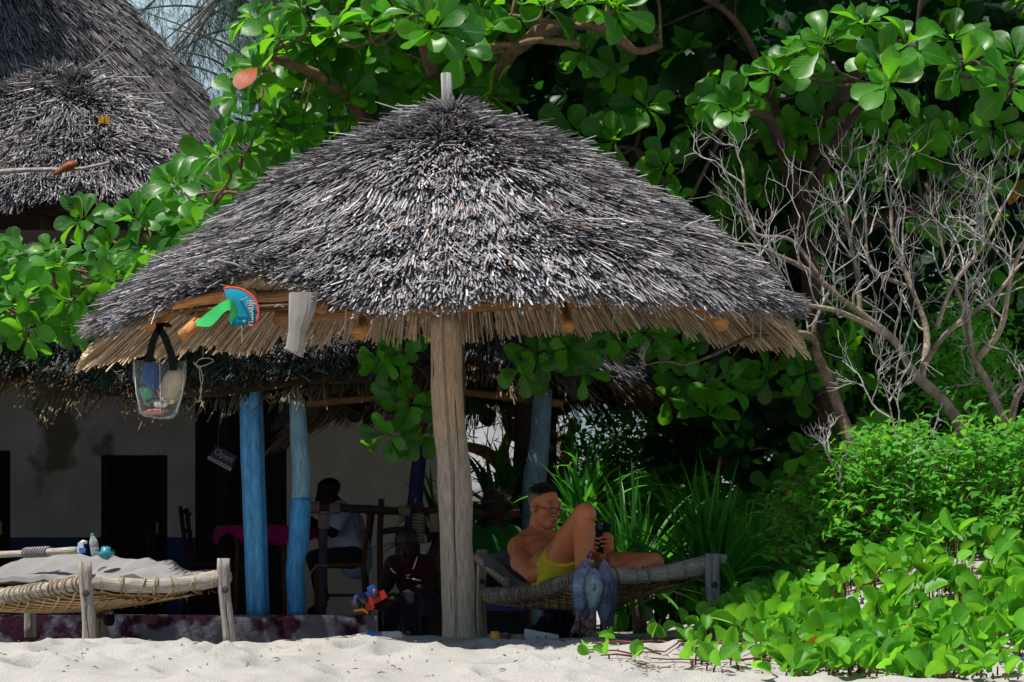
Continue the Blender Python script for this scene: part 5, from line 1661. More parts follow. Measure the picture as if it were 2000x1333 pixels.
WG = (.34, .30, .265)
A1 = P(176, 1136, 11.0); B1 = P(440, 1128, 11.15); D1 = P(-150, 1168, 12.7); C1 = P(60, 1120, 12.9)
bed1, N1 = bed('rope bed at the left with grey canvas cloth thrown over it, standing in the sun', A1, B1, C1, D1,
    [(P(168, 1098, 10.98), P(172, 1268, 10.98), .064, WG), (P(437, 1091, 11.12), P(447, 1262, 11.12), .062, (.33, .30, .28)), (P(196, 1172, 11.7), P(196, 1258, 11.7), .060, (.46, .36, .25)), (P(-155, 1080, 12.8), P(-155, 1250, 12.8), .065, WG), (P(60, 1085, 13.0), P(60, 1245, 13.0), .065, WG)],
    .105, 201, .036, colr=(.37, .33, .285))
A2 = P(1152, 1122, 11.55); B2 = P(1385, 1102, 11.75); D2 = P(952, 1164, 13.1); C2 = P(1130, 1130, 13.4)
bed2, N2 = bed('rope bed in the shade of the parasol on which the man reclines', A2, B2, C2, D2,
    [(P(1150, 1094, 11.52), P(1152, 1256, 11.52), .064, (.42, .37, .32)), (P(1393, 1082, 11.7), P(1397, 1250, 11.7), .072, (.30, .29, .30)), (P(1146, 1180, 12.3), P(1150, 1248, 12.3), .06, (.46, .36, .25)), (P(940, 1074, 13.3), P(942, 1248, 13.3), .058, (.44, .35, .25)), (P(1128, 1080, 13.5), P(1128, 1244, 13.5), .06, WG)],
    .115, 202, .040, colr=(.36, .32, .29))
mb = MB(); mb.tube([P(1408, 1100, 11.72), P(1411, 1083, 11.72)], [.026, .024], 8, (.32, .30, .3), lump=.2); mb.build('fork', M_WOOD, bed2)
# raised head rail of the right bed, rope wound
mb = MB(); hp = smooth_path([P(932, 1088, 13.2), P(960, 1110, 12.9), P(995, 1140, 12.6)], 12); mb.tube(hp, .026, 9, (.40, .34, .28), lump=.1); hr = mb.build('head_rail', M_WOOD, bed2)
mb = MB()
tn = (hp[-1] - hp[0]) / np.linalg.norm(hp[-1] - hp[0]); x_ = np.cross(tn, (0, 0, 1)); x_ /= np.linalg.norm(x_); y_ = np.cross(x_, tn)
for i in range(11):
    c0 = hp[0] + (hp[-1] - hp[0]) * (i + .5) / 11; a = np.linspace(0, 6.28, 11)
    mb.tube(c0 + .029 * (np.cos(a)[:, None] * x_ + np.sin(a)[:, None] * y_), .006, 5, (.33, .26, .19), caps=False)
mb.build('rope_binding', M_ROPE, hr, kind='stuff')


def draped(pts_f, a, b, th, col, name, seed, folds=.012):
    """A thick cloth from a grid function pts_f(u, v)."""
    u, v = np.meshgrid(np.linspace(0, 1, a), np.linspace(0, 1, b), indexing='ij')
    p = pts_f(u, v)
    p[..., 2] += folds * (vnoise(u * 7 + v * 3, v * 16 - u * 4, seed) - .5) * 2 + folds * .5 * (vnoise(u * 19, v * 33, seed + 1) - .5)
    top = p.copy(); bot = p - np.array((0, 0, th))
    mb = MB(); mb.grid(top, col); mb.grid(bot[:, ::-1], col)
    for e0, e1 in ((top[0], bot[0]), (bot[-1], top[-1]), (bot[:, 0], top[:, 0]), (top[:, -1], bot[:, -1])):
        mb.grid(np.stack([e0, e1], 0), col)
    return mb


def cloth1(u, v):
    """Over the left bed: u across from the near rail to the far one, v from the end rail back to the raised head."""
    p = N1(u, v * .98)
    up_ = .028 + .05 * sstep(.04, .3, v) + .04 * sstep(.3, 1.0, v) + .03 * sstep(.55, 1, u) * sstep(.08, .3, v)
    sg_ = .10 * np.sin(np.clip(u, 0, 1) * np.pi) ** .6 * np.sin(np.clip(v * .94 + .06, 0, 1) * np.pi) ** .55
    p[..., 2] += up_ + sg_ * .8
    p[..., 2] += .03 * np.exp(-((v - .02) / .05) ** 2)
    return p


CL = (.235, .225, .225)
tag(draped(cloth1, 50, 70, .022, CL, 'canvas_cloth', 5, .016).build('canvas_cloth', M_CLOTH), 'crumpled grey canvas cloth thrown over the left rope bed', 'cloth')
mb = MB(); hp = smooth_path([P(-160, 1088, 12.6), P(60, 1081, 12.2), P(150, 1075, 11.9)], 12); mb.tube(hp, .018, 9, (.40, .37, .30), lump=.15); hr = mb.build('head_rail', M_WOOD, bed1)
mb = MB()
for i in range(9):
    c0 = P(52 + i * 5.2, 1080 - i * .25, 12.2 - i * .01); a = np.linspace(0, 6.28, 9)
    mb.tube(np.stack([c0[0] + .004 * np.cos(a) + .020 * np.sin(a), c0[1] + .024 * np.sin(a), c0[2] + .024 * np.cos(a)], 1), .006, 5, (.24, .22, .22), caps=False)
mb.build('rope_binding', M_ROPE, hr, kind='stuff')


def cushion2(u, v):
    """Dark mattress on the right bed, its head end bent upward behind the man."""
    p = N2(u, v)
    sg_ = .10 * np.sin(np.clip(u, 0, 1) * np.pi) ** .6 * np.sin(np.clip(v * .94 + .06, 0, 1) * np.pi) ** .55
    lift = sstep(.55, 1.0, v)
    p[..., 2] += .055 + sg_ * .35 + .20 * lift ** 1.1
    p[..., 0] += -.02 * lift
    p[..., 1] -= .25 * lift
    return p


mb = draped(cushion2, 36, 50, .065, (.085, .075, .085), 'mattress', 9, .010)
mat_o = tag(mb.build('mattress', M_CLOTH), 'dark grey quilted mattress bent up against the bed head under the reclining man', 'mattress')

# things lying on the left bed
def bottle(name, label, base, axis, H, R, glass, cap, lbl=None, stripe=None, neck=.42):
    t = thing(name, label, 'bottle', base)
    base = np.asarray(base, float)
    prof = [(0, 0), (R * .8, 0), (R, H * .04), (R, H * .16), (R * .95, H * .19), (R, H * .22), (R, H * .36), (R * .94, H * .385), (R, H * .41), (R, H * .62), (R * .90, H * .68), (R * .62, H * .80), (R * neck, H * .90), (R * neck, H * .93)]
    mb = MB(); mb.lathe(prof, base, axis, 18, (.6, .65, .7)); mb.build('bottle_body', glass, t)
    ax_ = np.asarray(axis, float) / np.linalg.norm(axis)
    mb = MB(); mb.lathe([(R * neck * 1.12, H * .925), (R * neck * 1.15, H * .99), (R * neck, H), (0, H)], base, axis, 14, cap); mb.build('cap', M_PLASTIC, t)
    if lbl is not None:
        mb = MB(); mb.lathe([(R * 1.012, H * .405), (R * 1.015, H * .615)], base, axis, 18, lbl); lb = mb.build('paper_label', M_PLASTIC, t)
        if stripe is not None:
            mb = MB(); mb.lathe([(R * 1.018, H * .36), (R * 1.018, H * .40)], base, axis, 18, stripe); mb.build('stripe', M_PLASTIC, lb)
            mb = MB()
            for (hh, aa, ss) in ((.50, -1.75, .011), (.53, -1.5, .009), (.47, -1.4, .010), (.55, -1.9, .007)):
                x_ = np.cross(ax_, (0, 1, 0)); x_ /= np.linalg.norm(x_); y_ = np.cross(ax_, x_)
                dirn = np.array((0, -1, 0)) * .82 + np.array((0, 0, 1)) * (.3 * (aa + 1.6) - .2)
                dirn -= ax_ * np.dot(dirn, ax_); dirn /= np.linalg.norm(dirn)
                mb.ell = None
                mb.lathe([(0, .0015), (ss * .7, .001), (ss, 0)], base + ax_ * H * hh + dirn * R * 1.02, dirn, 8, (.75, .85, .9))
            mb.build('emblem', M_PLASTIC, lb)
    return t


CLEAR = clear_mat('clear_pet', (.92, .95, .96), .34, .15)
bottle('water_bottle', 'small clear bottle with a green cap standing on the grey canvas cloth', P(187, 1086, 11.9), (-.16, 0, 1), .115, .022, CLEAR, (.02, .30, .17))
bottle('water_bottle', 'clear plastic bottle with blue label lying on the sand left of the parasol post', P(785, 1244, 11.15), (-1, -.12, -.02), .275, .027, clear_mat('milky_pet', (.8, .8, .8), .72, .3), (.03, .08, .45), (.03, .20, .55), (.33, .07, .02), .40)
mb = MB(); g = np.linspace(0, 1, 14); U, V = np.meshgrid(g, g, indexing='ij')
c = P(207, 1080, 11.8)
th_ = U * np.pi * 2; ph2 = (V - .5) * np.pi
pts = np.stack([c[0] + .038 * np.cos(ph2) * np.cos(th_) * (1 + .7 * (vnoise(U * 9, V * 8, 3) - .5)), c[1] + .05 * np.cos(ph2) * np.sin(th_), c[2] - .002 + .026 * np.sin(ph2) * (1 + .9 * (vnoise(U * 8, V * 9, 2) - .4))], -1)
mb.grid(pts, (.03, .25, .33)); tag(mb.build('plastic_bag', M_PLASTIC), 'crumpled teal plastic bag lying beside the green-capped bottle', 'bag')
t = thing('juice_carton', 'small blue and white drink pouch lying on the far edge of the left bed', 'pouch', P(160, 1082, 11.8))
mb = MB(); mb.box(P(158, 1070, 11.8), (.036, .03, .05), None, (.45, .55, .62), .7); mb.build('pouch', M_PLASTIC, t, smooth=False)
mb = MB(); mb.box(P(161, 1075, 11.77), (.030, .03, .022), None, (.04, .12, .5)); mb.build('print', M_PLASTIC, t, smooth=False)
mb = MB(); mb.tube([P(156, 1062, 11.8), P(162, 1059, 11.8), P(170, 1060, 11.8)], [.008, .011, .008], 7, (.6, .6, .58)); mb.build('spout', M_PLASTIC, t)
# red and dark thing hanging below the left bed
t = thing('hanging_toy', 'dark pouch with a red and teal patch hanging below the left bed', 'pouch', P(214, 1222, 11.6))
mb = MB(); mb.ell = None; mb.lathe([(0, -.055), (.022, -.05), (.030, -.02), (.026, .02), (.012, .04), (0, .045)], P(213, 1202, 11.6), (0, 0, 1), 12, (.012, .012, .015)); mb.build('pouch', M_CLOTH, t)
mb = MB()
for (a, b, c_) in ((214, 1190, (.55, .03, .01)), (209, 1197, (.5, .02, .02)), (217, 1197, (.05, .25, .25)), (219, 1183, (.1, .3, .25))): mb.lathe([(0, .004), (.008, .003), (.011, 0)], P(a, b, 11.565), (0, -1, 0), 8, c_)
mb.build('patch', M_PLASTIC, t)
mb = MB(); mb.tube([P(214, 1192, 11.6), P(222, 1150, 11.62)], .002, 4, (.2, .2, .2)); mb.build('cord', M_ROPE, t)

# things on the sand under the right bed
t = thing('yellow_cup', 'upturned yellow orange plastic cup on the sand by the parasol post', 'cup', P(967, 1254, 11.7))
mb = MB(); mb.lathe([(.026, 0), (.0265, .004), (.0225, .052), (.020, .058), (0, .059)], P(967, 1256, 11.7), (0, 0, 1), 18, (.75, .33, .01)); mb.build('cup', M_PLASTIC, t)
mb = MB(); mb.lathe([(.0265, .006), (.0285, .004), (.0285, 0), (.026, 0)], P(967, 1256, 11.7), (0, 0, 1), 18, (.75, .33, .01)); mb.build('rim', M_PLASTIC, t)
t = thing('spade_head', 'dark red plastic beach toy with blue edge beside the yellow cup', 'toy', P(986, 1254, 11.8))
mb = MB(); mb.box(P(987, 1247, 11.85), (.05, .05, .035), None, (.24, .04, .02), .8); mb.build('tray', M_PLASTIC, t)
mb = MB(); mb.tube([P(976, 1240, 11.85), P(988, 1237, 11.85), P(1000, 1243, 11.85)], .006, 6, (.05, .09, .3)); mb.build('handle', M_PLASTIC, t)
st_ = MB(); st_.lathe([(.0, .0), (.03, .004), (.034, .015), (.022, .032), (0, .036)], P(1012, 1253, 11.8), (0, 0, 1), 12, (.28, .25, .20))
v_ = st_.v[0]; st_.v[0] = (v_ + .006 * (vnoise(v_[:, 0] * 60, v_[:, 2] * 60, 3) - .5)[:, None]).astype(np.float32)
tag(st_.build('coral_stone', surf_mat('stone', .95, .1, (60, .4), (90, .8, .01))), 'rounded grey brown coral stone between the toy and the foam tray', 'stone')
t = thing('foam_tray', 'broken pale white polystyrene tray lying on the sand under the bed', 'tray', P(1058, 1254, 11.9))
mb = MB()
L0, L1 = P(1026, 1252, 11.9), P(1090, 1254, 11.9)
cy = .09
for (a, b, h0, h1, dy0, dy1) in ((L0, L1, .060, .034, 0, 0), (L0, L1, .058, .034, cy, cy)):
    ex = np.linspace(0, 1, 9); ht = np.interp(ex, (0, 1), (h0, h1)) + .004 * vnoise(ex * 9, ex * 0, 2)
    base_ = a * (1 - ex[:, None]) + b * ex[:, None] + (0, dy0, 0)
    for o, sgn in ((0, 1), (.009, -1)):
        pts = np.stack([base_ + (0, o, 0), base_ + (0, o - .006, 0) + np.stack([0 * ex, 0 * ex, ht], 1)], 0)
        mb.grid(pts if sgn > 0 else pts[:, ::-1], (.62, .66, .70))
    mb.grid(np.stack([base_ + (0, -.006, 0) + np.stack([0 * ex, 0 * ex, ht], 1), base_ + (0, .003, 0) + np.stack([0 * ex, 0 * ex, ht], 1)], 0), (.66, .7, .73))
mb.box((L0 + L1) / 2 + np.array((0, cy / 2, .005)), (L1[0] - L0[0], cy, .01), None, (.6, .64, .68)); mb.box(L0 + np.array((0, cy / 2, .028)), (.009, cy, .058), None, (.6, .64, .68)); mb.box(L1 + np.array((0, cy / 2, .016)), (.009, cy, .034), None, (.6, .64, .68))
mb.build('tray', M_PLASTIC, t, smooth=False)
mb = MB(); mb.box(P(1066, 1246, 11.89) + np.array((0, -.004, 0)), (.007, .004, .022), None, (.05, .08, .14)); mb.build('notch', M_PLASTIC, t, smooth=False)
# dark fishing net heap
mb = MB(); r_ = np.random.default_rng(211)
for _ in range(420):
    a = r_.uniform(0, 6.28); rr = math.sqrt(r_.random()); h = r_.random()
    c = P(1092, 1250, 12.6) + np.array((rr * math.cos(a) * .15 * (1 - .5 * h), rr * math.sin(a) * .12, h * .17))
    n_ = 6; tt = np.linspace(0, 6.28, n_); R_ = r_.uniform(.008, .02); e1 = r_.normal(0, 1, 3); e1 /= np.linalg.norm(e1); e2 = np.cross(e1, r_.normal(0, 1, 3)); e2 /= np.linalg.norm(e2)
    mb.tube(c + R_ * (np.cos(tt)[:, None] * e1 + np.sin(tt)[:, None] * e2), .0025, 3, np.array((.035, .035, .05)) * r_.uniform(.5, 4.0), caps=False)
mb.lathe([(.16, 0), (.15, .06), (.10, .13), (.0, .16)], P(1092, 1252, 12.6), (0, 0, 1), 14, (.010, .010, .014))
tag(mb.build('fishing_net', M_ROPE, kind='thing'), 'dark heap of fishing net on the sand under the right bed', 'net')
bpy.data.objects['fishing_net']['kind'] = 'stuff'
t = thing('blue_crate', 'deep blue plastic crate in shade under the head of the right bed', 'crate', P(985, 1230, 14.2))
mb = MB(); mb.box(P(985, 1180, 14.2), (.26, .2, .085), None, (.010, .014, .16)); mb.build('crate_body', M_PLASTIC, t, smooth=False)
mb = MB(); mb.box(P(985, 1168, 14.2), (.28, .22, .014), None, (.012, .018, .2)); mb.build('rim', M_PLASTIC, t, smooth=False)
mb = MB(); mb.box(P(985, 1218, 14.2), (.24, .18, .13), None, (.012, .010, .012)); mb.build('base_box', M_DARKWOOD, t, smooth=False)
t = thing('printed_bag', 'blue and orange printed bag hanging under the right bed', 'bag', P(1058, 1195, 12.6))
mb = MB(); mb.lathe([(0, -.035), (.035, -.03), (.048, 0), (.035, .03), (.012, .045)], P(1062, 1180, 12.6), (0, 0, 1), 14, (.03, .10, .30)); mb.build('bag_body', M_PLASTIC, t)
mb = MB()
for (a, b, s_, c_) in ((1053, 1176, .012, (.6, .12, .02)), (1060, 1184, .013, (.55, .06, .02)), (1046, 1180, .010, (.6, .6, .6)), (1072, 1178, .010, (.1, .3, .6)), (1068, 1188, .007, (.7, .7, .7))): mb.lathe([(0, .004), (s_ * .7, .003), (s_, 0)], P(a, b, 12.55), (0, -1, 0), 9, c_)
mb.build('print', M_PLASTIC, t)
mb = MB(); mb.tube([P(1056, 1166, 12.6), P(1052, 1150, 12.6)], .004, 5, (.3, .15, .05)); mb.build('strap', M_ROPE, t)

# ------------------------------------------------------------------ the string of fish
def fish(label, px, py, d, L, w, yaw, tilt, seed, tint, hue=(1, 1, 1)):
    """Hangs head up from its mouth at (px, py); w is its depth as a share of L."""
    r = np.random.default_rng(seed)
    top = P(px, py, d)
    t = thing('fish', label, 'fish', top, 'fish strung from the bed post')
    an = math.radians(yaw)
    sx = np.array((math.cos(an), math.sin(an), 0)); nz_ = np.array((-math.sin(an), math.cos(an), 0))   # depth of body, thickness
    dn = np.array((math.sin(math.radians(tilt)), 0, -math.cos(math.radians(tilt))))
    s = np.linspace(0, 1, 18)
    prof = np.interp(s, (0, .05, .15, .32, .5, .72, .88, .95, 1), (.10, .40, .78, 1.0, .97, .62, .27, .20, .22)) * w * L * .5
    thick = np.interp(s, (0, .1, .3, .6, .9, 1), (.25, .55, .60, .5, .35, .2)) * prof
    a = np.linspace(0, 2 * np.pi, 15)
    ce = top + dn * (s * L * .80)[:, None] + sx * (.10 * w * L * np.sin(s * 3))[:, None]
    V = ce[:, None] + (np.cos(a)[None, :, None] * sx * prof[:, None, None] + np.sin(a)[None, :, None] * nz_ * thick[:, None, None])
    back = np.array((.025, .05, .14)); belly = np.array((.13, .19, .30)) * np.array(hue) * tint; head = np.array((.20, .165, .29))
    k = np.clip(np.abs(np.sin(a)) ** 1.5 * .9 - .25 * np.cos(a), 0, 1)[None, :, None]
    col = back * (1 - k) + belly * k
    col = np.broadcast_to(col, V.shape) * (.45 + 1.0 * vnoise(np.arange(15)[None, :] * .8 + seed * 7, np.arange(18)[:, None] * .7, seed))[..., None]
    col[:4] = col[:4] * .35 + head * .65
    col[-4:] = col[-4:] * .3 + np.array((.09, .025, .03)) * .7
    mb = MB(); mb.grid(V, col); mb.build('fish_body', surf_mat('fish_skin', .28, .6, (60, .45), (150, .4, .003)), t)
    e = ce[-1]
    def fin(name, pts, c):
        pts = np.asarray(pts); n = len(pts)
        th = nz_ * .0016
        mb = MB(); ctr = pts.mean(0)
        v = np.vstack([pts + th, pts - th, ctr + th * 2, ctr - th * 2])
        tt = []
        for i in range(n):
            j = (i + 1) % n
            tt += [(2 * n, i, j), (2 * n + 1, n + j, n + i)]
        q = [(i, n + i, n + (i + 1) % n, (i + 1) % n) for i in range(n)]
        mb.add(v, q, tt, c); mb.build(name, MATS['fish_skin'], t)
    fr_ = .20 * w * L
    fin('tail', [e - sx * .012, e + dn * .10 * L - sx * fr_ * 1.0, e + dn * .22 * L - sx * fr_ * 1.25, e + dn * .14 * L, e + dn * .22 * L + sx * fr_ * 1.2, e + dn * .10 * L + sx * fr_ * 1.0, e + sx * .012], (.11, .03, .035))
    m = ce[7]; fin('dorsal_fin', [ce[4] + sx * prof[4] * .95, ce[6] + sx * prof[6] * 1.28, ce[9] + sx * prof[9] * 1.25, ce[13] + sx * prof[13] * 1.2, ce[13] + sx * prof[13] * .9, ce[8] + sx * prof[8] * .9], (.13, .07, .10))
    fin('belly_fin', [ce[5] - sx * prof[5] * .95, ce[8] - sx * prof[8] * 1.2, ce[9] - sx * prof[9] * .95], (.18, .08, .10))
    pf = ce[5] - nz_ * (thick[5] + .002)
    fin('side_fin', [pf, pf + dn * .05 * L + sx * .03 * L, pf + dn * .13 * L + sx * .015 * L, pf + dn * .10 * L - sx * .015 * L], (.16, .13, .17))
    ey = ce[2] - nz_ * thick[2] * .9 + sx * .0
    mb = MB(); mb.lathe([(0, .002), (.0035, .002), (.0055, 0)], ey, -nz_, 10, np.array([(.01, .01, .01), (.02, .02, .02), (.22, .2, .2)])); mb.build('eye', M_PLASTIC, t)
    g = np.linspace(-.9, .9, 9); mb = MB(); mb.tube(ce[4] + np.outer(np.sin(g) * .8, sx * prof[4]) - np.outer(np.cos(g), nz_ * thick[4] * .98) + np.outer(np.cos(g) * .006, dn), .0016, 4, (.05, .03, .05)); mb.build('gill', MATS['fish_skin'], t)


fish('first fish of the string, silver blue flank and reddish tail, leftmost', 1141, 1096, 11.36, .37, .33, 12, -7, 1, 1.5)
fish('slim bluish fish half hidden behind the leftmost fish', 1150, 1120, 11.42, .32, .28, -10, -6, 2, 1.0)
fish('middle fish of the string, greenish silver, hung below the post top', 1160, 1110, 11.31, .31, .33, -8, -3, 3, 1.5, (1.05, 1.15, .8))
fish('dark blue fish right of the middle one on the string', 1171, 1114, 11.40, .38, .28, 20, 4, 4, .9)
fish('long dark blue fish hanging rightmost against the end rail', 1180, 1092, 11.42, .46, .22, 35, 4, 5, .7)
t = thing('fish_string', 'twine with blue knot tying the fish to the bed post', 'string', P(1150, 1096, 11.45))
mb = MB(); c0 = P(1152, 1110, 11.52); a = np.linspace(0, 6.28 * 2, 26)
mb.tube(np.stack([c0[0] + .043 * np.cos(a), c0[1] + .043 * np.sin(a), c0[2] + .012 * a / 6.28], 1), .0035, 5, (.12, .12, .2)); mb.build('twine', M_ROPE, t)
mb = MB(); mb.lathe([(0, -.008), (.009, -.004), (.010, .004), (0, .009)], P(1149, 1088, 11.47), (0, 0, 1), 8, (.02, .04, .5)); mb.tube([P(1148, 1088, 11.46), P(1154, 1076, 11.46), P(1157, 1080, 11.46)], .004, 5, (.10, .04, .22)); mb.build('knot', M_ROPE, t)


# ------------------------------------------------------------------ people
def skin_mesh(S, name, parent, col, tint=None, m=None):
    v, q = S.mesh()
    c = np.tile(np.asarray(col, np.float32), (len(v), 1))
    if tint is not None: c = tint(v, c)
    mb = MB(); mb.add(v, q, None, c, v[:, :2])
    return mb.build(name, m or M_SKIN, parent)


def hair_mesh(c, R, sc, parent, col, spikes=260, seed=1, ln=.016, line=(.05, .75), grow=1.05, side=None):
    S = SDF(c - .16 * sc, c + .16 * sc, .0045)
    S.ell(c + R @ (np.array((0, -.018, .042)) * sc), np.array((.074, .096, .080)) * sc * grow, R, .01)
    nrm = R @ np.array((0, line[1], -1.0)); k = np.linalg.norm(nrm)
    S.cut(nrm / k, float((nrm @ c - line[0] * sc) / k))
    v, q = S.mesh()
    l = (v - c) @ R / sc
    C = np.tile(np.asarray(col, np.float32), (len(v), 1))
    if side is not None:
        kk = sstep(.085, .055, l[:, 2] + .012 * (vnoise(l[:, 1] * 90, l[:, 2] * 90, 3) - .5))[:, None]
        C = C * (1 - kk) + np.array(side) * kk
    mb = MB(); mb.add(v, q, None, C, v[:, :2])
    r = np.random.default_rng(seed)
    top = np.where(l[:, 2] > (.075 if side is not None else .0))[0]
    for i in r.choice(top, spikes):
        n = (v[i] - c); n /= np.linalg.norm(n)
        d = n + r.normal(0, .5, 3) + R @ np.array((0, .35, .3)); d /= np.linalg.norm(d)
        L = ln * r.uniform(.5, 1.4)
        mb.tube([v[i] - n * .003, v[i] + d * L * .6, v[i] + d * L + n * .002], [.0035, .0028, .001], 4, C[i] * r.uniform(.7, 1.5), caps=False)
    return mb.build('hair', surf_mat('hair', .55, .4, (80, .4), (200, .6, .003)), parent)


# --- the man reclining on the right bed
man = thing('person', 'shirtless man in yellow shorts and glasses reclining with a phone in both hands', 'person', (float(P(1085, 1112, 12.3)[0]), 12.3, .30))
HC = P(1064, 990, 12.50)
HR = basis((.66, -.72, -.17), (-.06, -.03, 1.0))
S = SDF((-.10, 11.55, .11), (.86, 13.0, .88), .0042)
Rs, Ls = P(1014, 1070, 12.45), P(1090, 1058, 12.70)
nk = P(1050, 1052, 12.62)
pel = P(1086, 1110, 12.28)
chest = P(1052, 1082, 12.56)
TR = basis((.45, -.85, -.1), (-.05, .25, .95))
S.ell(pel, (.15, .125, .115), TR, .04)
S.ell(P(1066, 1100, 12.42), (.145, .115, .13), TR, .05)
S.ell(chest, (.165, .115, .15), TR, .05)
for s_ in (-1, 1): S.ell(chest + TR @ np.array((s_ * .075, .085, .045)), (.078, .035, .058), TR, .03)
S.chain([Rs, nk + (0, .01, -.03), Ls], [.058, .066, .058], .035)
S.cone(nk - (0, -.01, .03), .066, HC + HR @ np.array((0, -.02, -.05)), .057, .025)
head_sdf(S, HC, HR, .95)
# right arm
eR = P(1040, 1122, 12.20); wR = P(1140, 1079, 12.13)
S.chain([Rs, P(1018, 1098, 12.32), eR], [.060, .054, .042], .02)
S.chain([eR, eR * .65 + wR * .35, wR], [.042, .044, .028], .010)
# left arm
eL = P(1188, 1120, 12.22); wL = P(1180, 1083, 12.04)
S.chain([Ls, eL], [.056, .042], .02); S.chain([eL, eL * .6 + wL * .4, wL], [.042, .041, .027], .008)
# right leg, knee up
hR = P(1090, 1108, 12.20); kR = P(1140, 1006, 11.84); aR = P(1137, 1116, 11.72)
S.chain([hR, hR * .5 + kR * .5, kR], [.098, .084, .056], .02)
S.ell(kR + (.012, -.012, .004), (.050, .052, .058), None, .02)
S.chain([kR - (0, 0, .015), kR * .68 + aR * .32 + (.004, .030, 0), aR], [.050, .058, .034], .008)
S.chain([aR, aR + (.05, -.01, -.02), aR + (.15, -.03, -.03)], [.034, .036, .020], .01)
# left leg, knee fallen to the side
hL = P(1108, 1112, 12.34); kL = P(1276, 1100, 12.0); aL = P(1195, 1126, 11.86)
S.chain([hL, kL], [.092, .054], .02); S.chain([kL, kL * .6 + aL * .4, aL], [.050, .052, .034], .01)
S.chain([aL, aL + (-.05, -.06, 0), aL + (-.10, -.10, 0)], [.034, .034, .020], .01)
# hands round the phone
DK = 11.972
S.ell(P(1191, 1065, 12.0), (.017, .020, .040), None, .010); S.cone(wL, .026, P(1189, 1070, 12.0), .027, .012)
for j, ((ax0, ay0), (bx, by), (cx, cy)) in enumerate((((1194, 1049), (1187, 1043), (1179, 1043.5)), ((1196, 1055), (1185, 1050), (1173.5, 1050)), ((1196, 1063), (1185, 1058.5), (1174, 1058)), ((1193, 1071), (1185, 1067), (1175, 1067)))):
    rr = (.0098, .0090, .0078) if j < 3 else (.0088, .0080, .0070)
    S.chain([P(ax0, ay0, DK + .018), P(bx, by, DK - .002), P(cx, cy, DK + .004)], rr, .0035)
S.chain([P(1189, 1070, 12.02), P(1190, 1060, 12.035), P(1183, 1051, 12.03)], (.013, .011, .008), .006)
S.ell(P(1151, 1066, 12.03), (.020, .022, .042), None, .010); S.cone(wR, .026, P(1148, 1070, 12.05), .026, .012)
for j, ((ax0, ay0), (cx, cy)) in enumerate((((1153, 1052), (1170, 1053)), ((1153, 1060.5), (1169, 1062)), ((1153, 1069), (1167, 1070.5)), ((1153, 1076), (1163.5, 1078)))):
    S.chain([P(ax0, ay0, DK + .014), P((ax0 + cx) / 2, (ay0 + cy) / 2 - 1, DK - .003), P(cx, cy, DK + .004)], (.0094, .0088, .0076), .0035)
S.chain([P(1153, 1062, 12.05), P(1158, 1050, 12.035), P(1164, 1044, 12.03)], (.013, .011, .008), .006)
SKIN = (.70, .215, .09)


def tint_man(v, c):
    l = (v - HC) @ HR
    def blob(p, r): return np.exp(-(((l - np.array(p)) / np.array(r)) ** 2).sum(1))[:, None]
    face = ((l ** 2).sum(1) < .05)[:, None]
    for p, r, k, a in (((0, .09, -.066), (.024, .03, .010), (.26, .075, .055), .75), ((0, .06, -.095), (.05, .05, .03), (.27, .14, .10), .4), ((.035, .095, .030), (.022, .03, .006), (.05, .03, .025), .75), ((-.035, .095, .030), (.022, .03, .006), (.05, .03, .025), .75),
                       ((0, .10, -.03), (.05, .04, .03), (.45, .14, .08), .3), ((.032, .09, .008), (.010, .012, .004), (.05, .03, .03), .8), ((-.032, .09, .008), (.010, .012, .004), (.05, .03, .03), .8)):
        b = blob(p, r) * a * face
        c = c * (1 - b) + np.array(k) * b
    for s_ in (-1, 1):
        nb = np.exp(-((v - (chest + TR @ np.array((s_ * .085, .115, .03)))) ** 2).sum(1) / .014 ** 2)[:, None] * .75
        c = c * (1 - nb) + np.array((.13, .045, .035)) * nb
    tips = sstep(1.0, .0, np.abs(v[:, 1] - 11.97) / .03)[:, None] * 0
    return c


skin_mesh(S, 'body', man, SKIN, tint_man)
del S
hair_mesh(HC, HR, .95, man, (.012, .010, .010), 520, 3, .011, (.052, .72), 1.02, (.17, .15, .14))
# shorts
S = SDF((-.10, 11.8, .08), (.45, 12.7, .62), .005)
S.ell(pel - (0, 0, .03), (.160, .135, .110), TR, .03)
hm = hR * .60 + kR * .40
S.cone(hR - (0, 0, .012), .112, hm, .100, .03)
nn = (kR - hR) / np.linalg.norm(kR - hR)
nn2 = nn + np.array((-.45, 0, .25)); nn2 /= np.linalg.norm(nn2)
S.cut(nn2, float(nn2 @ (hR * .70 + kR * .30)))
tw = (chest - pel) / np.linalg.norm(chest - pel)
S.cut(tw, float(tw @ (pel + tw * .075)))
v, q = S.mesh()
v = v + .006 * (vnoise(v[:, 0] * 45, v[:, 2] * 30 + v[:, 1] * 20, 3) - .5)[:, None] * np.array((.6, -1, .4))
mb = MB(); mb.add(v, q, None, (.72, .56, .035), v[:, :2]); mb.build('shorts', M_CLOTH, man)
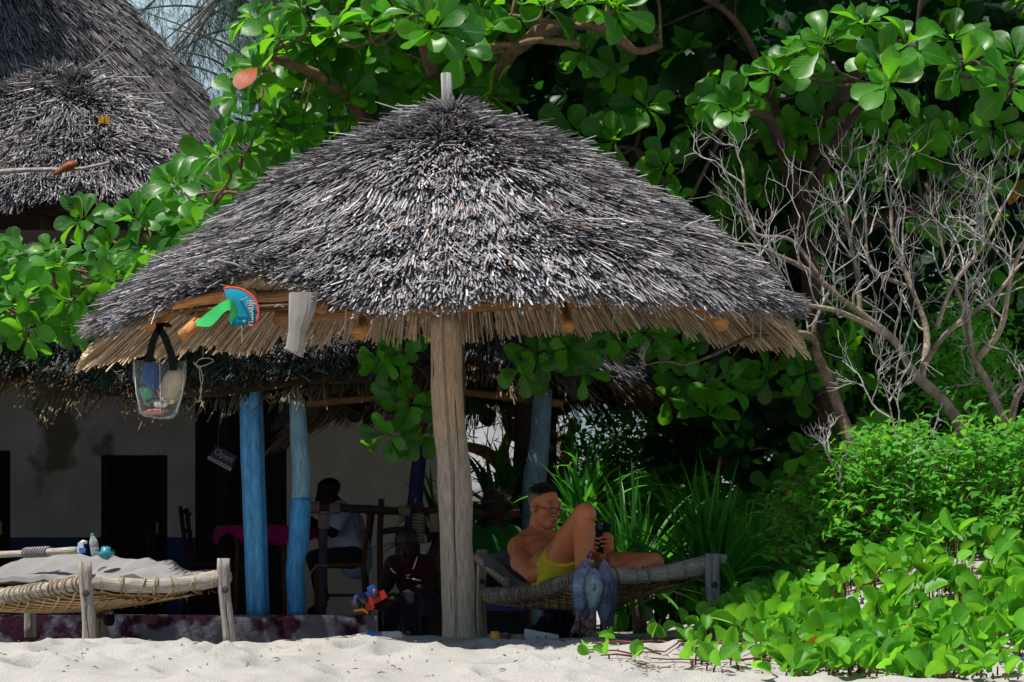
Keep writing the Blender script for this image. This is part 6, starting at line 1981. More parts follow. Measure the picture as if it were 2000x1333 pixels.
# glasses
g_ = []
gl = MB(); ln_ = MB()
for s_ in (-1, 1):
    a = np.linspace(0, 2 * np.pi, 21)
    w = np.sign(np.cos(a)) * np.abs(np.cos(a)) ** .6 * .023; h = np.sign(np.sin(a)) * np.abs(np.sin(a)) ** .6 * .0150
    rim = np.array([HC + HR @ np.array((s_ * .034 + x, .113 - abs(s_ * .034 + x) * .12, -.006 + z)) for x, z in zip(w, h)])
    gl.tube(rim, .0022, 6, (.07, .012, .018), caps=False)
    ctr = rim[:-1].mean(0)
    n = len(rim) - 1
    ln_.add(np.vstack([rim[:-1], ctr]), None, [(i, (i + 1) % n, n) for i in range(n)], (.8, .8, .8))
    gl.tube(np.array([HC + HR @ np.array(p) for p in ((s_ * .057, .106, .001), (s_ * .076, .070, .006), (s_ * .083, .015, .008), (s_ * .082, -.018, .000))]), .0022, 6, (.07, .012, .018))
gl.tube(np.array([HC + HR @ np.array(p) for p in ((-.011, .112, -.002), (0, .116, .001), (.011, .112, -.002))]), .0022, 6, (.07, .012, .018))
go = gl.build('glasses', M_PLASTIC, man)
ln_.build('lens', clear_mat('lens_glass', (.95, .95, .97), .10, .03), go, smooth=False)
# phone
ph = thing('phone', 'black mobile phone held upright in the reclining man\'s hands', 'phone', P(1173, 1078, 12.0))
pc_ = P(1173, 1049, 12.004); a = math.radians(14)
ux = np.array((math.cos(a), .12, -math.sin(a))); ux /= np.linalg.norm(ux); uz = np.array((math.sin(a), .10, math.cos(a))); uz -= ux * (ux @ uz); uz /= np.linalg.norm(uz); uy = np.cross(uz, ux)
Rp = np.stack([ux, uy, uz], 1)
mb = MB()
cr = []
for (sx_, sz_) in ((1, 1), (-1, 1), (-1, -1), (1, -1)):
    for t_ in np.linspace(0, 90, 5):
        b = math.radians(t_ + {(1, 1): 0, (-1, 1): 90, (-1, -1): 180, (1, -1): 270}[(sx_, sz_)])
        cr.append((sx_ * (.040 - .011) + .011 * math.cos(b), sz_ * (.080 - .011) + .011 * math.sin(b)))
n = len(cr); v = np.array([(x, y_, z) for y_ in (-.0045, .0045) for x, z in cr] + [(0, -.0045, 0), (0, .0045, 0)]) @ Rp.T + pc_
mb.add(v, [(i, n + i, n + (i + 1) % n, (i + 1) % n) for i in range(n)], [(2 * n, i, (i + 1) % n) for i in range(n)] + [(2 * n + 1, n + (i + 1) % n, n + i) for i in range(n)], (.006, .006, .008))
mb.build('case', surf_mat('matt_black', .6, .15, (20, .1), (60, .0, .001)), ph, smooth=False)
mb = MB(); mb.box(pc_ + Rp @ np.array((-.018, -.0055, .056)), (.030, .003, .034), Rp, (.03, .03, .035)); cb = mb.build('camera_bump', M_PLASTIC, ph, smooth=False)
mb = MB()
for x, z in ((-.025, .064), (-.025, .048), (-.011, .056)): mb.lathe([(0, .001), (.0055, .001), (.006, 0)], pc_ + Rp @ np.array((x, -.0072, z)), -uy, 10, (.02, .02, .03))
mb.lathe([(0, .001), (.003, 0)], pc_ + Rp @ np.array((-.010, -.0072, .066)), -uy, 8, (.7, .6, .3)); mb.build('camera_lens', M_METAL, cb)


def figure(label, J, skin, seed, h=.009, lo=None, hi=None, sc=1.0, fwd=(-1, 0, -.2), up=(0, 0, 1), hair=(.006, .005, .005), fluffy=False, hairline=(.05, .75)):
    """A seated figure from joints: head, neck, shL, shR, elL, elR, haL, haR, pel, hipL, hipR, knL, knR, anL, anR, toL, toR."""
    allp = np.array(list(J.values()))
    t = thing('person', label, 'person', J['pel'])
    S = SDF(allp.min(0) - .22, allp.max(0) + .22, h)
    R = basis(fwd, up)
    head_sdf(S, J['head'], R, sc)
    S.cone(J['neck'], .058 * sc, J['head'] + R @ np.array((0, -.02, -.05)) * sc, .052 * sc, .02)
    ch = J['neck'] * .62 + J['pel'] * .38
    S.cone(ch, .135 * sc, J['pel'] * .75 + J['neck'] * .25, .115 * sc, .04); S.cone(J['pel'], .125 * sc, J['pel'] * .75 + J['neck'] * .25, .115 * sc, .04)
    S.chain([J['shL'], J['neck'] - (0, 0, .03), J['shR']], [.056 * sc, .062 * sc, .056 * sc], .04)
    for s in 'LR':
        S.chain([J['sh' + s], J['el' + s], J['ha' + s]], [.054 * sc, .042 * sc, .028 * sc], .015)
        d = J['ha' + s] - J['el' + s]; d /= np.linalg.norm(d); sd = np.cross(d, (0, 1, 0)); sd /= np.linalg.norm(sd) + 1e-6
        S.ell(J['ha' + s] + d * .04 * sc, (.028 * sc, .03 * sc, .03 * sc), None, .015)
        for f in range(4):
            b = J['ha' + s] + d * .065 * sc + sd * (f - 1.5) * .017 * sc
            S.chain([b, b + d * .04 * sc + (0, 0, -.006), b + d * (.062 - .006 * abs(f - 1.2)) * sc - (0, 0, .022)], [.009 * sc, .0085 * sc, .007 * sc], .004)
        S.chain([J['ha' + s] + d * .03 * sc, J['ha' + s] + d * .055 * sc + sd * .045 * sc], [.013 * sc, .009 * sc], .008)
        S.chain([J['hip' + s], J['kn' + s], J['an' + s], J['to' + s]], [.088 * sc, .058 * sc, .036 * sc, .028 * sc], .02)
    skin_mesh(S, 'body', t, skin, None, surf_mat('dark_skin', .6, .15, (60, .1), (220, .1, .002)))
    hair_mesh(J['head'], R, sc, t, hair, 500 if fluffy else 60, seed, .035 if fluffy else .008, hairline, 1.16 if fluffy else 1.03)
    return t, R, ch


def garment(t, name, col, chains, cuts=(), h=.010, wr=.010, k=.03, m=None):
    pts = np.array([p for c in chains for p in c[0]])
    S = SDF(pts.min(0) - .24, pts.max(0) + .24, h)
    for p, r in chains: S.chain(p, r, k)
    for n, o in cuts: S.cut(n, o)
    v, q = S.mesh()
    v = v + wr * (vnoise(v[:, 0] * 28 + v[:, 2] * 9, v[:, 2] * 24 + v[:, 1] * 14, 3) - .5)[:, None] * np.array((.7, -1, .3))
    mb = MB(); mb.add(v, q, None, col, v[:, :2])
    return mb.build(name, m or M_CLOTH, t)


# --- the man at the table
d = 19.2
J = dict(head=P(641, 964, d), neck=P(662, 990, d), shL=P(668, 1003, d - .20), shR=P(668, 1003, d + .20), pel=P(690, 1082, d), elL=P(650, 1040, d - .26), elR=P(650, 1040, d + .24), haL=P(618, 1022, d - .12), haR=P(612, 1022, d + .10),
         hipL=P(688, 1088, d - .09), hipR=P(688, 1088, d + .09), knL=P(618, 1092, d - .12), knR=P(616, 1092, d + .14), anL=P(628, 1182, d - .12), anR=P(630, 1182, d + .14), toL=P(606, 1195, d - .13), toR=P(608, 1195, d + .15))
dm, R_, ch_ = figure('man in a pale blue shirt with a red stripe seated at the table', J, (.018, .010, .008), 5, fwd=(-.95, -.22, -.28), sc=1.0, hairline=(.03, .6))
SHIRT = (.44, .50, .78)
so = garment(dm, 'shirt', SHIRT, [([J['neck'] - (0, 0, .02), ch_, J['pel'] + (0, 0, .02), J['pel'] - (-.02, 0, .07)], [.085, .158, .148, .14]), ([J['shL'], J['shL'] * .4 + J['elL'] * .6], [.070, .066]), ([J['shR'], J['shR'] * .4 + J['elR'] * .6], [.070, .066])])
mb = MB(); mb.tube([P(689, 1012, d - .165), P(694, 1030, d - .172), P(700, 1053, d - .165)], [.010, .012, .008], 6, (.36, .03, .02), squash=.35); mb.build('stripe', M_CLOTH, so)
mb = MB(); mb.tube(smooth_path([P(652, 997, d - .10), P(662, 985, d - .085), P(670, 980, d - .03)], 8), .009, 6, (.42, .07, .05)); mb.build('collar', M_CLOTH, so)
garment(dm, 'trousers', (.02, .02, .028), [([J['pel'], J['hipL'], J['knL'], J['anL'] + (0, 0, .06)], [.13, .10, .072, .055]), ([J['pel'], J['hipR'], J['knR'], J['anR'] + (0, 0, .06)], [.13, .10, .072, .055])])
# --- the one bent forward with the toy
d = 15.25
J = dict(head=P(794, 1066, d - .12), neck=P(803, 1094, d), shL=P(838, 1104, d), shR=P(770, 1104, d), pel=P(838, 1180, d + .12), elL=P(846, 1142, d - .14), elR=P(758, 1140, d - .10), haL=P(768, 1172, d - .30), haR=P(745, 1166, d - .24),
         hipL=P(852, 1184, d + .05), hipR=P(818, 1184, d + .05), knL=P(800, 1176, d - .22), knR=P(772, 1182, d - .18), anL=P(806, 1238, d - .20), anR=P(758, 1238, d - .12), toL=P(788, 1246, d - .34), toR=P(738, 1246, d - .26))
kid, R_, ch_ = figure('person in a maroon shirt with white trim bent over a toy truck', J, (.016, .009, .007), 6, fwd=(-.25, -.85, -.45), sc=.95, hairline=(.02, .55))
MAR = (.032, .003, .010)
so = garment(kid, 'shirt', MAR, [([J['neck'] - (0, 0, .03), ch_, J['pel'] + (0, 0, .03)], [.082, .150, .135]), ([J['shL'], J['shL'] * .5 + J['elL'] * .5], [.068, .062]), ([J['shR'], J['shR'] * .5 + J['elR'] * .5], [.068, .062])])
mb = MB()
for pts in (((815, 1088), (811, 1100), (807, 1112)), ((806, 1131), (814, 1133), (822, 1134)), ((763, 1110), (768, 1117), (774, 1120))):
    mb.tube([P(a, b, d - .185 if i_ != 0 else d - .185) for i_, (a, b) in enumerate(pts)], .0045, 5, (.55, .55, .52))
mb.build('trim', M_CLOTH, so)
mb = MB()
for p0, p1 in (((792, 1124), (801, 1123)), ((800, 1123), (793, 1130)), ((793, 1130), (802, 1130))): mb.tube([P(*p0, d - .19), P(*p1, d - .19)], .0018, 4, (.55, .5, .5))
mb.build('chest_print', M_CLOTH, so)
garment(kid, 'trousers', (.004, .005, .016), [([J['pel'], J['hipL'], J['knL'], J['anL'] + (0, 0, .02)], [.13, .10, .075, .056]), ([J['pel'], J['hipR'], J['knR'], J['anR'] + (0, 0, .02)], [.13, .10, .075, .056])])
sl = thing('log_stool', 'dark round log stool under the person in maroon', 'stool', P(840, 1240, d + .14))
z0 = float(gz(P(838, 1200, d + .12)[0], d + .12)) - .02; c0 = P(838, 1200, d + .14)
mb = MB(); mb.tube([(c0[0], c0[1], z0), (c0[0], c0[1], .10)], [.17, .165], 16, DARKWOOD, lump=.08); mb.build('log', M_DARKWOOD, sl)
mb = MB(); mb.lathe([(.168, 0), (.17, .012), (.16, .02), (0, .021)], (c0[0], c0[1], .098), (0, 0, 1), 16, (.07, .05, .04)); mb.build('seat_top', M_DARKWOOD, sl)
# toy truck
ty = thing('toy_truck', 'blue red and yellow plastic toy truck held tilted by the person in maroon', 'toy', P(715, 1185, 14.85))
an = math.radians(28); Rt = np.array(((math.cos(an), 0, -math.sin(an)), (0, 1, 0), (math.sin(an), 0, math.cos(an))))
tc_ = P(722, 1172, 14.85)
mb = MB(); mb.box(tc_ + Rt @ np.array((.035, 0, -.012)), (.15, .09, .055), Rt, (.42, .014, .006)); mb.box(tc_ + Rt @ np.array((-.03, 0, -.045)), (.08, .085, .03), Rt, (.42, .014, .006)); mb.build('tipper', M_PLASTIC, ty, smooth=False)
mb = MB(); mb.box(tc_ + Rt @ np.array((-.02, 0, .035)), (.19, .08, .035), Rt, (.012, .05, .26)); mb.box(tc_ + Rt @ np.array((.045, 0, .060)), (.06, .075, .035), Rt, (.012, .05, .26), .8); mb.box(tc_ + Rt @ np.array((-.06, 0, .055)), (.05, .07, .025), Rt, (.02, .06, .3), .8); mb.build('chassis', M_PLASTIC, ty, smooth=False)
for x in (-.085, -.030, .05):
    for s_ in (-1, 1):
        mb = MB(); mb.lathe([(0, -.014), (.026, -.014), (.030, -.008), (.030, .008), (.026, .014), (.012, .014), (.010, .016), (0, .017)], tc_ + Rt @ np.array((x, s_ * .052, .018)), (0, s_, 0), 14, np.array([(.01, .01, .012)] * 5 + [(.035, .04, .05)] * 3)); mb.build('wheel', M_PLASTIC, ty)
mb = MB(); mb.tube([tc_ + Rt @ np.array(p) for p in ((-.12, -.03, -.015), (-.085, -.04, -.025), (-.06, -.04, -.035), (-.045, -.04, -.075))], [.007, .010, .012, .008], 7, (.55, .26, .01)); mb.build('scoop', M_PLASTIC, ty)
# --- the one in green behind the post
d = 16.6
J = dict(head=P(968, 998, d), neck=P(964, 1034, d), shL=P(1000, 1044, d), shR=P(928, 1044, d), pel=P(962, 1128, d + .05), elL=P(1012, 1090, d - .08), elR=P(914, 1092, d - .08), haL=P(990, 1118, d - .28), haR=P(940, 1118, d - .28),
         hipL=P(980, 1134, d), hipR=P(944, 1134, d), knL=P(986, 1130, d - .40), knR=P(938, 1130, d - .40), anL=P(986, 1190, d - .42), anR=P(938, 1190, d - .42), toL=P(984, 1198, d - .60), toR=P(938, 1198, d - .60))
gr_, R_, ch_ = figure('person with fluffy grey hair and green shirt sitting behind the parasol post', J, (.030, .014, .012), 7, fwd=(.1, -.95, -.25), sc=1.0, hair=(.045, .035, .04), fluffy=True, hairline=(.045, .5))
garment(gr_, 'shirt', (.008, .075, .012), [([J['neck'] - (0, 0, .03), ch_, J['pel'] + (0, 0, .02)], [.082, .160, .145]), ([J['shL'], J['shL'] * .4 + J['elL'] * .6], [.070, .064]), ([J['shR'], J['shR'] * .4 + J['elR'] * .6], [.070, .064])])
garment(gr_, 'trousers', (.010, .010, .03), [([J['pel'], J['hipL'], J['knL'], J['anL']], [.13, .10, .075, .056]), ([J['pel'], J['hipR'], J['knR'], J['anR']], [.13, .10, .075, .056])])
bn = thing('plank_bench', 'dark plank bench under the person in green', 'bench', P(960, 1200, d + .1))
c0 = P(960, 1158, d + .08)
mb = MB(); mb.box(c0, (.62, .34, .04), None, DARKWOOD); mb.build('seat', M_DARKWOOD, bn, smooth=False)
for x in (-.26, .26):
    for y in (-.13, .13):
        mb = MB(); mb.tube([(c0[0] + x, c0[1] + y, float(gz(c0[0] + x, c0[1] + y)) - .03), (c0[0] + x, c0[1] + y, c0[2] - .02)], .025, 8, DARKWOOD); mb.build('leg', M_DARKWOOD, bn)

# ------------------------------------------------------------------ chairs, table, railing on the terrace
def tube_part(name, pts, r, col, parent, m=None, sides=8, lump=.08, label=None):
    mb = MB(); mb.tube(pts, r, sides, col, lump=lump); return mb.build(name, m or M_DARKWOOD, parent, label=label)


def chair(label, bx, d, s, col, faces=-1, group='wooden chairs on the terrace'):
    """Wooden chair with its back at bx (world x), seat towards faces."""
    t = thing('wooden_chair', label, 'chair', (bx + faces * .2, d, .125), group)
    z0 = .125
    for y in (-.18, .18):
        tube_part('back_post', [(bx - faces * .06, d + y, z0 + .95 * s), (bx, d + y, z0 + .45 * s), (bx - faces * .02, d + y, z0)], .019, col, t)
        tube_part('leg', [(bx + faces * .38, d + y, z0 + .43 * s), (bx + faces * .38, d + y, z0)], .019, col, t)
        tube_part('stretcher', [(bx, d + y, z0 + .16), (bx + faces * .38, d + y, z0 + .16)], .011, col, t)
    for z in (.60, .74, .90): tube_part('back_slat', [(bx - faces * .06 * (z - .4), d - .18, z0 + z * s), (bx - faces * .06 * (z - .4), d + .18, z0 + z * s)], .016, col, t)
    mb = MB(); mb.box((bx + faces * .19, d, z0 + .44 * s), (.42, .40, .032), None, col); mb.build('seat', M_DARKWOOD, t, smooth=False)
    return t


CH = (.15, .055, .028)
chair('reddish brown wooden chair under the man in the pale blue shirt', P(712, 0, 19.2)[0], 19.2, .92, CH, -1)
chair('dark wooden chair left of the pink table', P(372, 0, 19.6)[0], 19.6, .95, (.055, .018, .020), 1)
chair('dark wooden chair standing against the shaded house wall', P(300, 0, 21.0)[0], 21.0, .98, (.05, .016, .018), 1)
tb = thing('terrace_table', 'round table beneath a bright magenta cloth on the terrace', 'table', P(525, 1203, 19.2))
tz = P(0, 1030, 19.2)[2]; tc0 = P(522, 0, 19.2)[0]; tR = .41
mb = MB(); mb.lathe([(0, 0), (tR, 0), (tR, -.02), (0, -.02)], (tc0, 19.2, tz - .006), (0, 0, 1), 24, BROWN); mb.build('tabletop', M_DARKWOOD, tb)
for a in (.6, 2.2, 3.8, 5.3): tube_part('leg', [(tc0 + .28 * math.cos(a), 19.2 + .28 * math.sin(a), tz - .02), (tc0 + .30 * math.cos(a), 19.2 + .30 * math.sin(a), .125)], .02, BROWN, tb)
a = np.linspace(0, 2 * np.pi, 97)
hem = tz - .085 - .05 * (np.sin(a * 4 + .4) > .2) * np.abs(np.sin(a * 4 + .4)) - .03 * np.sin(a * 9)
prof = [np.stack([tc0 + r * np.cos(a), 19.2 + r * np.sin(a), np.full(97, z)], 1) for r, z in ((.001, tz + .004), (tR * .7, tz + .005), (tR + .01, tz + .003))]
wv = 1 + .03 * np.sin(a * 17)
prof.append(np.stack([tc0 + (tR + .022) * wv * np.cos(a), 19.2 + (tR + .022) * wv * np.sin(a), (hem + tz) / 2], 1)); prof.append(np.stack([tc0 + (tR + .03) * wv * np.cos(a), 19.2 + (tR + .03) * wv * np.sin(a), hem], 1))
mb = MB(); mb.grid(np.stack(prof, 0), (.42, .012, .17)); tag(mb.build('tablecloth', M_CLOTH), 'bright magenta cloth draped over the terrace table', 'tablecloth')
rl = thing('log_railing', 'dark log railing lashed with rope at the front of the terrace seating', 'railing', P(735, 1203, 16.4))
DW = (.045, .022, .030)
tube_part('rail', smooth_path([P(600, 990, 16.4), P(700, 994, 16.4), P(800, 999, 16.5), P(1015, 1003, 16.6)], 12), .030, DW, rl, sides=10, lump=.15)
tube_part('rail', smooth_path([P(742, 1040, 16.45), P(800, 1036, 16.5), P(1012, 1050, 16.6)], 8), .022, DW, rl, lump=.15)
tube_part('post', smooth_path([P(632, 1003, 16.4), P(631, 1100, 16.4), P(629, 1203, 16.4)], 8), .031, (.075, .05, .07), rl, sides=10, lump=.12)
tube_part('post', smooth_path([P(815, 985, 16.5), P(812, 1100, 16.5), P(815, 1240, 16.5)], 8), .033, (.05, .03, .05), rl, sides=10, lump=.12)
tube_part('brace', [P(808, 1160, 16.45), P(862, 1040, 16.5)], .030, DW, rl, lump=.15)
tube_part('brace', [P(850, 1160, 16.45), P(905, 1230, 16.5)], .030, DW, rl, lump=.15)
for px, py0, py1, r in ((632, 1004, 1034, .036), (818, 1003, 1062, .040), (848, 1003, 1040, .030)):
    mb = MB(); tt = np.linspace(0, 1, 90); c = P(px, py0, 16.4); c2 = P(px, py1, 16.4)
    mb.tube(np.stack([c[0] + r * np.cos(tt * 60), c[1] + r * np.sin(tt * 60), c[2] + (c2[2] - c[2]) * tt], 1), .0075, 5, (.28, .20, .17), caps=False); mb.build('lashing', M_ROPE, rl)
for px in (615, 655, 790):
    mb = MB(); tt = np.linspace(0, 1, 50); c = P(px, 991 + (px - 600) * .045, 16.4)
    mb.tube(np.stack([c[0] + .075 * tt - .037, c[1] + .036 * np.cos(tt * 40), c[2] + .036 * np.sin(tt * 40)], 1), .0075, 5, (.26, .18, .16), caps=False); mb.build('lashing', M_ROPE, rl)
# wire hoop hanging on the railing post
mb = MB(); mb.tube(smooth_path([P(603, 1130, 16.2), P(612, 1112, 16.2), P(626, 1104, 16.25), P(640, 1106, 16.3)], 10), .004, 5, (.35, .35, .38)); tag(mb.build('bent_wire', M_METAL), 'thin pale wire bent in an arc beside the railing post', 'wire')
# fine cut-out: plain post of the seat side
tube_part('post', smooth_path([P(745, 975, 16.6), P(742, 1060, 16.6), P(744, 1203, 16.6)], 8), .022, (.07, .035, .03), rl)

# ------------------------------------------------------------------ things hung from the parasol
vs_ = thing('sun_visor', 'teal and green sun visor printed nabaiji tucked under the left eave', 'visor', P(470, 560, 10.5))
VD = 10.50
th_ = np.radians(np.linspace(-78, 108, 26))
oc = P(452, 612, VD)
def pxm(k): return k / F * VD
outer = np.stack([oc[0] + pxm(53) * np.cos(th_) , oc[1] + .02 * np.sin(th_ * 1.0) , oc[2] + pxm(51) * np.sin(th_)], 1)
outer[:8] = np.stack([np.linspace(P(440, 0, VD)[0], outer[8][0], 9)[:8], np.full(8, VD), np.interp(np.arange(8), (0, 4, 7), (P(0, 637, VD)[2], P(0, 637, VD)[2], outer[8][2]))], 1)
inner = np.stack([oc[0] + pxm(13) * np.cos(th_) * 1.0, np.full(26, VD - .015), oc[2] + pxm(-2) + pxm(22) * np.sin(th_)], 1)
inner[:8] = np.stack([np.linspace(P(438, 0, VD)[0], inner[8][0], 9)[:8], np.full(8, VD - .01), np.interp(np.arange(8), (0, 4, 7), (P(0, 637, VD)[2], P(0, 636, VD)[2], inner[8][2]))], 1)
outer[:8] = np.stack([np.interp(np.arange(8), (0, 5, 7), (P(462, 0, VD)[0], P(496, 0, VD)[0], outer[8][0])), np.full(8, VD), np.interp(np.arange(8), (0, 5, 7), (P(0, 637, VD)[2], P(0, 636, VD)[2], outer[8][2]))], 1)
mb = MB(); mb.grid(np.stack([inner, (inner + outer) / 2 - (0, .012, 0), outer], 0)[::-1], (.008, .22, .33)); mb.grid(np.stack([inner, (inner + outer) / 2 - (0, .012, 0), outer], 0) + np.array((0, .003, 0)), (.01, .16, .22)); mb.build('brim', M_CLOTH, vs_)
mb = MB(); mb.tube(outer[3:], .006, 6, (.75, .09, .06)); mb.build('edge_piping', M_CLOTH, vs_)
mb = MB()
bp_ = [((382, 632), (392, 619), (-.03)), ((425, 626), (405, 611), (-.03)), ((448, 598), (432, 595), (-.035)), ((458, 588), (452, 584), (-.03)), ((466, 600), (464, 590), (-.02)), ((466, 620), (464, 606), (-.0)), ((462, 636), (452, 630), (.0))]
lowr = np.array([P(a[0][0], a[0][1], VD + a[2]) for a in bp_]); upr = np.array([P(a[1][0], a[1][1], VD + a[2] + .012) for a in bp_])
lo_s, up_s = smooth_path([P(384, 637, VD - .03), P(412, 637, VD - .03), P(436, 612, VD - .035), P(450, 606, VD - .03), P(447, 622, VD - .0), P(453, 637, VD)], 26), smooth_path([P(382, 629, VD - .02), P(398, 617, VD - .02), P(428, 594, VD - .03), P(450, 585, VD - .025), P(466, 596, VD - .005), P(466, 628, VD)], 26)
mb.grid(np.stack([lo_s, up_s], 0), (.06, .62, .17)); mb.grid(np.stack([lo_s, up_s], 0)[::-1] + np.array((0, .003, 0)), (.04, .50, .12)); mb.build('headband', M_CLOTH, vs_)
lc = P(489, 612, VD) + np.array((0, -.014, 0))
tw_ = math.radians(4)
M4 = [[0, -1, 0, lc[0]], [0, 0, -1, lc[1]], [1, 0, 0, lc[2]], [0, 0, 0, 1]]
text_mesh('lettering', 'nabaiji', .047, M4, M_PLASTIC, (.80, .55, .48), vs_)
mb = MB(); mb.lathe([(0, .001), (.009, .001), (.0105, 0)], P(478, 619, VD) + np.array((0, -.017, 0)), (0, -1, 0), 12, (.80, .30, .14)); mb.lathe([(0, .001), (.006, .001), (.007, 0)], P(478, 628, VD) + np.array((0, -.016, 0)), (0, -1, 0), 12, (.6, .55, .35)); mb.build('emblem', M_PLASTIC, vs_)

sk = thing('hanging_cloth', 'limp pale grey cloth hanging from the front eave beam of the parasol', 'cloth', P(590, 560, 10.36))
g = np.linspace(0, 1, 24); a = np.linspace(0, 2 * np.pi, 17)
cxp = np.interp(g, (0, .3, .6, .75, 1), (592, 588, 580, 580, 573)); wdp = np.interp(g, (0, .3, .6, .8, 1), (28, 25, 17, 18, 17))
V = np.stack([P(0, 0, 10.36)[0] + 0 * g[:, None] + (cxp[:, None] - 1000 + 0) / F * 10.36 - P(0, 0, 10.36)[0] + (wdp[:, None] / F * 10.36) * np.cos(a)[None, :] * (1 + .10 * np.sin(a * 5 + 1)[None, :] * (1 - g[:, None] * .5)),
              10.36 + .022 * np.sin(a)[None, :] * (1 + .5 * np.sin(a * 7)[None, :]) + 0 * g[:, None],
              CZ + (HZ - (572 + 118 * g[:, None] + 8 * g[:, None] * np.cos(a)[None, :])) / F * 10.36 + .006 * np.sin(g[:, None] * 26) * sstep(.5, .7, g)[:, None]], -1)
mb = MB(); mb.grid(V, (.30, .275, .255)); mb.grid(V[:, ::-1] * 1.0 + np.array((0, .001, 0)), (.25, .23, .21)); mb.build('cloth', M_CLOTH, sk)
mb = MB(); mb.tube(V[-1], .0055, 6, (.27, .245, .23)); mb.build('hem', M_CLOTH, sk)

# clear bag and what is in it
bg = thing('clear_bag', 'clear plastic bag with black straps hung from the left eave of the parasol', 'bag', P(312, 640, 11.05))
BD = 11.05
T0, T1, Bt = P(260, 706, BD), P(364, 706, BD), 818
u = np.linspace(0, 1, 9)
def bag_ring(py, x0, x1, dep, n=24, sag=0):
    a = np.linspace(0, 2 * np.pi, n + 1)
    cx = (P(x0, 0, BD)[0] + P(x1, 0, BD)[0]) / 2; w = (P(x1, 0, BD)[0] - P(x0, 0, BD)[0]) / 2
    sq = lambda t: np.sign(t) * np.abs(t) ** .45
    return np.stack([cx + w * sq(np.cos(a)), BD + dep * sq(np.sin(a)), P(0, py, BD)[2] - sag * (1 - np.abs(np.cos(a))) + .004 * np.sin(a * 3 + py)], 1)
rings = [bag_ring(706, 260, 364, .03), bag_ring(735, 260, 364, .045), bag_ring(770, 267, 356, .055), bag_ring(805, 272, 347, .055, sag=.008), bag_ring(812, 280, 342, .045, sag=.014)]
mb = MB(); mb.grid(np.stack(rings, 0), (.8, .8, .8)); bgb = mb.build('bag_body', clear_mat('bag_film', (.97, .98, 1.0), .05, .10), bg)
mb = MB(); r4 = rings[-1]; c4 = r4[:-1].mean(0) - (0, 0, .006); n = len(r4) - 1
mb.add(np.vstack([r4[:-1], c4]), None, [(i, n, (i + 1) % n) for i in range(n)], (.7, .6, .6)); mb.build('bag_base', MATS['bag_film'], bg)
for pts in (((330, 640), (318, 632), (300, 664), (290, 708)), ((306, 632), (322, 660), (336, 700), (338, 724))):
    q = smooth_path([P(a, b, BD - .05) for a, b in pts], 14)
    V = np.stack([q - (.018, 0, 0), q + (.018, 0, .002)], 0)
    mb = MB(); mb.grid(V, (.010, .010, .011)); mb.grid(V[::-1] + np.array((0, .004, 0)), (.010, .010, .011)); mb.build('strap', M_CLOTH, bg)
for px in (262, 312, 360):
    mb = MB(); mb.tube([P(px, 707, BD - .032), P(px + (4 if px < 300 else -4 if px > 330 else 1), 770, BD - .058), P(px + (14 if px < 300 else -17 if px > 330 else 1), 806, BD - .057)], .0016, 5, (.85, .85, .85)); mb.build('seam', M_PLASTIC, bgb)


def lump(name, label, cat, px, py, d, rx, ry, rz, col, m, seed, am=.35, tiltd=0):
    u, v = np.meshgrid(np.linspace(0, 2 * np.pi, 25), np.linspace(-np.pi / 2, np.pi / 2, 15), indexing='ij')
    k = 1 + am * (vnoise(np.cos(u) * 2 + 4 + seed, v * 3 + np.sin(u) * 2, seed) - .5)
    x = rx * np.cos(v) * np.cos(u) * k; y = ry * np.cos(v) * np.sin(u) * k; z = rz * np.sin(v) * k
    t_ = math.radians(tiltd); x, z = x * math.cos(t_) - z * math.sin(t_), x * math.sin(t_) + z * math.cos(t_)
    mb = MB(); mb.grid(P(px, py, d) + np.stack([x, y, z], -1), col)
    o = mb.build(name, m)
    return tag(o, label, cat)


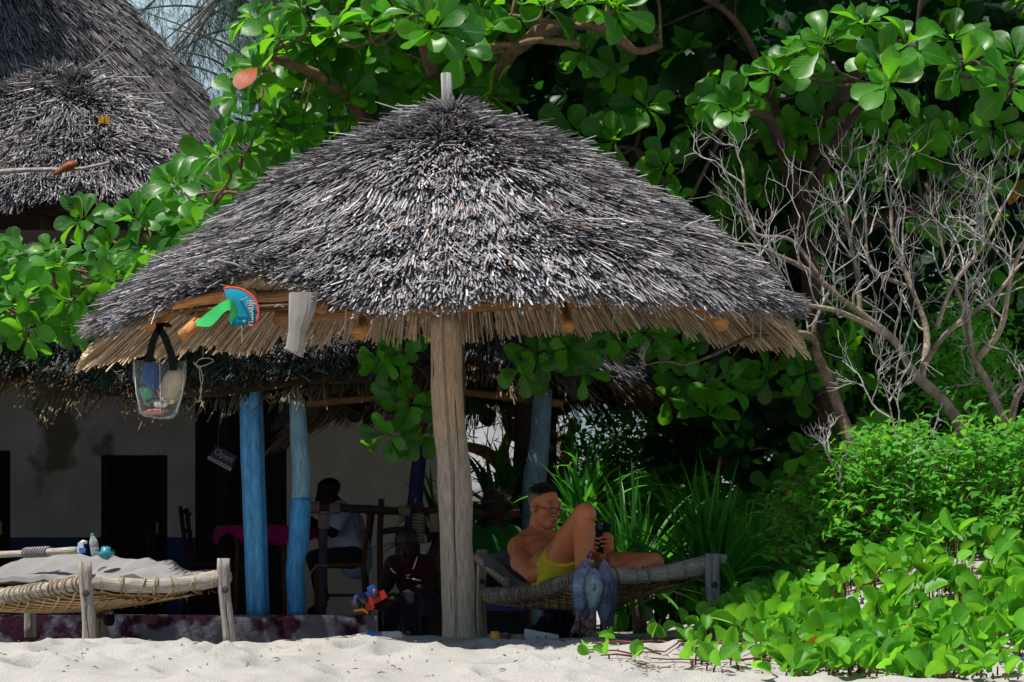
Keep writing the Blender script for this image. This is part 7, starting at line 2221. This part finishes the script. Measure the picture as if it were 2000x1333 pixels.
lump('folded_towel', 'dark blue towel folded inside the clear hanging bag', 'towel', 296, 738, BD, .042, .026, .082, (.018, .07, .22), M_CLOTH, 3, .3, 4)
lump('green_cloth', 'green cloth at the left inside the clear hanging bag', 'cloth', 286, 768, BD - .006, .040, .028, .030, (.06, .30, .16), M_CLOTH, 5, .5, -20)
hat = thing('sun_hat', 'beige sun hat crammed into the clear hanging bag', 'hat', P(335, 752, BD))
u, v = np.meshgrid(np.linspace(0, 2 * np.pi, 29), np.linspace(-np.pi / 2, np.pi / 2, 17), indexing='ij')
k = 1 + .16 * (vnoise(np.cos(u) * 2 + 8, v * 2.5 + np.sin(u) * 2, 4) - .5)
mb = MB(); mb.grid(P(338, 752, BD - .01) + np.stack([(.060 * np.cos(v) * np.cos(u) - .018 * np.sin(v)) * k + .012 * np.sin(v) , .040 * np.cos(v) * np.sin(u) * k, .072 * np.sin(v) * k + .035 * np.cos(v) * np.cos(u)], -1), (.52, .42, .27)); mb.build('crown', M_CLOTH, hat)
mb = MB(); q = smooth_path([P(306, 758, BD - .03), P(318, 776, BD - .035), P(338, 780, BD - .035), P(354, 762, BD - .03)], 16); mb.grid(np.stack([q, q + (0, -.012, -.014), q + (.004, -.012, -.024)], 0), (.44, .35, .22)); mb.build('brim', M_CLOTH, hat)
lump('shell', 'round white shell lying inside the clear bag', 'shell', 310, 790, BD - .012, .026, .018, .018, (.66, .66, .60), M_PLASTIC, 7, .2)
lump('white_tube', 'white tube standing slanted inside the clear bag', 'tube', 326, 786, BD - .015, .012, .012, .034, (.72, .72, .74), M_PLASTIC, 8, .1, -40)
lump('red_wrapper', 'red and pink wrapper at the bottom of the clear bag', 'wrapper', 306, 804, BD - .01, .055, .03, .013, (.55, .18, .16), M_PLASTIC, 9, .6, 4)
lump('patterned_scarf', 'grey and green patterned scarf balled inside the clear bag', 'scarf', 300, 783, BD + .005, .048, .026, .028, (.16, .24, .22), surf_mat('printed_cloth', .9, .1, (26, .9), (200, .4, .003), dark=(22, .52, (.03, .05, .05))), 10, .6)
# white string with a loop
mb = MB()
mb.tube(smooth_path([P(382, 712, 11.0), P(390, 702, 11.0), P(408, 700, 11.0), P(416, 706, 11.0), P(392, 716, 11.0), P(378, 708, 11.0), P(388, 720, 11.0)], 40), .0022, 5, (.45, .43, .42))
mb.tube(smooth_path([P(389, 715, 11.0), P(391, 740, 11.0), P(394, 760, 11.0), P(389, 780, 11.0), P(386, 786, 11.0), P(381, 778, 11.0)], 24), .002, 5, (.45, .43, .42))
mb.tube(smooth_path([P(391, 716, 11.0), P(396, 742, 11.0), P(391, 762, 11.0), P(393, 778, 11.0), P(389, 785, 11.0)], 24), .002, 5, (.45, .43, .42))
mb.tube([P(396, 702, 11.0), P(398, 660, 11.0), P(400, 612, 11.05)], .0015, 4, (.3, .28, .27))
tag(mb.build('white_string', M_ROPE), 'knotted pale string with a dangling loop beside the clear bag', 'string')
